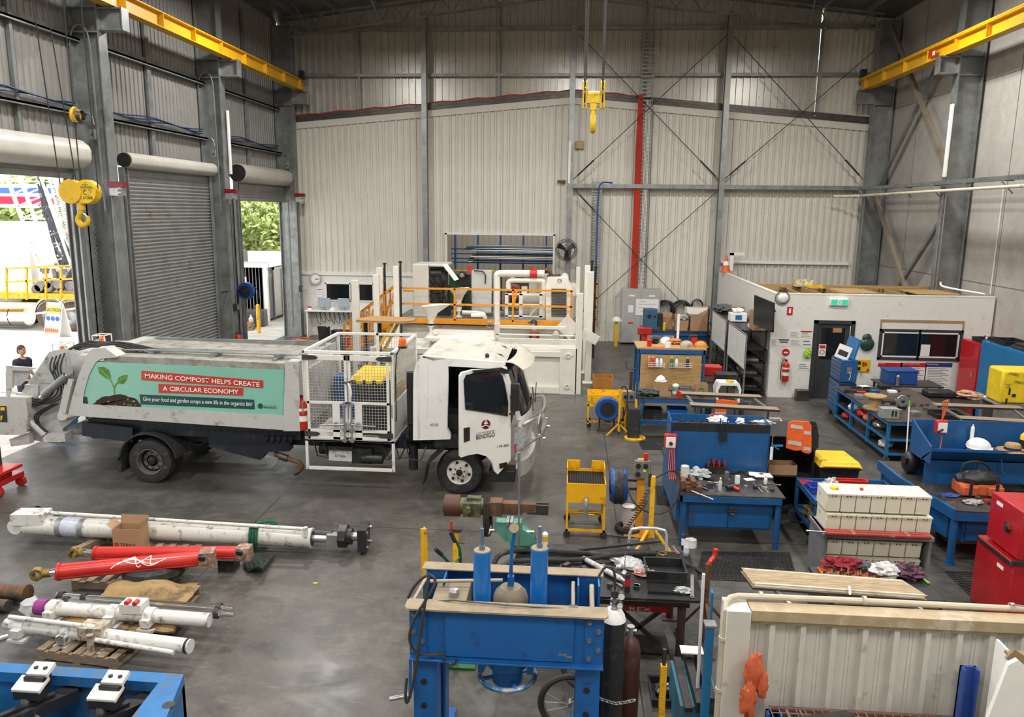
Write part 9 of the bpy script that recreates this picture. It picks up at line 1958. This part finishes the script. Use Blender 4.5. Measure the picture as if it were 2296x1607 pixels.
# blue tool chest with raised lid
t=T('tool_chest','tall blue roller tool chest with lid raised at office door','tool chest',(7.22,20.6,0)); t.scale=(.6,1,1)
P('lower_cabinet',MB().box(-.35,-.4,.14,.35,.4,1.0),M('chest_black_blue',(.015,.03,.07),.4),t,None,.008); P('upper_chest',MB().box(-.34,-.38,1.02,.34,.38,1.6),BLUE,t,None,.008)
for k in range(5): P('drawer',MB().box(-.365,-.37,1.06+.1*k,-.34,.37,1.145+.1*k).m(1).box(-.375,-.37,1.13+.1*k,-.365,.37,1.145+.1*k),[BLUE,STEEL],t)
for k in range(6): P('drawer',MB().box(-.375,-.38,.18+.135*k,-.35,.38,.295+.135*k).m(1).box(-.385,-.38,.28+.135*k,-.375,.38,.295+.135*k),[BLUE,STEEL],t)
P('lid',MB().add([(.1,-.38,1.62),(.1,.38,1.62),(.32,.38,2.15),(.32,-.38,2.15),(.18,-.38,1.6),(.18,.38,1.6),(.4,.38,2.12),(.4,-.38,2.12)],[(0,1,2,3),(7,6,5,4),(0,4,5,1),(1,5,6,2),(2,6,7,3),(3,7,4,0)]),BLUE2,t); P('front_plate',MB().box(-.1,-.395,1.25,.1,-.38,1.42).m(1).tube([(0,-.4,1.3),(.05,-.42,1.2),(0,-.42,1.1)],.012,5),[STEEL,PAPER],t)
for x in (-.25,.25):
    for y in (-.3,.3): P('castor',castor(MB(),x,y,.15,.065),DSTEEL,t)
O('manual','white booklet propped open on the blue tool chest','booklet',MB().box(-.17,-.01,0,.17,.01,.36).m(1).box(-.12,-.014,.08,.12,-.01,.22),[PAPER,BLACK],(7.02,20.35,1.62),rot=(-.2,.35,-.2))
t=T('site_box','blue steel site box under the office window charts','box',(9.15,21.9,.7)); P('box_body',MB().box(-.38,-.25,0,.42,.25,.34),M('site_blue',(.02,.08,.30),.45),t,None,.015); P('lid',MB().box(-.4,-.27,.34,.44,.27,.39),M('site_blue',(0,0,0)),t,None,.008)
t=T('side_table','dark table carrying the blue site box before the office','table',(9.3,21.9,0)); P('top',MB().box(-.7,-.45,.66,.9,.45,.7),DSTEEL,t); [P('leg',MB().box(x,y,0,x+.05,y+.05,.66),DSTEEL,t) for x in (-.65,.8) for y in (-.4,.35)]
can('thermos','silver thermos bottle standing in front of site box',(9.0,21.52,.7),.3,.05,STEEL,None,'flask')
t=T('side_table','black table heaped with bags right of the shelved bench','table',(9.8,19.8,0)); P('top',MB().box(-.75,-.6,.72,.75,.6,.77),BLACK,t); [P('leg',MB().box(x,y,0,x+.05,y+.05,.72),BLACK,t) for x in (-.7,.65) for y in (-.55,.5)]
O('toolbox','black rounded toolbox at left of the black side table','toolbox',MB().box(-.35,-.2,0,.35,.2,.16),BLACK,(9.4,20.0,.77),bev=.04); rag('rag_heap','orange and clear bags heaped on the black side table',(10.1,19.9,.77),.2,M('bags_orange_clear',(.5,.3,.2),.5,var=.8,sc=9),71,(1.6,1,.5)); rag('rag_heap','white crumpled bag at right end of black side table',(10.35,19.5,.77),.13,PAPER,73,(1,1,.6))
# red and blue cabinets at the right wall
t=T('steel_cabinet','tall dark red steel cabinet between office and blue cabinet','cabinet',(11.4,21.75,0)); P('body',MB().box(-.48,-.5,0,.5,.5,1.93),CRED,t,None,.008); P('door',MB().box(-.5,-.48,.05,-.48,.48,1.9),CRED,t); P('handle',MB().box(-.52,-.3,1.0,-.5,-.26,1.12),CHROME,t)
t=T('steel_cabinet','tall bright blue steel cabinet against the concrete wall','cabinet',(11.4,20.1,0)); P('body',MB().box(-.48,-1.1,0,.5,1.1,2.05),BLUE2,t,None,.008); [P('door',MB().box(-.5,a,.05,-.48,a+1.07,2.02),BLUE2,t,None,.004) for a in (-1.08,.01)]; P('handle',MB().box(-.52,.1,1.0,-.5,.16,1.12),BLACK,t)
tub('black_tray','black tray with bottles on top of the red cabinet',11.0,21.3,1.93,11.6,21.9,2.05,BLACK,'tray'); tub('black_tray','long black tray on top of the blue cabinet',11.0,20.3,2.05,11.6,21.0,2.17,BLACK,'tray'); O('rubber_sheet','folded black rubber sheet on the blue cabinet top','sheet',MB().box(-.3,-.5,0,.3,.5,.08).box(-.25,-.4,.08,.3,.45,.14),RUB,(11.35,19.6,2.05),bev=.02)
for k in range(2): bottle('oil_bottle',('nearer','farther')[k]+' small bottle in the tray on red cabinet',(11.15+.1*k,21.45+.25*k,1.945),.2,.04,(STEEL,BLACK)[k])
# yellow case on the grey stand at the right edge
YY=17.0; a=QY(2252,832,YY); b_=QY(2253,905,YY)
t=T('equipment_case','yellow equipment case with black lettering at the right edge','case',(a.x+.6,YY+.3,b_.z)); P('shell',MB().box(-.62,-.3,0,.7,.3,a.z-b_.z+.02),M('case_yellow',(.78,.55,.02),.4,dirt=(.3,.2,.03),damt=.1),t,None,.05)
for s,p0,p1,h in (('LONGREACH',(2262,834),(2285,839),.06),('LONGREACH',(2274,853),(2296,857),.06),('CE',(2256,862),(2265,864),.09)): text_on(s,QY(*p0,YY)-V(0,.006,.02),QY(*p1,YY)-V(0,.006,.02),h,INK,t)
P('black_sticker',MB().box(-.46,-.305,.2,-.42,-.3,.34).box(-.38,-.305,.15,-.3,-.3,.22).box(-.5,-.305,.0,-.46,-.3,.12),BLACK,t)
OW('case_stand','grey steel stand under the yellow equipment case','stand',MB().box(a.x-.1,YY,0,a.x+1.3,YY+.05,b_.z).box(a.x-.1,YY+.05,b_.z-.03,a.x+1.3,YY+.6,b_.z).box(a.x-.1,YY+.55,0,a.x+1.3,YY+.6,b_.z-.03),GREYM)
# ================= RAISED PLANK FRAMES =================
def plankframe(label,p1,p2,Y1,Y2,rail):
    t=T('plank_scaffold',label,'frame',(QY(*p1[0],Y1).x,Y1,0)); 
    for (p,Y) in ((p1,Y1),(p2,Y2)):
        a=QY(*p[0],Y); b_=QY(*p[1],Y); PW('plank',MB().bar(a,b_,.24,.03),PALW,t); PW('plank_edge',MB().bar(a+V(0,-.13,-.005),b_+V(0,-.13,-.005),.02,.04),DSTEEL,t)
    for k in (.06,.9):
        a=QY(*p1[0],Y1).lerp(QY(*p1[1],Y1),k); b_=QY(*p2[0],Y2).lerp(QY(*p2[1],Y2),k); PW('cross_rail',MB().bar(a-V(0,0,.03),b_-V(0,0,.03),.04,.04),STEEL,t); PW('leg',MB().box(b_.x-.02,Y2+.05,0,b_.x+.02,Y2+.09,b_.z-.03),STEEL,t)
plankframe('raised frame with two planks behind the central blue bench',((1527,881),(1706,889)),((1547,906),(1745,917)),16.0,14.9,0)
plankframe('raised frame with two planks behind the right blue bench',((2095,907),(2290,914)),((2150,936),(2330,946)),16.0,14.9,0)
# ================= PLYWOOD PANEL BENCH =================
QX0,QX1,QY0,QYm,QY1=1.75,3.32,18.4,19.3,20.3
t=T('work_bench','faded blue workbench with plywood back panel and wire baskets','workbench',((QX0+QX1)/2,19.2,0))
w=lambda n,mb,mt,lab=None,bev=0,par=None: PW(n,mb,mt,par or t,lab,bev)
w('worktop',MB().box(QX0,QY0,.87,QX1+.2,QYm,.9),TOPM); w('lower_shelf',MB().box(QX0,QY0,.3,QX1+.2,QYm,.33),TEALB); w('rear_shelf',MB().box(QX0-.05,QYm,1.93,QX1+.1,QY1,1.97),PLY)
for x in (QX0,QX1+.14):
    for y in (QY0,QYm-.06): w('leg',MB().box(x,y,0,x+.06,y+.06,.87),TEALB)
for x in (QX0-.03,QX1+.02):
    for y in (QYm,QY1-.06): w('tall_post',MB().box(x,y,0,x+.05,y+.05,1.93),BLUE,None)
w('rails',MB().box(QX0,QY0-.01,.78,QX1+.2,QY0+.03,.87).box(QX0,QY0-.01,.25,QX1+.2,QY0+.03,.33).box(QX0,QYm,1.82,QX1+.1,QYm+.04,1.93).box(QX0,QY1-.1,.9,QX1,QY1-.06,1.9),BLUE)
w('plywood_panel',MB().box(QX0+.05,QYm-.02,.93,QX1-.02,QYm,1.8),PLY)
for k,(x0,x1) in enumerate(((1.98,2.38),(2.5,3.05))):
    b_=w('wire_basket',MB().box(x0,QYm-.16,1.52,x1,QYm-.155,1.53).box(x0,QYm-.16,1.62,x1,QYm-.155,1.63).box(x0,QYm-.16,1.57,x1,QYm-.155,1.58),PAPER); m=MB()
    for j in range(12): x=x0+(x1-x0)*j/11; m.box(x,QYm-.16,1.5,x+.005,QYm-.155,1.63).box(x,QYm-.16,1.5,x+.005,QYm-.02,1.505)
    w('basket_wires',m,PAPER,None,0,b_)
bl=[(2.0,M('bottle_orange',(.7,.15,.02),.4),'orange bottle'),(2.1,M('bottle_red',(.5,.03,.02),.4),'red and white bottle'),(2.2,PAPER,'white spray bottle'),(2.3,PAPER,'squat white bottle'),(2.56,M('bottle_green',(.03,.12,.07),.4),'green bottle'),(2.68,PAPER,'pale tube'),(2.95,BLACK,'black sprayer')]
for x,mt,lb in bl: bottle('bottle','%s in the plywood panel wire basket'%lb,(x,QYm-.09,1.507),.26,.04,mt,PAPER if mt!=PAPER else BLUE2)
hardhat('white hard hat on cardboard box before the plywood panel',(2.28,18.95,1.2),PAPER,1.2,.13); carton('open cardboard box under the white hard hat',2.08,18.8,.9,2.45,19.1,1.2,CARD,False); carton('small cardboard box at front of the plywood bench',2.22,18.6,.9,2.5,18.75,1.0,CARD,False)
openbox('brown paper bag box with green apple emblem on the plywood bench',(3.25,18.85,.9),.1,.28,.2,.3,CARD,False); O('apple_emblem','green round emblem on the brown paper bag','emblem',MB().torus((0,0,0),.06,.012,'y',18,5),M('emblem_green',(.05,.25,.05),.6),(3.24,18.735,1.05))
tub('grey_box','grey box of papers in the middle of the plywood bench',2.75,18.85,.9,3.05,19.1,1.08,GREYM,'box'); can('white_jug','white and green jug left of the grey box',(2.65,18.95,.9),.25,.08,PAPER,M('jug_green',(.1,.4,.2),.5),'jug'); tin('red_mug','red tin mug at the front of the plywood bench',(2.68,18.5,.9),.18,.07,RED,'mug')
rag('rag_heap','dark green cloths at left front of the plywood bench',(1.98,18.7,.9),.2,M('cloth_dgreen',(.03,.05,.045),.9,var=.5,sc=9),81,(1.2,1,.4)); tub('blue_tub','bright blue plastic tub on lower shelf of plywood bench',2.45,18.5,.33,2.9,18.9,.6,M('tub_blue',(.01,.12,.5),.4)); tub('black_tub','black tub on lower shelf left of the blue tub',1.85,18.5,.33,2.3,18.9,.58,BLACK)
rz0=1.97
hardhat('white hard hat at the back of the plywood bench top shelf',(2.5,20.1,rz0),PAPER,0,.13); hardhat('speckled tan hard hat on plywood bench top shelf',(2.95,19.55,rz0),M('hat_tan',(.42,.36,.27),.5,dirt=(.2,.12,.08),damt=.3),0,.14); hardhat('orange hard hat at right end of plywood bench top shelf',(3.42-.12,19.55,rz0),M('hat_amber',(.55,.22,.04),.4),0,.14)
O('mug','white tin mug on the plywood bench top shelf','mug',MB().lathe([(.075,0),(.075,.13),(.068,.13),(.068,.02),(0,.02)],(0,0,0),18),PAPER,(2.48,19.45,rz0)); can('red_bottle','red plastic bottle at left on the plywood bench top shelf',(2.02,19.5,rz0),.2,.06,RED,None,'bottle'); O('speaker_box','black box with red face on the top shelf','box',MB().box(-.1,-.1,0,.1,.1,.26).m(1).box(-.07,-.105,.03,.08,-.1,.22),[BLACK,RED],(3.15,19.8,rz0)); O('paper_tube','tall white cardboard tube standing on the top shelf','tube',MB().rod((0,0,0),(0,0,.75),.035,n=16),PAPER,(2.8,20.1,rz0)); rag('rag_heap','orange work gloves heap on the top shelf',(2.7,19.95,rz0),.15,M('glove_tan',(.5,.2,.07),.8),83,(1.3,1,.5)); rag('rag_heap','black cap on the top shelf behind red bottle',(2.2,20.0,rz0),.12,BLACK,85,(1,1,.7),'cap')
z1=lambda x,y:(1250+x/3.827,640+y/3.827)
vest('orange hi-vis shirt hanging above the plywood panel, left',[z1(*p) for p in [(725,532),(915,530),(910,570),(860,585),(730,585)]],19.35); vest('orange hi-vis vest hanging on the rack below the planks',[z1(*p) for p in [(1370,985),(1430,985),(1545,995),(1545,1015),(1450,1020),(1440,1150),(1400,1160),(1350,1130)]],15.6,bands=([z1(*p) for p in [(1350,1088),(1442,1090),(1442,1105),(1350,1103)]],))
t=T('step_stool','white plastic curved shelf stand right of the plywood bench','stand',(3.95,19.2,.0)); P('top',MB().prism([(-.3,1.02),(-.24,1.18),(.24,1.18),(.3,1.02),(.27,.7),(.24,.7),(.26,1.0),(.2,1.13),(-.2,1.13),(-.26,1.0),(-.24,.7),(-.27,.7)],'y',-.2,.2),PAPER,t,None,.01); P('table',MB().box(-.42,-.25,.66,.42,.25,.7).box(-.4,-.2,0,-.36,.2,.66).box(.36,-.2,0,.4,.2,.66),DSTEEL,t)
O('yellow_disc','yellow tape roll on the white stand','tape',MB().lathe([(.04,0),(.1,0),(.1,.04),(.04,.04)],(0,0,0),20),HYEL,(4.0,19.15,1.185)); O('tool_case','black tool case behind the white stand','case',MB().box(-.28,-.18,0,.28,.18,.2),BLACK,(4.1,20.2,1.0),bev=.02); O('red_toolbox','red toolbox on stand behind whiteboard leg','toolbox',MB().box(-.25,-.2,0,.25,.2,.25),RED,(3.85,20.9,1.0),bev=.015)
OW('low_stand','dark stand under the black case and red toolbox','stand',MB().box(3.55,19.95,.96,4.4,21.2,1.0).box(3.58,20,0,3.62,20.04,.96).box(4.33,20,0,4.37,20.04,.96).box(3.58,21.1,0,3.62,21.14,.96).box(4.33,21.1,0,4.37,21.14,.96),DSTEEL)
t=T('waste_bin','black waste bin with newspapers behind the black cabinet','bin',(4.75,17.6,0)); P('bin_body',MB().lathe([(.17,0),(.23,.55),(.24,.58),(.22,.58),(.2,.5),(0,.5)],(0,0,0),22),BLACK,t); P('newspaper',MB().bx((-.03,0,.62),(.26,.02,.22),Matrix.Rotation(.5,3,'X')).bx((.08,.04,.6),(.14,.1,.1)),PAPER,t)
# ================= BACK BENCH AND WALL ITEMS =================
t=T('electrical_cabinet','grey two door electrical cabinet against the back wall','cabinet',(2.85,31.75,0)); P('cabinet_body',MB().box(-.77,-.3,.05,.77,.15,2.25),M('elec_grey',(.40,.41,.40),.4,var=.03),t,None,.008)
for x in (-.76,.01): P('door',MB().box(x,-.32,.08,x+.75,-.3,2.2),M('elec_grey',(0,0,0)),t,None,.003)
P('door_sign',MB().box(-.5,-.33,1.95,-.25,-.322,2.02).box(.3,-.33,1.95,.55,-.322,2.02).box(-.5,-.33,1.3,-.3,-.322,1.6).m(1).box(-.5,-.33,.85,-.28,-.322,.9),[PAPER,RED],t); P('drawing_sheet',MB().box(-.2,-.335,1.2,.7,-.323,1.85),PAPER,t); P('drawing_lines',MB().box(-.1,-.34,1.65,.6,-.336,1.66).box(-.1,-.34,1.5,.5,-.336,1.51).box(0,-.34,1.35,.6,-.336,1.36).box(-.1,-.34,1.75,.2,-.336,1.76),GREYM,t)
for k,(px,r) in enumerate(((1491,.42),(1527,.42),(1563,.22))):
    q=QY(px,697 if k<2 else 684,31.85); m=MB()
    for j in range(7 if k<2 else 2): m.torus((.02*math.sin(j*2.1),-.02*j,.015*math.cos(j*3)),r-.02*j,.022,'y',30,5)
    O('hose_coil',('leftmost big black','second big black','small thin black')[k]+' hose coil hung on the back wall','hose',m,BLACK,(q.x,31.9,q.z))
t=T('work_bench','blue bench loaded with cartons against the back wall','workbench',(4.0,29.2,0)); P('worktop',MB().box(-1.3,-.5,.95,1.2,.7,1.0),TOPM,t); P('frame',MB().box(-1.28,-.48,.82,1.18,-.44,.95).box(-1.28,-.48,.3,1.18,.6,.33).box(.0,-.4,.5,1.15,.5,.82),BLUE,t); [P('leg',MB().box(x,y,0,x+.06,y+.06,.95),DSTEEL,t) for x in (-1.28,1.1) for y in (-.48,.6)]
for (x0,y0,x1,y1,h,lb) in ((3.9,28.8,4.35,29.15,.38,'small divided carton in middle of the back bench'),(4.45,28.8,5.1,29.3,.55,'large open carton at right end of the back bench'),(3.45,29.1,3.85,29.4,.42,'carton left of the divided one on the back bench')): carton(lb,x0,y0,1.0,x1,y1,1.0+h)
O('blue_machine','blue boxed machine with dials at left of the back bench','machine',MB().box(-.3,-.2,0,.2,.2,.75).m(1).rod((-.1,-.22,.5),(-.1,-.2,.5),.08).rod((.1,-.22,.5),(.1,-.2,.5),.05).box(.2,-.15,.1,.4,.15,.6),[M('machine_blue',(.03,.10,.18),.5),BLACK],(3.05,29.1,1.0),bev=.01); can('yellow_can','yellow spray can on the back bench front edge',(3.5,28.8,1.0),.3,.05,HYEL); O('white_foam','white foam block on top of the back wall cartons','foam',MB().box(-.4,-.2,0,.4,.15,.25),PAPER,(4.75,29.5,1.55),.1); rag('plastic_bag','clear bag heap on the back bench cartons',(4.25,29.05,1.38),.2,M('bag_film',(0,0,0)),87,(1.2,1,.6),'bag')
O('red_vice','red bench tool on post in front of electrical cabinet','vice',MB().box(-.25,-.15,.9,.25,.15,1.15).box(-.1,-.1,0,.1,.1,.9).m(0),RED,(2.75,28.4,0),bev=.02)
t=T('hat_post','orange post topped with a white hard hat by the back wall','post',(QY(1381,760,31).x,31,0)); P('post',MB().box(-.06,-.06,0,.06,.06,1.0),YEL,t); hardhat('white hard hat on the orange post by back wall',(t.location.x,31,1.0),PAPER,0,.15)
# hose reels and stands by the skid
t=T('welding_cart','yellow low cart frame right of the white skid','cart',(1.0,19.1,0)); P('tray',MB().tray(-.5,-.3,.55,.45,.3,.85,.02),SYEL,t); P('frame',MB().box(-.5,-.3,.1,-.46,-.26,.6).box(.41,-.3,.1,.45,-.26,.6).box(-.5,.26,.1,-.46,.3,.6).box(-.5,-.3,.14,.45,-.26,.18).box(.41,.26,.1,.45,.3,.6),SYEL,t); [P('castor',castor(MB(),x,y,.12,.055),BLACK,t) for x in (-.45,.4) for y in (-.27,.27)]
t=T('hose_reel','blue and black hose reel in front of the yellow cart','hose reel',(.98,18.6,.0)); P('reel_case',MB().lathe([(.18,-.09),(.27,-.1),(.3,-.06),(.3,.06),(.27,.1),(.18,.09)],(0,0,.55),28,'y'),M('reel_blue',(0,0,0)),t); P('hub',MB().rod((0,-.105,.55),(0,.1,.55),.18,n=22),BLACK,t); P('frame',MB().box(-.2,.1,0,-.16,.14,.6).box(.16,.1,0,.2,.14,.6).box(-.25,-.1,0,.25,.2,.03),DSTEEL,t)
for k,(x,y,h,lb) in enumerate(((1.25,18.2,1.15,'left yellow tripod stand by the blue reel'),(1.62,18.0,.95,'right yellow round based stand by the blue reel'))):
    t=T('pipe_stand',lb,'stand',(x,y,0)); P('post',MB().rod((0,0,.1),(0,0,h),.03),SYEL,t); P('base',MB().rod((0,0,0),(0,0,.03),.25,n=20) if k else MB().bar((0,0,.3),(.3,-.1,.01),.03,.03).bar((0,0,.3),(-.3,-.1,.01),.03,.03).bar((0,0,.3),(0,.3,.01),.03,.03),SYEL,t); P('hose',MB().tube([(0,0,h),(.1,-.03,h+.1),(.2,0,h-.1),(.12,-.04,.5),(0,-.05,.3)],.014,6,smooth=2),BLACK,t)
t=T('reel_post','orange post with grey power socket box by plywood bench','post',(1.48,18.7,0)); P('post',MB().box(-.08,-.05,0,.08,.05,1.0),ORG,t); P('socket_box',MB().box(-.14,-.12,.75,.14,-.05,1.0),GREYM,t,None,.01); [P('socket',MB().rod((a,-.14,.87),(a,-.12,.87),.045,n=14),BLACK,t) for a in (-.07,.07)]
O('hook_stand','black hooked pipe support beside the orange post','stand',MB().box(-.04,-.04,0,.04,.04,1.35).tube([(-.15,0,1.6),(-.12,0,1.42),(.12,0,1.42),(.15,0,1.55)],.02,6),DSTEEL,(1.58,19.3,0)); O('black_case','tall black wheeled case beside the plywood bench','case',MB().box(-.14,-.3,0,.14,.3,.75),RUB,(1.58,18.2,0),bev=.03)
O('orange_cabinet','low orange steel box behind skid corner post','box',MB().tray(-.3,-.3,.0,.3,.3,.4,.02),M('box_rustorange',(.45,.2,.04),.5),(1.05,23.2,0));
